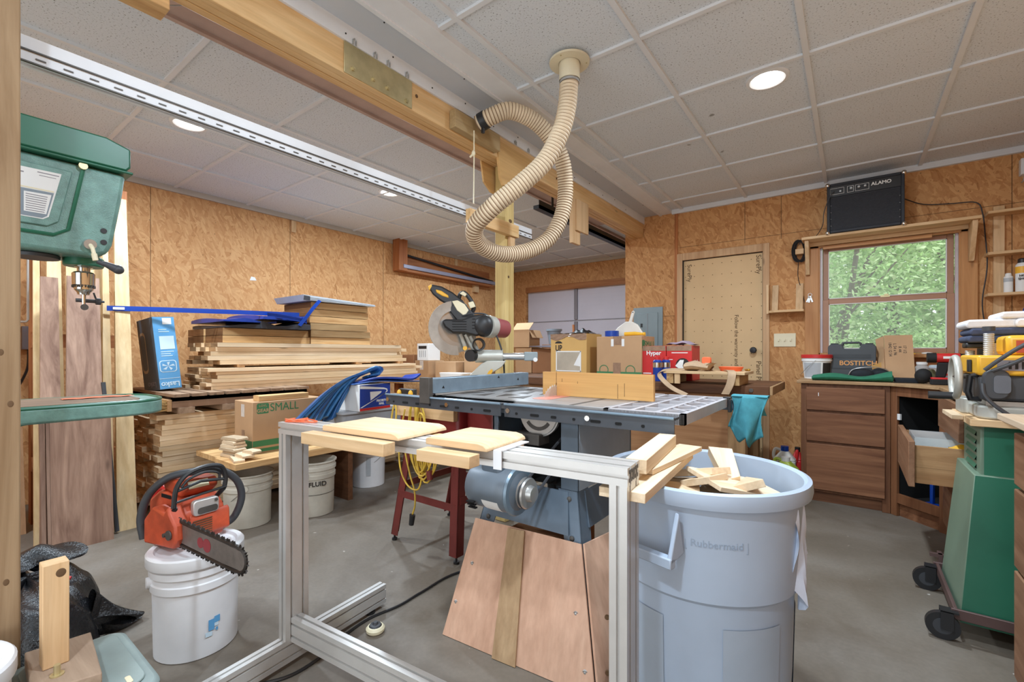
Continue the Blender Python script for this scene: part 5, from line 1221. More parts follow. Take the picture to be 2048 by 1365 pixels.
b = MB(); b.prism([(-.12,.185),(.0,.17),(.035,.20),(.02,.235),(-.10,.24),(-.13,.22)],.05,.18,'y'); tc = t.p('top_cover', b, m['orange'], bev=.012)
t.p('cover_decal', MB().add([(.0365,.065,.205),(.0365,.14,.205),(.026,.14,.232),(.026,.065,.232)],[(0,1,2,3)]), m['ivory'], tc)
b = MB(); b.prism([(-.115,-.0),(.095,.015),(.115,.05),(.11,.1),(.07,.14),(.055,.165),(.03,.135),(-.05,.15),(-.115,.09)],-.02,.03,'y'); t.p('clutch_cover', b, m['orange'], bev=.008)
t.p('clutch_hub', MB().cyl((.075,-.022,.065),(.075,-.027,.065),.018,n=14).cyl((.045,-.022,.06),(.045,-.028,.06),.008,n=8), m['castd'])
t.p('cover_vents', MB().box(-.10,-.03,.034,.0345,.165,.18), m['dark'])
t.p('front_panel', MB().prism([(.066,.02),(.075,.03),(.072,.10),(.062,.115)],.05,.20,'y'), m['orange'], bev=.006)
mu = t.p('muffler', MB().prism(rpoly(.06,.155,.105,.165,.014),.055,.078,'x'), m['alu'], bev=.004)
t.p('muffler_plate', MB().prism(rpoly(.075,.148,.11,.135,.01),.0785,.081,'x').cyl((.078,.142,.152),(.083,.142,.152),.006,n=8), m['castd'], mu)
b = MB()
for k in range(7): b.box(.0735,.0755,.06,.13,.03+.009*k,.034+.009*k)
t.p('fin_vents', b, m['inkb'])
BL = math.atan2(.03,.42)
def bp(s, w_): return (.07+s*math.cos(BL)+w_*math.sin(BL), .07-s*math.sin(BL)+w_*math.cos(BL))
out = [bp(0,-.034),bp(.3,-.036),bp(.37,-.032)]+[bp(.385+.034*math.cos(a),.034*math.sin(a)) for a in [R(-80+20*i) for i in range(9)]]+[bp(.37,.032),bp(.3,.036),bp(0,.034)]
br = t.p('guide_bar', MB().prism(out,.004,.009,'y'), plain('bar_metal', (132,122,116), .4, .5, .22, 18))
for s0, rr in ((.16,.019),(.20,.024)): t.p('bar_mark', MB().cyl((bp(s0,0)[0],.0036,bp(s0,0)[1]),(bp(s0,0)[0],.003,bp(s0,0)[1]),rr,n=20), plain('mark_red', (150,52,60), .5), br)
ring = [(x,.0065,z) for x,z in [bp(s,-.042) for s in [.02*i for i in range(19)]]]+[(bp(.385+.038*math.cos(a),.04*math.sin(a))[0],.0065,bp(.385+.038*math.cos(a),.04*math.sin(a))[1]) for a in [R(-75+25*i) for i in range(7)]]+[(x,.0065,z) for x,z in [bp(s,.042) for s in [.36-.02*i for i in range(19)]]]
b = MB(); b.tube(ring,.0062,6)
for i in range(0,len(ring)-1):
    p, q2 = Vector(ring[i]), Vector(ring[i+1])
    for tt in (.2,.7):
        c = p+(q2-p)*tt; d = (q2-p).normalized(); n_ = Vector((d.z,0,-d.x)); n_ = n_ if True else -n_
        h_ = .014 if (i*2+(tt > .5)) % 3 else .008
        b.add([c-d*.004+Vector((0,-.003,0)),c+d*.005+Vector((0,-.003,0)),c+d*.003+n_*h_+Vector((0,-.003,0)),c-d*.004+Vector((0,.003,0)),c+d*.005+Vector((0,.003,0)),c+d*.003+n_*h_+Vector((0,.003,0))],[(0,1,2),(5,4,3),(0,3,4,1),(1,4,5,2),(2,5,3,0)])
t.p('chain', b, plain('chain_dark', (58,52,48), .5, .6, .3, 30), br)['kind'] = 'stuff'
t.p('front_handle', MB().tube(spline([(-.135,-.01,.01),(-.145,-.015,.09),(-.12,0,.18),(-.06,.04,.245),(.0,.10,.262),(.02,.18,.255),(.03,.25,.20),(.03,.275,.12),(.02,.25,.04),(.01,.2,.012)],6),.0145,12), m['rubber'])
b = MB(); q = [(.06,-.0,.155),(.055,.012,.225),(.05,.05,.268),(.05,.12,.285),(.052,.178,.272),(.056,.192,.225),(.06,.185,.185)]
b.tube(spline(q,5),.009,8); b.tube([(.057,.012,.215),(.054,.10,.232),(.056,.19,.22)],.006,8); b.tube([(.064,.005,.175),(.066,.10,.185),(.064,.19,.19)],.005,8); b.tube([(.06,.0,.155),(.05,.01,.12)],.012,8); b.tube([(.06,.185,.185),(.03,.17,.15)],.009,8)
b.tube(spline([(.052,.03,.225),(.049,.06,.25),(.049,.12,.263),(.052,.165,.25),(.054,.17,.228)],4),.005,6)
t.p('hand_guard', b, m['black'])
t.p('rear_handle', MB().tube(spline([(-.19,.11,.15),(-.24,.11,.17),(-.29,.11,.14),(-.305,.11,.08),(-.28,.11,.03),(-.20,.11,.02)],5),.018,10), m['redp'])
t.p('handle_foot', MB().prism([(-.31,.0),(-.18,.0),(-.2,.03),(-.29,.04)],.05,.16,'y'), m['orange'], bev=.006)
# ---------- dust hose ----------
t = Thing('dust_hose', 'ribbed tan flexible hose looping from ceiling flange to the beam block', 'hose', (-1.142,2.017,2.6))
t.p('ceiling_flange', MB().lathe([(.055,-.012),(.10,-.010),(.102,-.001),(.055,-.001)],40,(-1.142,2.017,2.586),False).lathe([(.055,-.004),(.0001,-.004)],40,(-1.142,2.017,2.586),False), m['pvc'], w=True)
for a in (30,150,270): t.p('screw', MB().cyl((-1.142+.085*math.cos(R(a)),2.017+.085*math.sin(R(a)),2.577),(-1.142+.085*math.cos(R(a)),2.017+.085*math.sin(R(a)),2.573),.004,n=8), m['zinc'], w=True)
t.p('pipe_stub', MB().lathe([(.052,.0),(.052,.10),(.049,.10),(.049,.0)],32,(-1.142,2.017,2.49),False), m['pvc'], w=True)
hp = [(-1.142,2.017,2.52),(-1.146,2.014,2.44),(-1.152,2.010,2.36),(-1.176,1.992,2.238),(-1.241,1.944,2.086),(-1.342,1.868,1.965),(-1.466,1.801,1.858),(-1.588,1.806,1.780),(-1.642,1.90,1.718),(-1.621,2.059,1.686),(-1.563,2.227,1.72),(-1.488,2.358,1.806),(-1.432,2.425,1.949),(-1.41,2.441,2.118),(-1.402,2.385,2.281),(-1.433,2.299,2.394),(-1.488,2.196,2.472),(-1.563,2.078,2.498),(-1.643,2.018,2.469),(-1.735,1.992,2.437)]
sp = spline(hp, 40)
# resample evenly: one ring per groove step
acc = [0]
for i in range(1, len(sp)): acc.append(acc[-1]+(sp[i]-sp[i-1]).length)
step = .0042; N = int(acc[-1]/step); pts = []; j = 0
for i in range(N):
    s = i*step
    while acc[j+1] < s: j += 1
    q = (s-acc[j])/max(1e-9, acc[j+1]-acc[j]); pts.append(sp[j].lerp(sp[j+1], q))
b = MB(); b.tube(pts, [(.0465,.0475,.0468,.0428)[i % 4] for i in range(N)], 20)
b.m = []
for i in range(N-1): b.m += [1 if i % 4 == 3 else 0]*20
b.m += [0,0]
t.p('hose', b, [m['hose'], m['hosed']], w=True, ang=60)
d = (pts[-1]-pts[-30]).normalized()
t.p('end_clamp', MB().cyl(pts[-14],pts[-5],.0498,n=24), m['black'], w=True); t.p('clamp_screw', MB().box(-1.70,-1.685,1.985,2.0,2.375,2.41), m['black'], w=True)
t.p('top_clamp', MB().cyl((-1.142,2.017,2.475),(-1.142,2.017,2.487),.0505,n=24), m['steel'], w=True)
solo('rope', 'thin knotted cream rope hanging from the hose end beside the cross arm', 'rope', MB().tube([(-1.728,1.955,2.385),(-1.729,1.957,2.25),(-1.735,1.96,1.97)],.0035,6).ball((-1.73,1.953,2.255),(.012,.010,.018)).tube([(-1.73,1.95,2.25),(-1.745,1.94,2.232)],.006,6), m['ivory'], (-1.73,1.955,2.2))
# ---------- red stand with mitre saw ----------
t = Thing('red_stand', 'dark red steel tool stand with splayed legs behind the left wing of the saw', 'tool stand', (-1.85,2.02,0))
t.p('body', MB().prism(rpoly(-2.15,-1.66,1.76,2.31,.03),.615,.825), m['red'], w=True, bev=.004)
t.p('side_extension', MB().prism(rpoly(-1.659,-1.44,1.80,2.31,.04),.63,.825), m['red'], w=True, bev=.008)
t.p('top_board', MB().box(-2.17,-1.66,1.755,2.33,.826,.848), m['ply'], w=True, bev=.002)
L4 = (((-2.08,1.765),(-2.205,1.75)),((-1.66,1.765),(-1.665,1.745)),((-2.10,2.29),(-2.23,2.27)),((-1.66,2.29),(-1.60,2.33)))
for i, (a, c) in enumerate(L4):
    b = MB(); w_ = .055; th = .005; sx = 1 if i % 2 == 0 else -1; sy = 1 if i < 2 else -1
    def sq(p, dx, dy): return [(p[0],p[1]),(p[0]+dx,p[1]),(p[0]+dx,p[1]+dy),(p[0],p[1]+dy)]
    b.prism(sq(c,sx*w_,sy*th),.035,.64,'z',sq(a,sx*w_,sy*th)); b.prism(sq(c,sx*th,sy*w_),.035,.64,'z',sq(a,sx*th,sy*w_))
    lg = t.p('leg', b, m['redleg'], w=True); t.p('foot', MB().cyl((c[0]+sx*.015,c[1]+sy*.015,0),(c[0]+sx*.015,c[1]+sy*.015,.012),.016,n=12).cyl((c[0]+sx*.015,c[1]+sy*.015,.012),(c[0]+sx*.015,c[1]+sy*.015,.04),.006,n=8), m['black'], lg, w=True)
def br(p, q, h=.04): 
    P, Q = Vector(p), Vector(q); t.p('brace', MB().strip([P,Q],h,.004,(0,0,1)), m['redleg'], w=True)
br((-2.15,1.758,.29),(-1.68,1.755,.29)); br((-2.16,2.285,.29),(-1.63,2.30,.29)); br((-2.15,1.77,.33),(-2.165,2.28,.33)); br((-1.66,1.77,.33),(-1.63,2.31,.33))
solo('ledge_board', 'tan pine ledge board screwed to the front of the red stand', 'board', MB().box(-2.12,-1.667,1.725,1.758,.755,.822), m['pinex'], (-1.9,1.74,.755), bev=.002)
K = .003017
MS = Thing('miter_saw', 'sliding mitre saw with tilted blade and red motor on the red stand', 'mitre saw', (-1.846,2.054,.849), 36.7)
def q(px, py): return ((px-940)*K, (705-py)*K+.271)
def pq(*pp): return [q(*p) for p in pp]
m['msilver'] = plain('saw_silver', (186,186,178), .4, .3, .1)
MS.p('base', MB().lathe([(.0001,0),(.12,0),(.125,.01),(.125,.04),(.11,.055),(.0001,.055)],32,(.03,.03,0),False).box(-.16,.20,.0,.12,0,.045), m['msilver'], bev=.004)
MS.p('fence', MB().box(-.17,-.02,.10,.12,.046,.10).box(.05,.2,.10,.12,.046,.10), m['msilver'], bev=.003)
MS.p('tilt_arm', MB().prism(pq((932,757),(948,742),(962,728),(975,722),(1012,722),(1004,734),(985,746),(968,757)),-.02,.05,'y'), m['msilver'], bev=.004)
x0, z0 = q(950,713); x1, _ = q(1004,713)
MS.p('rail_housing', MB().cyl((x0,.02,z0),(x1,.02,z0),.039,n=24).cyl((x1,.02,z0),(x1+.004,.02,z0),.042,n=24), m['msilver'])
MS.p('rail_cap', MB().cyl((x0-.012,-.0,z0+.004),(x0-.03,-.035,z0+.004),.036,n=20), m['black'])
MS.p('slide_rail', MB().cyl((x1,.02,z0-.002),(q(1052,0)[0],.02,z0-.002),.022,n=18), m['steel'])
MS.p('rail_end', MB().box(q(1048,0)[0],q(1075,0)[0],-.01,.05,z0-.028,z0+.026), plain('end_grey', (140,152,156), .45), bev=.006)
MS.p('lock_knob', MB().cyl((q(1070,0)[0],-.03,z0-.02),(q(1070,0)[0],-.012,z0-.02),.013,n=14), m['paper'])
BC = q(908,657); rot = Matrix.Translation((BC[0],.0,BC[1])) @ Matrix.Rotation(R(26),4,'Z')
N = 80; pr = [((.152 if i % 2 else .147)*math.cos(2*PI*i/N),(.152 if i % 2 else .147)*math.sin(2*PI*i/N)) for i in range(N)]
b = MB(); b.M = rot; b.prism(pr,-.0015,.0015,'y'); MS.p('blade', b, m['steel'])
b = MB(); b.M = rot
ring = [(.163*math.cos(a),.163*math.sin(a)) for a in [R(62+9*i) for i in range(25)]]+[(.105*math.cos(a),.105*math.sin(a)) for a in [R(62+9*i) for i in range(24,-1,-1)]]
b.prism(ring,-.02,-.012,'y'); MS.p('lower_guard', b, plain('guard_grey', (172,166,158), .4, .3, .15, 14))
b = MB(); b.M = rot; b.cyl((0,-.03,0),(0,-.004,0),.03,n=20); MS.p('arbor', b, m['castd'])
MS.p('upper_guard', MB().prism(pq((897,620),(910,606),(928,606),(952,634),(946,648),(915,642)),-.03,.03,'y'), m['black'], bev=.006)
am = MS.p('belt_cover', MB().prism(pq((886,645),(892,640),(925,641),(950,632),(966,631),(976,645),(972,664),(955,674),(930,668),(908,668),(892,656)),-.07,-.02,'y'), m['black'], bev=.012)
b = MB()
for k in range(4): x_, z_ = q(907,646+k*5); b.box(x_,x_+.085,-.0715,-.0695,z_,z_+.004)
for k in range(4): x_, z_ = q(946,641+k*6); b.box(x_,x_+.02,-.0715,-.0695,z_,z_+.004); b.box(x_+.026,x_+.044,-.0715,-.0695,z_,z_+.004)
MS.p('vent_slots', b, m['dark'], am)
mc = q(968,653); ax = Vector((.62,.76,-.06)).normalized(); c0 = Vector((mc[0],-.045,mc[1]))
MS.p('motor_cap', MB().ball(tuple(c0),(.062,.05,.066),18,12), m['black'])
MS.p('motor_ring', MB().cyl(c0+ax*.02,c0+ax*.075,.068,.066,24), m['msilver']); mo = MS.p('motor', MB().cyl(c0+ax*.076,c0+ax*.19,.062,.056,24).cyl(c0+ax*.19,c0+ax*.2,.056,.04,24), m['redmot'])

HP = pq((857,575),(864,570),(884,574),(906,586),(926,602),(934,616),(926,628),(906,617),(880,602),(866,590))
b = MB(); hole = pq((870,579),(886,582),(903,594),(908,603),(890,598),(874,589))
b.prism(HP,-.028,.028,'y'); hn = MS.p('handle', b, m['black'], bev=.010)
MS.p('trigger', MB().prism(pq((872,580),(884,583),(898,592),(899,598),(886,594),(874,587)),-.031,.031,'y'), m['yellow'], hn, bev=.006)
MS.p('handle_tip', MB().prism(pq((857,574),(864,570),(866,575),(860,583)),-.0285,.0285,'y'), m['yellow'], hn, bev=.004)

ch = [(x,.02,z) for x,z in pq((916,602),(919,589),(927,585),(935,592),(943,604),(947,616),(941,628))]
MS.p('carry_handle', MB().tube(spline(ch,5),.013,10), m['black'])
MS.p('handle_guard', MB().prism(pq((905,604),(916,602),(930,610),(938,622),(930,634),(915,622)),-.034,-.026,'y').prism(pq((919,588),(926,583),(934,589),(930,594)),-.01,.045,'y').prism(pq((936,606),(946,603),(951,614),(940,618)),-.01,.045,'y'), m['ivory'], bev=.003)
for a, c in (((921,668),(934,706)),((931,669),(946,700)),((941,672),(956,704))):
    x_, z_ = q(*a); X_, Z_ = q(*c); MS.p('link_arm', MB().tube([(x_,-.01,z_),(X_,.01,Z_)],.012,8), m['msilver'])
dp = q(956,690); MS.p('dust_port', MB().lathe([(.036,0),(.04,.012),(.031,.014),(.027,.05),(.033,.05)],24,cap=False), m['black']).matrix_local = Matrix.Translation((dp[0]+.01,-.06,dp[1])) @ Matrix.Rotation(R(12),4,'Z') @ Matrix.Rotation(R(-90),4,'X')
x_, z_ = q(931,697); MS.p('tilt_knob', MB().cyl((x_,-.04,z_),(x_,-.02,z_),.013,n=10), m['yellow']); x_, z_ = q(979,748); MS.p('lock_lever', MB().prism(pq((970,757),(978,742),(984,738),(986,742),(978,757)),-.05,-.035,'y'), m['yellow'])
MS.p('power_cord', MB().tube(spline([(q(925,633)[0],-.03,q(0,633)[1]),(q(950,629)[0],-.06,q(0,629)[1]),(q(975,630)[0],-.02,q(0,632)[1]),(q(985,655)[0],-.03,q(0,655)[1]),(q(998,685)[0],-.0,q(0,685)[1]),(q(1006,715)[0],.02,q(0,715)[1]),(q(1008,750)[0],.05,q(0,750)[1])],6),.0055,6), m['rubber'])
# yellow cord hank
b = MB(); rc = random.Random(2)
for k in range(9):
    cx = -1.955+.012*k; w_ = .03+.012*(k % 3); h = .17+.014*(k % 4); z_ = .655-.004*k
    pts_ = [(cx+w_*math.cos(a)*(1.6 if math.sin(a) < -.2 else .8)+(.03 if math.sin(a) < 0 else 0), 1.700-.002*k+.012*math.cos(a+k), z_+h*math.sin(a)) for a in [2*PI*i/22 for i in range(22)]]
    b.tube(pts_,.0048,6,True)
b.tube(spline([(-2.02,1.70,.80),(-2.06,1.695,.62),(-2.05,1.69,.47),(-1.98,1.685,.38),(-1.90,1.69,.37),(-1.87,1.69,.46),(-1.88,1.69,.6)],6),.0048,6)
b.tube(spline([(-1.98,1.70,.75),(-2.01,1.69,.6),(-1.97,1.69,.45),(-1.93,1.69,.36),(-1.925,1.69,.28),(-1.945,1.69,.225)],6),.0048,6)
b.tube(spline([(-1.85,1.70,.62),(-1.83,1.69,.55),(-1.81,1.69,.49)],6),.0048,6)
t = Thing('extension_cord', 'hank of yellow and black extension cord hanging from the red stand ledge', 'extension cord', (-1.93,1.70,.65))
t.p('cord_loops', b, m['yelcord'], w=True); t.p('plug', MB().cyl((-1.945,1.69,.222),(-1.955,1.69,.165),.017,.014,12), m['black'], w=True); t.p('socket', MB().cyl((-1.81,1.69,.487),(-1.805,1.69,.44),.019,.017,12), m['redleg'], w=True)
solo('cord_hank', 'smaller hank of yellow cord hanging beside the left end of the saw rail', 'cord', MB().tube([(-2.12+.02*math.cos(a)+.002*i/6,1.70+.01*math.sin(a),.72+.10*math.sin(a)) for i in range(6) for a in [2*PI*j/16 for j in range(16)]],.0048,6), m['yelcord'], (-2.12,1.7,.72))
t = Thing('bar_clamp', 'black clamp with two yellow knobs beside the postal box', 'clamp', (-2.12,1.80,.849))
t.p('body', MB().box(-2.165,-2.03,1.77,1.80,.849,.905), m['black'], w=True, bev=.006)
for x in (-2.145,-2.045): t.p('knob', MB().ball((x,1.762,.878),(.014,.014,.022)), m['yellow'], w=True)
solo('saw_cable', 'black power cable lying across the concrete under the aluminium stand', 'cable', MB().tube(spline([(-1.40,2.05,.006),(-1.592,1.695,.006),(-1.60,1.45,.006),(-1.595,1.311,.006),(-1.617,1.175,.006),(-1.60,1.05,.006),(-1.555,.913,.006),(-1.55,.80,.006),(-1.60,.70,.006),(-1.66,.55,.006)],6),.0055,6), m['black'], (-1.6,1.2,.006))

# ---------- workbench in front of the door ----------
t = Thing('workbench', 'heavy dark timber workbench in front of the plywood door', 'workbench', (-1.5,3.9,0))
for k in range(5): t.p('top_plank', MB().box(-2.75,-.45,3.53+.145*k,3.53+.145*k+.142,.82,.886), m['darkw'], w=True, bev=.004)
t.p('end_board', MB().box(-.449,-.43,3.54,4.25,.825,.884), wood('bench_end', (186,152,112), (146,112,78), 'z', 1.0, .7, .05), w=True, bev=.002)
for x, y in ((-.715,3.55),(-.715,4.10),(-2.65,3.55),(-2.65,4.10)): t.p('leg', MB().box(x,x+.115,y,y+.09,0,.819), m['postold2'] if 'postold2' in m else wood('leg_brown', (172,138,98), (130,98,66), 'z', .8, .7, .08), w=True, bev=.003)
t.p('front_panel', MB().box(-2.53,-.716,3.56,3.58,.08,.819), m['benchply'], w=True)
t.p('bolt', MB().cyl((-.56,3.5305,.855),(-.56,3.524,.855),.014,n=10), m['castd'], w=True)
solo('wood_block', 'small pine block hanging under the bench front beside the teal cloth', 'wood block', MB().box(-.80,-.715,3.51,3.555,.735,.80), m['pinex'], (-.76,3.53,.735), bev=.002)
t = Thing('slat_platform', 'low pine platform on runners lying on the right end of the workbench', 'platform', (-.87,3.62,.887))
t.p('top', MB().box(-1.14,-.585,3.44,3.80,.962,.982), m['pinex'], w=True, bev=.002)
for x in (-1.12,-.67): t.p('runner', MB().box(x,x+.05,3.45,3.79,.8875,.961), m['timber'], w=True, bev=.002)
t.p('cleat', MB().box(-1.06,-1.02,3.445,3.46,.8875,.961), m['pinez'], w=True, bev=.002)
t = Thing('tool_belt', 'worn tan leather tool belt with straps drooping off the platform', 'tool belt', (-.95,3.6,.983))
m['leather'] = plain('leather', (176,148,118), .75, 0, .15, 12)
t.p('pouch', MB().grid(lambda u,v:(-1.0+.17*u,3.56+.10*math.cos(2*PI*v),.983+.032*(1+math.sin(2*PI*v))*(1.2-.7*abs(u-.35))),12,12), m['leather'], w=True)
t.p('pouch', MB().grid(lambda u,v:(-.88+.06*u+.04*math.cos(2*PI*v),3.54+.06*math.sin(2*PI*v),.983+.10*u*(1-.4*u)),8,12), m['leather'], w=True)
t.p('strap', MB().strip(spline([(-1.02,3.52,.99),(-1.13,3.44,.986),(-1.165,3.42,.955),(-1.12,3.41,.90),(-1.05,3.40,.85),(-.96,3.40,.81)],6),.035,.005,(.5,.6,.5)), m['leather'], w=True)
t.p('strap', MB().strip(spline([(-.72,3.56,.99),(-.68,3.47,.99),(-.66,3.42,.97),(-.67,3.405,.90),(-.70,3.40,.83)],6),.05,.006,(1,0,0)), m['leather'], w=True)
solo('tape_roll', 'orange tape measure sitting on the tool belt', 'tape measure', MB().prism(rpoly(-.885,-.825,1.035,1.085,.015),3.52,3.56,'y'), m['orangeb'], (-.855,3.54,1.035), bev=.004)
solo('orange_dish', 'shallow orange tray lying on the platform', 'tray', MB().lathe([(.07,0),(.085,.03),(.082,.03),(.066,.004),(.0001,.004)],28,(-.715,3.66,.9825),False), m['orangeb'], (-.715,3.66,.983))
solo('brass_bits', 'little heap of brass screws at the right end of the platform', 'screws', MB().ball((-.61,3.70,.989),(.02,.015,.007),8,5).ball((-.62,3.72,.99),(.014,.012,.008),8,5).ball((-.60,3.69,.992),(.01,.01,.01),6,4), plain('brass', (198,158,72), .3, .7), (-.61,3.7,.983), kind='stuff')
# boxes on the bench
t = carton('yellow brown box printed UP with wrinkled clear tape on the workbench', -2.36,-1.97,3.80,4.12,.8872,1.295, m['cardy'])
Y = -t.hy-.001
text(t,'lettering','UP',.08,(-.105,Y,.27),(1,0,0),(0,0,1),m['ink'],w=False,bold=.002,sx=.75)
t.p('umbrella_mark', MB().prism([(-.105+.04*math.cos(a),.318+.022*math.sin(a)) for a in [PI*i/8 for i in range(9)]],Y-.0006,Y,'y'), m['ink'])
t.p('label_patch', MB().box(-.125,.13,Y-.0005,Y,.06,.235), plain('kraft_grey',(178,166,148),.7)); 
b = MB(); 
for q4 in ((-.13,.135,.235,.245),(-.13,.135,.05,.06),(-.135,-.125,.05,.245),(.128,.138,.05,.245)): b.box(q4[0],q4[1],Y-.0009,Y,q4[2],q4[3])
b.add([(.13,Y-.001,.235),(.13,Y-.001,.10),(.06,Y-.001,.11)],[(0,1,2)]); t.p('torn_tape', b, m['paper'])
t.p('clear_tape', MB().grid(lambda u,v:(-.195+.39*u,Y-.002-.002*math.sin(31*u+9*v),.408-.062*v*(.7+.3*math.sin(9*u))),24,6), m['tape']); t.p('tape_sheet', MB().grid(lambda u,v:(-.19+.38*u,-.15+.3*v,.4105+.006*abs(math.sin(17*u+7*v))),14,10), m['clrtape'])
solo('black_wrap', 'crumpled black plastic wrap lying on top of the UP box', 'plastic wrap', MB().grid(lambda u,v:(-2.24+.22*u,3.95+.14*v,1.313+.035*math.sin(PI*u)*math.sin(PI*v)*(1+.4*math.sin(19*u+8*v))),14,10), m['bag'], (-2.13,4.02,1.31), ang=60)
t = carton('tan box marked SMALL carrying a dustpan on the workbench', -1.868,-1.445,3.80,4.12,.8872,1.262, m['card'])
Y = -t.hy-.001; X = t.hx+.0008
t.p('print_band', MB().box(-t.hx+.002,t.hx-.002,Y-.0005,Y,.0,.06), m['grn']); t.p('print_band', MB().box(X,X+.0005,-t.hy+.002,t.hy-.002,.0,.06), m['grn'])
for x_ in (-.14,.11): t.p('round_mark', MB().lathe([(.045,0),(.045,.0006),(.038,.0006),(.038,0)],24,cap=False), m['grn']).matrix_local = Matrix.Translation((x_,Y,.075)) @ Matrix.Rotation(R(90),4,'X')
t.p('brown_tape', MB().box(-.05,.02,Y-.001,Y,.0,.14).box(-.05,.03,Y-.001,Y,.30,.374), m['tape']); t.p('white_tape', MB().box(-.07,-.045,Y-.0012,Y,.285,.35).box(.03,.055,Y-.0012,Y,.285,.35), m['paper'])
text(t,'lettering','SMALL',.085,(X+.0008,.03,.30),(0,1,0),(0,0,1),m['grn'],w=False); t.p('badge', MB().prism(rpoly(-.15,-.09,.26,.34,.012),X,X+.0006,'x'), m['grn'])
t = Thing('dustpan', 'white dustpan standing with its handle up on the SMALL box', 'dustpan', (-1.63,3.95,1.263))
t.p('pan', MB().prism([(-1.80,1.264),(-1.48,1.264),(-1.50,1.30),(-1.545,1.37),(-1.60,1.40),(-1.66,1.40),(-1.735,1.35),(-1.79,1.29)],3.96,3.985,'y'), m['jugw'], w=True, bev=.008)
t.p('handle', MB().prism([(-1.635,1.39),(-1.60,1.39),(-1.575,1.485),(-1.585,1.50),(-1.60,1.49)],3.965,3.98,'y'), m['jugw'], w=True, bev=.005); t.p('hang_hole', MB().cyl((-1.59,3.9645,1.482),(-1.59,3.9655,1.482),.006,n=10), m['ink'], w=True)
solo('tape_roll', 'roll of blue painter tape lying in front of the dustpan', 'tape roll', MB().lathe([(.05,0),(.062,.0),(.062,.05),(.05,.05)],28,(-1.745,3.86,1.263),False), m['bluep'], (-1.745,3.86,1.263))
solo('hand_brush', 'yellow plastic brush lying on the SMALL box beside the dustpan', 'brush', MB().tube([(-1.62,3.85,1.281),(-1.53,3.86,1.284),(-1.46,3.87,1.279)],[.018,.018,.012],10).cyl((-1.455,3.87,1.279),(-1.44,3.87,1.279),.016,n=10), m['yellow'], (-1.54,3.86,1.27))
def redbox(lab, x0, x1):
    t = carton(lab, x0,x1,3.82,4.06,.8872,1.175, m['redp']); Y = -t.hy-.001; X = t.hx+.0008
    t.p('top_band', MB().box(-t.hx+.002,t.hx-.002,Y-.0005,Y,.245,.286), m['tape']); return t, Y, X
t, Y, X = redbox('red tool box carton with white lettering behind the two spray cans', -1.45,-1.245)
text(t,'lettering','Hyper',.05,(-.0,Y-.001,.225),(1,0,0),(0,0,1),m['paper'],w=False,bold=.001); t.p('footer', MB().box(-.09,-.02,Y-.0005,Y,.05,.058).box(-.09,-.03,Y-.0005,Y,.035,.042), m['paper'])
t, Y, X = redbox('red tool box carton picturing a machine next to the tool belt', -1.24,-1.035)
t.p('picture', MB().lathe([(.0001,.0006),(.055,.0006),(.055,0)],20,cap=False), m['ink']).matrix_local = Matrix.Translation((.03,Y,.13)) @ Matrix.Rotation(R(90),4,'X')
t.p('picture_light', MB().prism([(-.03,.12),(.01,.17),(.04,.17),(.03,.12),(.045,.09),(.0,.10)],Y-.0016,Y-.0008,'y'), m['paper']); t.p('text_line', MB().box(-.06,.07,Y-.0005,Y,.225,.232).box(-.09,-.05,Y-.0005,Y,.17,.175), m['paper'])
for k in (-.03,.04): t.p('figure_mark', MB().prism([(k-.012,.10),(k+.012,.10),(k+.006,.17),(k-.006,.17)],X,X+.0006,'x'), m['paper'])
solo('grey_rag', 'crumpled lilac rag lying on top of the red cartons', 'rag', MB().grid(lambda u,v:(-1.26+.24*u,3.85+.16*v,1.183+.03*math.sin(PI*u)*abs(math.sin(2.3*PI*v+.4))+.006*math.sin(13*u)),12,10), plain('rag_lilac',(158,140,156),.9,0,.12,12), (-1.14,3.93,1.18))
for lab, x, y in (('blue and silver spray can with red cap, front of the pair on the bench',-1.262,3.66),('blue spray can behind its twin on the bench',-1.215,3.73)):
    t = spray('spray_can', lab, x, y, .8872, .034, .20, m['usps'], m['redp'], m['chrome'], 'spray cans on the workbench')
    t.p('nozzle_straw', MB().tube([(-.01,-.03,.19),(-.045,-.035,.14)],.0025,5), m['redp'])
# teal cloth on the saw rail end
t = Thing('teal_cloth', 'teal towel hanging from the far end of the saw rail', 'cloth', (-.37,2.23,.9))
def tcf(u, v):
    x = -.425+.135*u*(1-.12*v)+.012*math.sin(9*u+4*v); w_ = .05*math.sin(2.6*PI*u+.6)*(.25+v)
    low = (.135+.085*(1-abs(u-.72)/.72)**2+.06*max(0,1-abs(u-.25)*5))*1.0
    return (x, 2.18-.02*v+w_*.55, .93-low*v - .012*(u-.5)**2)
b = MB(); b.grid(tcf, 22, 16); b.grid(lambda u,v:(tcf(u,v)[0],2.262+.03*math.sin(7*u)*v,.93-(.12+.03*math.sin(5*u))*v),22,12); b.grid(lambda u,v:(tcf(u,0)[0],2.18+.02*math.sin(7*u)*0+.082*v,.93+.004*math.sin(PI*v)),22,3)
o = t.p('cloth', b, m['teal'], w=True, ang=80); s = o.modifiers.new('thick','SOLIDIFY'); s.thickness = .004
o = bpy.data.objects  # front rail of the saw reaches under the cloth
solo('spring_clamp', 'small black clamp gripping the wing corner beside the teal cloth', 'clamp', MB().box(-.431,-.418,2.14,2.165,.86,.915).box(-.45,-.418,2.14,2.165,.9195,.926), m['black'], (-.43,2.15,.88), bev=.002)

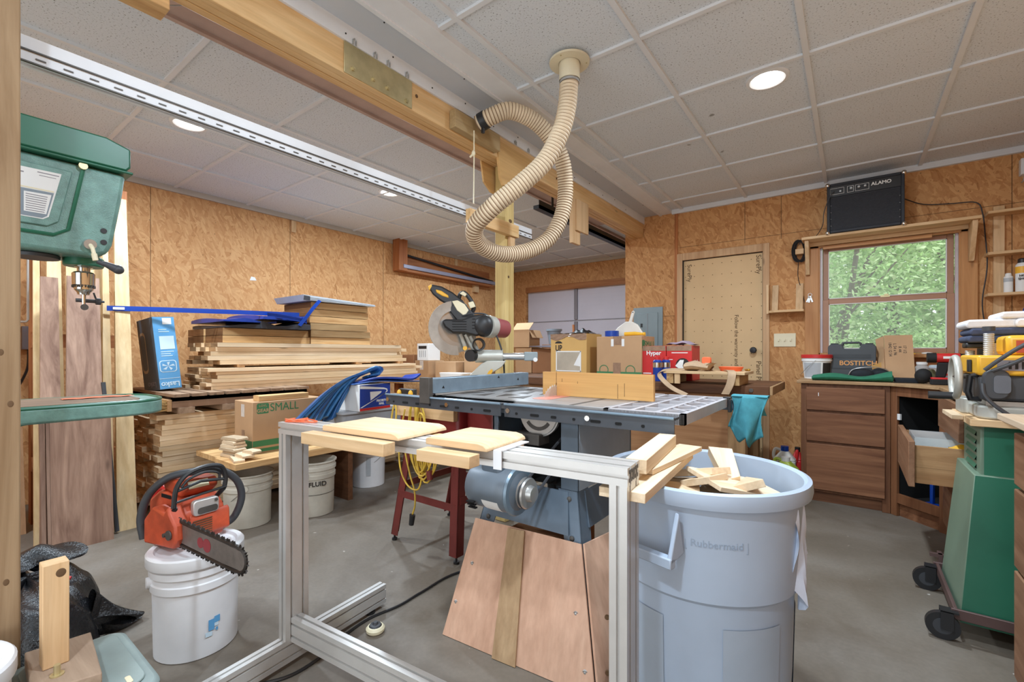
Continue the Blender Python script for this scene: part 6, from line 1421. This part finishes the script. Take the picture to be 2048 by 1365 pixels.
# ---------- garage clutter ----------
t = Thing('storage_table', 'dark timber table heaped with boxes before the garage door', 'table', (-2.95,4.95,0))
t.p('top', MB().box(-3.75,-2.20,4.6,5.4,.80,.86), m['darkw'], w=True, bev=.004)
for x in (-3.70,-2.33):
    for y in (4.64,5.28): t.p('leg', MB().box(x,x+.09,y,y+.09,0,.799), m['cedar'], w=True)
t.p('apron', MB().box(-3.6,-2.34,4.66,4.70,.62,.799), m['cedarx'], w=True)
carton('dark brown carton on the table before the garage door', -3.19,-2.82,4.70,5.05,.8612,1.16, m['cardd']); carton('brown carton right of the dark one before the garage door', -2.80,-2.45,4.70,5.05,.8612,1.17, plain('cardb2',(122,76,46),.8,0,.1,4))
carton('tan carton beside the post on the table before the garage door', -3.45,-3.20,4.70,5.0,.8612,1.18, m['card'])
t = carton('open tan carton with raised flaps stacked behind the post', -3.48,-3.22,4.68,4.92,1.1815,1.40, m['card'])
t.p('flap', quad3([(-.13,-.12,.22),(.13,-.12,.22),(.15,-.05,.31),(-.11,-.05,.31)],.004), m['card']); t.p('flap', quad3([(.13,-.12,.218),(.13,.12,.218),(.18,.12,.12),(.18,-.12,.12)],.004), m['card'])
t = Thing('grey_pot', 'grey plastic flower pot on the cartons before the garage door', 'pot', (-3.13,5.12,1.22)); t.e.location.z = 1.222
t.W = Matrix.Translation((-3.13,5.12,1.222)); t.p('pot', MB().lathe([(.0001,0),(.065,0),(.09,.17),(.105,.175),(.107,.20),(.097,.20),(.09,.175)],28,cap=False), plain('pot_grey',(142,152,162),.5))
carton('plain tan carton under the grey flower pot', -3.28,-2.98,5.06,5.36,.8612,1.2205, m['cardd'])
solo('dark_sheet', 'dark grey folded sheet lying over the brown cartons', 'plastic sheet', MB().add([(-3.2,4.64,1.19),(-2.84,4.60,1.175),(-2.42,4.75,1.20),(-2.60,5.02,1.215),(-3.05,5.04,1.21),(-3.2,4.64,1.196),(-2.84,4.60,1.181),(-2.42,4.75,1.206),(-2.60,5.02,1.221),(-3.05,5.04,1.216)],[(4,3,2,1,0),(5,6,7,8,9),(0,1,6,5),(1,2,7,6),(2,3,8,7),(3,4,9,8),(4,0,5,9)]), plain('sheet_dark',(92,88,96),.4), (-2.8,4.85,1.18))
solo('broom_handle', 'wooden handle with black grip sticking up before the garage door', 'handle', MB().tube([(-2.86,5.2,.862),(-2.93,5.28,1.48)],.016,10), m['cedar'], (-2.9,5.24,.86))
t = Thing('side_table', 'low timber table with cartons at the far end of the left wall', 'table', (-3.9,4.0,0))
t.p('top', MB().box(-4.6,-3.2,3.62,4.4,.74,.79), m['timber'], w=True, bev=.003)
for x in (-4.55,-3.3):
    for y in (3.66,4.28): t.p('leg', MB().box(x,x+.08,y,y+.08,0,.739), m['cedar'], w=True)
t = carton('tan carton with torn tape beside the end of the lumber', -4.24,-4.0,3.72,3.98,.7912,1.02, m['card']); t.p('torn_tape', MB().box(-.03,.03,-t.hy-.001,-t.hy,.12,.229), m['clrtape'])
carton('tan carton right of the taped one at the far left wall', -3.95,-3.62,3.78,4.05,.7912,1.01, m['card']); carton('brown carton half hidden by the lumber ends at the left wall', -4.52,-4.26,3.72,4.0,.7912,1.09, m['cardd'])
t = carton('white carton with black coat hanger picture on the tan carton', -4.22,-4.03,3.74,3.94,1.0215,1.225, m['paper']); Y = -t.hy-.001
t.p('picture', MB().box(-.07,.07,Y-.0006,Y,.14,.175).box(-.05,-.045,Y-.0006,Y,.04,.12).box(-.02,-.015,Y-.0006,Y,.04,.12).box(.01,.015,Y-.0006,Y,.04,.12).box(.045,.05,Y-.0006,Y,.04,.12), m['ink'])
carton('taller tan carton behind the mitre saw at the far wall', -3.6,-3.25,3.9,4.2,.7912,1.12, m['card'])
t = Thing('white_tub', 'white shallow tub lying behind the saw fence', 'tub', (-3.55,3.72,.791)); t.p('tub', MB().prism(rpoly(-3.72,-3.40,3.64,3.80,.03),.7912,.89,'z',rpoly(-3.74,-3.38,3.62,3.82,.035)), m['paper'], w=True, bev=.004)
# left wall ledge with pipes
t = Thing('wall_ledge', 'reddish timber bracket and ledge high on the far left wall', 'ledge', (-4.8,4.8,2.2))
t.p('upright', MB().box(-4.83,-4.70,3.86,4.0,2.19,2.60), m['cedar'], w=True, bev=.003); t.p('ledge_board', MB().box(-4.83,-4.72,4.001,5.8,2.19,2.225), m['cedary'], w=True, bev=.002); t.p('back_board', MB().box(-4.858,-4.831,3.9,5.85,2.19,2.44), m['cedary'], w=True)
solo('lilac_pipe', 'lilac grey square pipe resting along the wall ledge', 'pipe', MB().box(-4.735,-4.69,3.93,6.0,2.226,2.275), m['pvcpurple'], (-4.71,5,2.226), bev=.004)
solo('black_pipe', 'black pipe running along the wall above the ledge', 'pipe', MB().tube([(-4.80,4.0,2.43),(-4.80,5.9,2.30)],.016,8), m['black'], (-4.8,5,2.35))
solo('wall_block', 'small pale block on the left wall under the lilac pipe end', 'wood block', MB().box(-4.859,-4.80,5.45,5.55,2.08,2.189), m['pinez'], (-4.83,5.5,2.08))
solo('paper_scrap', 'small torn white paper stuck on the left strand board wall', 'paper', MB().add([(-4.8565,2.10,1.845),(-4.8565,2.165,1.85),(-4.8565,2.15,1.88),(-4.8565,2.115,1.885),(-4.858,2.10,1.845),(-4.858,2.165,1.85),(-4.858,2.15,1.88),(-4.858,2.115,1.885)],[(0,1,2,3),(7,6,5,4),(0,4,5,1),(1,5,6,2),(2,6,7,3),(3,7,4,0)]), m['paper'], (-4.857,2.13,1.86))
# ---------- cabinets on the right ----------
t = Thing('drawer_cabinet', 'walnut base cabinet with three drawers under the window', 'cabinet', (-.05,4.45,0))
t.p('carcass', MB().box(-.31,-.29,4.12,4.80,0,.885).box(.195,.215,4.12,4.80,0,.885).box(-.29,.195,4.6,4.62,.1,.885).box(-.29,.195,4.17,4.19,0,.1), m['cabz'], w=True)
t.p('face_frame', MB().box(-.31,-.265,4.10,4.12,.0,.885).box(.17,.215,4.10,4.12,.0,.885).box(-.265,.17,4.10,4.12,.855,.885).box(-.265,.17,4.10,4.12,.655,.695).box(-.265,.17,4.10,4.12,.435,.465).box(-.265,.17,4.10,4.12,.08,.125), m['cabz'], w=True, bev=.002)
for z0, z1, lab in ((.69,.86,'top drawer'),(.458,.672,'middle drawer'),(.10,.44,'bottom drawer')):
    d = t.p('drawer', MB().box(-.275,.185,4.078,4.099,z0,z1), m['cab'], w=True, bev=.003, label=lab)
    t.p('drawer_box', MB().box(-.25,.16,4.125,4.55,z0+.02,z1-.03), m['oak'], d, w=True)
t.p('chip', MB().box(-.20,-.196,4.0772,4.0785,.795,.82), m['paper'], w=True)
t.p('toe_board', MB().box(-.31,.215,4.135,4.15,0,.08), m['cab'], w=True)
E0 = Vector((.216,4.10,0)); EL = .368; ea = math.degrees(math.atan2(-.27,.25)); EM = TR(tuple(E0),rz=ea)
t = Thing('corner_cabinet', 'angled open fronted corner cabinet with dark interior', 'cabinet', (.45,4.2,0))
def em(*bx):
    b = MB(); b.M = EM
    for q5 in bx: b.box(*q5)
    return b
t.p('face_frame', em((0,.045,0,.02,.0,.885),(EL-.045,EL,0,.02,0,.885),(.045,EL-.045,0,.02,.82,.885),(.045,EL-.045,0,.02,.09,.155)), m['cabz'], w=True, bev=.002)
t.p('toe_board', em((0,EL,.025,.04,0,.09)), m['cab'], w=True)
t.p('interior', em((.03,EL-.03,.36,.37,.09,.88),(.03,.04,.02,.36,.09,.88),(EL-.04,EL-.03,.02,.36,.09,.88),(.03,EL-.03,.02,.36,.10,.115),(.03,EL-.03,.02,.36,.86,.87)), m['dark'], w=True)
t.p('catch', em((.05,.07,-.002,.01,.66,.70)), m['paper'], w=True)
solo('hand_brush', 'blue brush with wooden handle lying inside the open corner cabinet', 'brush', em((.22,.24,.05,.07,.135,.28),(.19,.27,.03,.09,.117,.145)), [m['bluep']], tuple(EM @ Vector((.23,.06,.12))), bev=.004)
t = Thing('side_cabinet', 'walnut cabinet with a drawer pulled open along the right wall', 'cabinet', (.78,3.4,0))
t.p('carcass', MB().box(.485,1.11,2.97,2.99,0,.885).box(.485,1.11,3.80,3.82,0,.885).box(.8,.82,2.99,3.8,.0,.885).box(.5,.51,2.99,3.8,0,.1), m['caby'], w=True)
t.p('face_frame', MB().box(.465,.484,2.97,3.01,0,.885).box(.465,.484,3.62,3.66,0,.885).box(.465,.484,3.79,3.83,0,.885).box(.465,.484,3.01,3.79,.855,.885).box(.465,.484,3.01,3.79,.68,.70).box(.465,.484,3.01,3.79,.43,.47).box(.465,.484,3.01,3.79,.06,.12), m['caby'], w=True, bev=.002)
d = t.p('drawer', MB().box(.405,.425,2.99,3.63,.69,.868), m['caby'], w=True, bev=.003, label='top drawer slightly open'); t.p('drawer_box', MB().box(.426,.75,3.02,3.03,.70,.84).box(.426,.75,3.60,3.61,.70,.84), m['oak'], d, w=True)
d = t.p('drawer', MB().box(.225,.25,2.985,3.63,.455,.70-.02), m['caby'], w=True, bev=.003, label='drawer pulled open')
t.p('drawer_box', MB().box(.251,.75,3.02,3.036,.55,.655).box(.251,.75,3.02,3.03,.47,.549).box(.251,.75,3.59,3.606,.47,.655).box(.251,.75,3.036,3.59,.475,.485), m['oak'], d, w=True)
t.p('door', MB().box(.445,.464,2.985,3.40,.09,.435), m['caby'], w=True, bev=.003); t.p('door', MB().box(.445,.464,3.405,3.80,.09,.435), m['caby'], w=True, bev=.003); t.p('small_drawer', MB().box(.445,.464,3.64,3.80,.69,.868), m['caby'], w=True, bev=.003)
t.p('toe_board', MB().box(.486,.5,2.99,3.8,0,.09), m['caby'], w=True)
t = Thing('plastic_tray', 'clear plastic tray inside the pulled open drawer', 'tray', (.40,3.4,.487)); t.p('tray', MB().box(.27,.60,3.25,3.253,.53,.665).box(.27,.60,3.545,3.548,.53,.665).box(.27,.273,3.253,3.545,.53,.665).box(.597,.6,3.253,3.545,.53,.665).box(.27,.6,3.25,3.548,.527,.53), m['clearp'], w=True)
t.p('tray_stand', MB().box(.29,.58,3.27,3.53,.4865,.526), m['clearp'], w=True)
solo('yellow_bag', 'yellow packet lying in the open drawer', 'packet', MB().grid(lambda u,v:(.40+.16*u,3.12+.12*v,.63+.035*math.sin(PI*u)*math.sin(PI*v)*(1+.3*math.sin(11*u))),8,8).box(.40,.56,3.12,3.24,.487,.63), m['yellow'], (.48,3.18,.487))
solo('blue_rag', 'dark blue rag bunched at the near side of the open drawer', 'rag', MB().grid(lambda u,v:(.42+.2*u,3.04+.07*v,.628+.03*math.sin(PI*u)*(1+.4*math.sin(15*u+6*v))),10,8).box(.43,.61,3.045,3.105,.487,.627), m['toweln'], (.52,3.08,.487))
solo('green_pad', 'flat green pad lying in front of the tray in the open drawer', 'pad', MB().box(.27,.385,3.08,3.22,.487,.61), m['clothg'], (.33,3.15,.487), bev=.004)
ct = [(-.335,4.065),(.205,4.065),(.43,3.82),(.43,2.955),(1.115,2.955),(1.115,4.79),(-.335,4.79)]
solo('countertop', 'worn pine countertop running under the window and around the corner', 'countertop', MB().prism(ct,.8865,.9085), m['pinex2'] if 'pinex2' in m else wood('counter_tan', (196,164,124), (156,120,84), 'x', .7, .6, .05), (.3,4.3,.8865), bev=.003)
t = Thing('near_cabinet', 'walnut drawer cabinet cropped by the right edge of the view', 'cabinet', (.78,1.2,0))
t.p('carcass', MB().box(.485,1.11,2.21,2.23,0,.885).box(.485,1.11,.2,.22,0,.885).box(.9,.92,.22,2.21,0,.885), m['caby'], w=True)
t.p('face_frame', MB().box(.465,.484,2.18,2.23,0,.885).box(.465,.484,1.55,1.60,0,.885).box(.465,.484,.2,.25,0,.885).box(.465,.484,.25,2.18,.85,.885).box(.465,.484,.25,2.18,.66,.69).box(.465,.484,.25,2.18,.38,.42).box(.465,.484,.25,2.18,0,.08), m['caby'], w=True)
for y0, y1 in ((1.585,2.20),(.24,1.57)):
    for z0, z1 in ((.685,.855),(.415,.67),(.05,.40)):
        t.p('drawer', MB().box(.43,.464,y0,y1,z0,z1), m['caby'], w=True, bev=.003)
solo('near_countertop', 'pale worn countertop corner at the right edge of the view', 'countertop', MB().box(.405,1.115,.18,2.28,.8865,.9085), m['palew2'] if 'palew2' in m else wood('counter_pale', (226,206,180), (196,166,134), 'y', .7, .5, .05), (.75,1.2,.8865), bev=.003)
# ---------- planer on its stand ----------
t = Thing('planer_stand', 'green steel planer stand on a brown wheeled base', 'machine stand', (.62,2.68,0))
t.p('top_board', MB().box(.37,1.0,2.49,2.90,.832,.860), m['pinex'], w=True, bev=.003)
up = t.p('upper_body', MB().box(.405,.86,2.535,2.86,.60,.831), m['greenlit'], w=True, bev=.004)
b = MB()
for k in range(6): b.add([(.4045,2.60,.80-.033*k),(.4045,2.78,.80-.033*k),(.398,2.78,.785-.033*k),(.398,2.60,.785-.033*k),(.4045,2.78,.78-.033*k),(.4045,2.60,.78-.033*k)],[(0,1,2,3),(3,2,4,5)])
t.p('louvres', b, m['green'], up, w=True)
t.p('near_shade_face', MB().box(.415,.85,2.5325,2.5345,.60,.83), m['green'], up, w=True)  # darker green sheet: shade of the near side painted on
b = MB(); q0 = [(.385,2.51),(.87,2.51),(.87,2.88),(.385,2.88)]; q1 = [(.335,2.46),(.92,2.46),(.92,2.92),(.335,2.92)]
t.p('lower_body', MB().prism(q1,.07,.64,'z',q0), m['greenlit'], w=True, bev=.004)
t.p('near_shade_skin', quad3([(.338,2.4585,.072),(.918,2.4585,.072),(.869,2.5085,.638),(.387,2.5085,.638)],.001), m['green'], w=True)  # thin dark sheet over the flare, its colour standing in for shade
brn = plain('base_brown', (92,70,66), .5, .2, .15)
t.p('base_frame', MB().box(.31,1.0,2.44,2.452,.085,.125).box(.31,1.0,2.93,2.942,.085,.125).box(.318,.33,2.452,2.93,.085,.125), brn, w=True, bev=.002)
t.p('base_tongue', MB().box(.33,.345,2.94,3.0,.08,.16).box(.30,.42,2.945,2.965,.145,.16), brn, w=True)
for y in (2.44,2.90):
    c = t.p('caster', MB().cyl((.285,y-.012,.052),(.285,y+.012,.052),.052,n=28), m['black'], w=True)
    t.p('hub', MB().cyl((.285,y-.0135,.052),(.285,y+.0135,.052),.03,n=20).cyl((.285,y-.02,.052),(.285,y+.02,.052),.008,n=10), m['rubber'], c, w=True)
    t.p('fork', MB().box(.277,.315,y-.022,y-.018,.045,.115).box(.277,.315,y+.018,y+.022,.045,.115).box(.277,.33,y-.022,y+.022,.112,.118), m['black'], c, w=True)
t = Thing('thickness_planer', 'yellow and grey thickness planer with crank wheel on the green stand', 'planer', (.68,2.68,.861))
t.p('base', MB().prism(rpoly(.395,.99,2.50,2.875,.05),.861,.912), m['msilver'], w=True, bev=.008); t.p('bed', MB().box(.42,.97,2.53,2.85,.9125,.93), m['steel'], w=True)
t.p('infeed_foot', MB().prism(rpoly(.375,.45,2.70,2.86,.02),.861,.925), m['msilver'], w=True, bev=.004)
t.p('lower_housing', MB().box(.40,.98,2.50,2.86,.935,1.029), m['rubber'], w=True, bev=.010)
t.p('side_cover', MB().prism(rpoly(.402,.475,.94,1.055,.03),2.470,2.499,'y'), m['rubber'], w=True, bev=.006); t.p('cover_badge', MB().prism(rpoly(.43,.475,.965,1.032,.012),2.4665,2.4695,'y'), plain('badge_grey',(98,102,110),.5), w=True)
t.p('yellow_housing', MB().box(.392,.99,2.505,2.86,1.03,1.108), m['yellow'], w=True, bev=.010)
t.p('motor_hump', MB().box(.475,1.0,2.53,2.70,1.109,1.185), m['yellow'], w=True, bev=.016)
t.p('warning_label', MB().box(.50,.56,2.5275,2.529,1.118,1.165), m['orange'], w=True)
v = t.p('vent_panel', MB().prism(rpoly(.445,.60,1.05,1.09,.006),2.501,2.504,'y'), m['gdoord'], w=True)
for k in range(6): t.p('vent', MB().box(.475+.017*k,.483+.017*k,2.4995,2.5008,1.056,1.084), m['ink'], v, w=True)
def screw(x, y, z0, z1, r):
    pr = []; n = int((z1-z0)/.0075)
    for i in range(n): pr += [(r,z0+i*.0075),(r*.86,z0+i*.0075+.0037)]
    return MB().lathe(pr,20,(x,y,0))
t.p('height_screw', screw(.435,2.575,1.1085,1.205,.0165), m['alu'], w=True); t.p('screw_cap', MB().cyl((.435,2.575,1.205),(.435,2.575,1.222),.0185,n=18), m['rubber'], w=True)
t.p('height_screw', screw(.415,2.80,1.1085,1.138,.0165), m['alu'], w=True); t.p('screw_cap', MB().box(.395,.47,2.755,2.84,1.138,1.160), m['black'], w=True, bev=.006); t.p('column_cover', MB().box(.44,.465,2.78,2.82,1.1085,1.137), m['black'], w=True)
t.p('side_handle', MB().tube([(.40,2.56,1.028),(.378,2.555,1.025),(.372,2.555,.965),(.38,2.555,.935),(.41,2.56,.935)],.011,10), m['black'], w=True)
t.p('depth_gauge', MB().box(.380,.391,2.60,2.63,1.04,1.09), m['black'], w=True, bev=.002)
wc = (.335,2.545,1.02); wh = t.p('crank_wheel', MB().tube([(wc[0],wc[1]+.078*math.cos(a),wc[2]+.078*math.sin(a)) for a in [2*PI*i/36 for i in range(36)]],.0125,12,True), m['msilver'], w=True)
t.p('wheel_axle', MB().cyl((.335,2.62,1.02),(.41,2.62,1.02),.01,n=12).tube([(wc[0],wc[1]+.075,wc[2]),(wc[0],2.62,1.02)],.008,8), m['castd'], wh, w=True)
t.p('crank_handle', MB().cyl((.333,2.535,.945),(.253,2.535,.945),.0145,.0155,16), m['black'], wh, w=True)
t.p('power_cable', MB().tube(spline([(.405,2.462,1.052),(.445,2.452,1.095),(.505,2.445,1.148),(.60,2.44,1.21)],6),.007,8), m['rubber'], w=True); t.p('power_cable', MB().tube(spline([(.40,2.468,1.0),(.405,2.455,.955),(.445,2.445,.905),(.505,2.44,.868),(.60,2.43,.868)],6),.007,8), m['rubber'], w=True); t.p('power_cable', MB().tube(spline([(.425,2.462,1.05),(.475,2.452,1.078),(.53,2.445,1.115),(.62,2.44,1.165)],6),.007,8), m['rubber'], w=True)
t = Thing('towel_stack', 'folded white and navy towels lying on top of the yellow planer', 'towels', (.62,2.77,1.16))
def towel(x0,x1,y0,y1,z,h): return MB().prism(rpoly(x0,x1,z,z+h,h*.47,7),y0,y1,'y')
t.p('navy_towel', towel(.395,.93,2.71,2.93,1.161,.03), m['toweln'], w=True, bev=.008); t.p('navy_towel', towel(.40,.92,2.705,2.93,1.1915,.03), m['toweln'], w=True, bev=.008)
t.p('white_towel', towel(.388,.62,2.71,2.93,1.222,.036), m['towelw'], w=True, bev=.008); t.p('white_towel', towel(.49,.94,2.70,2.92,1.2585,.028), m['towelw'], w=True, bev=.008); t.p('white_towel', towel(.53,.95,2.695,2.92,1.222,.036), m['towelw'], w=True, bev=.008)
t.p('stripe', towel(.62,.70,2.692,2.90,1.2205,.0385), plain('towel_blue',(110,150,200),.95,0,.05,30), w=True)
solo('wood_strip', 'thin pine strip sticking out beside the planer base', 'wood strip', MB().box(.335,.369,2.62,2.87,.842,.858), m['scrap'], (.35,2.75,.842))

# ---------- things on the counter ----------
CZ = .909
t = Thing('compound_pail', 'small white pail with red lid and dark label on the counter', 'pail', (-.228,4.44,CZ))
t.p('body', MB().lathe([(.0001,0),(.085,0),(.098,.14),(.104,.14),(.104,.155),(.1,.155),(.1,.17)],36,cap=False), m['paper']); t.p('lid', MB().lathe([(.1,.165),(.108,.165),(.108,.19),(.1,.193),(.0001,.19)],36,cap=False), m['redp'])
t.p('dark_label', MB().grid(lambda u,v:((.0875+.01*v)*math.cos(R(-62+52*u)),(.0875+.01*v)*math.sin(R(-62+52*u)),.012+.115*v),6,2), m['ink']); t.p('red_stripe', MB().grid(lambda u,v:((.0885+.002*v)*math.cos(R(-62+52*u)),(.0885+.002*v)*math.sin(R(-62+52*u)),.014+.016*v),6,1), m['redp'])
t.p('grey_label', MB().grid(lambda u,v:((.0875+.01*v)*math.cos(R(-150+80*u)),(.0875+.01*v)*math.sin(R(-150+80*u)),.012+.115*v),8,2), m['tarpg']); t.p('bail', MB().tube(spline([(.0,-.106,.15),(-.05,-.10,.10),(-.09,-.06,.05),(-.108,.0,.03)],5),.002,5), m['steel'])
t = Thing('tool_case', 'charcoal plastic nailer case with orange lettering standing on the counter', 'tool case', (.0,4.50,CZ), -2)
t.p('shell', MB().prism([(-.15,0),(.15,0),(.153,.01),(.153,.255),(.135,.275),(.065,.275),(.055,.262),(.05,.24),(-.05,.24),(-.055,.262),(-.065,.275),(-.135,.275),(-.153,.255),(-.153,.01)],-.045,.045,'y'), plain('case_grey',(66,70,74),.5,0,.08), bev=.006)
t.p('handle', MB().tube([(-.06,0,.262),(-.055,0,.282),(-.045,0,.287),(.045,0,.287),(.055,0,.282),(.06,0,.262)],.009,10), m['rubber'])
t.p('ridge', MB().box(-.12,.12,-.048,-.0455,.165,.195).box(-.14,.14,-.048,-.0455,.08,.088), plain('case_dk',(52,56,60),.5))
text(t,'lettering','BOSTITCH',.05,(.04,-.0475,.125),(1,0,0),(0,0,1),m['amber'],w=False,bold=.0008)
for x in (-.11,.11): t.p('latch', MB().box(x-.025,x+.025,-.02,.02,.2755,.283), m['black'])
t = Thing('headset', 'black ear defenders with wire band lying before the tool case', 'ear defenders', (.09,4.34,CZ))
t.p('cup', MB().ball((-.03,0,.045),(.075,.05,.044),16,10), m['denim']); t.p('cup', MB().ball((.08,.03,.05),(.06,.045,.045),16,10), m['denim']); t.p('band', MB().tube(spline([(-.12,-.02,.01),(-.09,-.03,.075),(-.03,-.035,.095),(.06,-.02,.10),(.13,0,.07),(.16,.02,.01)],6),.003,6), m['steel'])
solo('green_cloth', 'green cloth roll lying along the counter front edge', 'cloth', MB().grid(lambda u,v:(-.235+.46*u,4.14+.055*math.cos(2*PI*v)+.02*math.sin(3*u),CZ+.002+(.016+.012*math.sin(4*u+.5)**2+.028*max(0,u-.6))*(1+math.sin(2*PI*v))),22,14).ball((.225,4.14,CZ+.026),(.012,.05,.026),10,6).ball((-.235,4.14,CZ+.018),(.01,.05,.018),10,6), m['clothg'], (0,4.14,CZ))
t = Thing('marked_cardboard', 'folded cardboard sheet with handwritten figures propped against the window', 'cardboard sheet', (.27,4.42,CZ), 0)
t.p('sheet', quad3([(.205,4.40,CZ+.001),(.37,4.38,CZ+.001),(.365,4.54,CZ+.34),(.20,4.56,CZ+.34)],.004), m['card'], w=True)
t.p('side_flap', quad3([(.203,4.40,CZ+.02),(.199,4.56,CZ+.335),(.152,4.60,CZ+.31),(.165,4.47,CZ+.10)],.004), m['card'], w=True); t.p('low_flap', quad3([(.203,4.42,CZ+.005),(.20,4.50,CZ+.14),(.12,4.42,CZ+.11),(.13,4.36,CZ+.06)],.004), m['cardy'], w=True)
pa = Vector((.205,4.40,CZ)); pu = (Vector((.20,4.56,CZ+.34))-pa); pr_ = Vector((.165,-.02,0)); nn = pr_.cross(pu).normalized()
for k, s_ in enumerate(('1842 12 54','L 54 x 96','R 44','17 1/2')):
    c = pa+pr_*(.2+.17*k)+pu*.68+nn*.0055; text(t,'handwriting',s_,.026,tuple(c),tuple(-pu),tuple(pr_),m['ink'],ext=.0003)
solo('black_book', 'flat black case lying under the cardboard sheet on the counter', 'case', MB().box(.24,.40,4.16,4.33,CZ+.0005,CZ+.028), m['denim'], (.32,4.25,CZ), bev=.006)
solo('flat_file', 'slim black file lying at the counter front edge', 'file', MB().prism([(.23,4.085),(.36,4.12),(.37,4.135),(.36,4.14),(.23,4.10)],CZ+.0005,CZ+.006), m['black'], (.3,4.1,CZ))
t = Thing('ear_muffs', 'black and olive ear muff cup standing on the counter by the drill', 'ear muffs', (.385,4.10,CZ), 20)
t.p('cup', MB().ball((0,0,.052),(.045,.05,.05),18,12), m['blackm']); t.p('cushion', MB().lathe([(.03,0),(.045,.005),(.047,.02),(.03,.025)],22,cap=False), plain('olive',(96,92,62),.7)).matrix_local = Matrix.Translation((.03,0,.052)) @ Matrix.Rotation(R(90),4,'Y')
t = Thing('screw_jar', 'glass jar of screws behind the ear muffs on the counter', 'jar', (.41,4.45,CZ)); t.p('glass', MB().lathe([(.0001,0),(.042,0),(.042,.10),(.03,.115),(.03,.125)],22,cap=False), m['jar']); t.p('contents', MB().lathe([(.0001,.004),(.038,.004),(.038,.07),(.0001,.08)],16,cap=False), m['castd']); t.p('lid', MB().lathe([(.032,.122),(.032,.14),(.0001,.14)],20,cap=False), m['paper'])
for lab, x, y, r in (('clear plastic tub with blue lid rim behind the drill',.53,4.40,.085),('clear plastic tub right of the first one near the counter corner',.72,4.42,.08)):
    t = Thing('plastic_tub', lab, 'tub', (x,y,CZ), group='tubs on the counter'); t.p('tub', MB().lathe([(.0001,0),(r*.85,0),(r,.10)],28,cap=False), m['jar']); t.p('contents', MB().lathe([(.0001,.004),(r*.8,.004),(r*.88,.05),(.0001,.055)],20,cap=False), m['bluep'] if x < .6 else m['tarpg']); t.p('lid', MB().lathe([(r+.003,.10),(r+.004,.115),(r-.01,.12),(.0001,.118)],28,cap=False), plain('lid_pale',(196,212,226),.4)); t.p('label_patch', MB().grid(lambda u,v:((r*.93+.001)*math.cos(R(-115+40*u)),(r*.93+.001)*math.sin(R(-115+40*u)),.05+.025*v),5,1), m['redp'])
t = Thing('cordless_drill', 'red and black cordless drill standing on its battery on the counter', 'drill', (.50,4.02,CZ), 0)
t.p('battery', MB().prism(rpoly(-.09,.02,-.035,.035,.012),.001,.035), m['blackm'], bev=.004); t.p('battery_band', MB().prism(rpoly(-.087,.017,-.033,.033,.012),.0352,.048), m['redp'], bev=.003)
t.p('grip', MB().prism([(-.065,.045),(-.018,.045),(-.005,.10),(.005,.145),(-.055,.145),(-.058,.10)],-.018,.018,'y'), m['blackm'], bev=.008); t.p('trigger', MB().prism([(.0,.11),(.016,.118),(.018,.14),(.006,.145)],-.01,.01,'y'), m['redp'], bev=.003)
t.p('motor_body', MB().cyl((-.09,0,.175),(.05,0,.175),.03,n=20), m['redp']); t.p('rear_cap', MB().cyl((-.105,0,.175),(-.06,0,.175),.032,n=20), m['blackm']); t.p('chuck', MB().cyl((.05,0,.175),(.08,0,.175),.028,.026,20).cyl((.08,0,.175),(.12,0,.172),.022,.012,16), m['black']); t.p('badge', MB().box(-.03,.02,-.0315,-.0295,.17,.185), m['paper'])
solo('sill_odds', 'yellow pencil and odds lying on the window sill', 'pencil', MB().tube([(.30,4.76,1.108),(.40,4.765,1.108)],.005,6), m['yellow'], (.35,4.76,1.103)); solo('sill_scrap', 'crumpled white scrap on the window sill beside the pencil', 'scrap', MB().ball((.47,4.765,1.112),(.035,.012,.009),10,6), m['paper'], (.47,4.765,1.103))
solo('screwdriver', 'small black screwdriver lying at the counter corner', 'screwdriver', MB().tube([(.50,3.82,CZ+.008),(.57,3.80,CZ+.008)],[.008,.008],8).tube([(.57,3.80,CZ+.008),(.63,3.785,CZ+.008)],.003,6), m['black'], (.55,3.8,CZ))
# jugs on the floor beside the cabinet
def jug(lab, x, y, h, r, mat, cap, hmat=None, rz=0):
    t = Thing('jug', lab, 'jug', (x,y,0), rz, 'jugs on the floor by the cabinet'); t.p('body', MB().prism(rpoly(-r,r,-r*.75,r*.75,.03),.001,h*.62), mat, bev=.012)
    t.p('shoulder', MB().prism(rpoly(-r,r,-r*.75,r*.75,.03),h*.62,h*.86,'z',rpoly(-r*.35,r*.35,-r*.35,r*.35,.015)), mat, bev=.004); t.p('cap', MB().cyl((0,0,h*.86),(0,0,h),r*.36,n=18), cap)
    t.p('handle', MB().tube(spline([(-r*.25,0,h*.86),(-r*.8,0,h*.9),(-r*1.0,0,h*.72),(-r*.85,0,h*.55)],5),.013,8), hmat or mat)
jug('white jug with blue cap on the floor behind the lime jug',-.47,4.62,.30,.085,m['jugw'],m['bluep'],rz=0)
jug('lime green jug on the floor beside the drawer cabinet',-.44,4.40,.25,.09,m['jug'],m['jugw'],rz=-10)
jug('red jug at the wall behind the white jug',-.385,4.745,.28,.06,m['redp'],m['black'],rz=90)
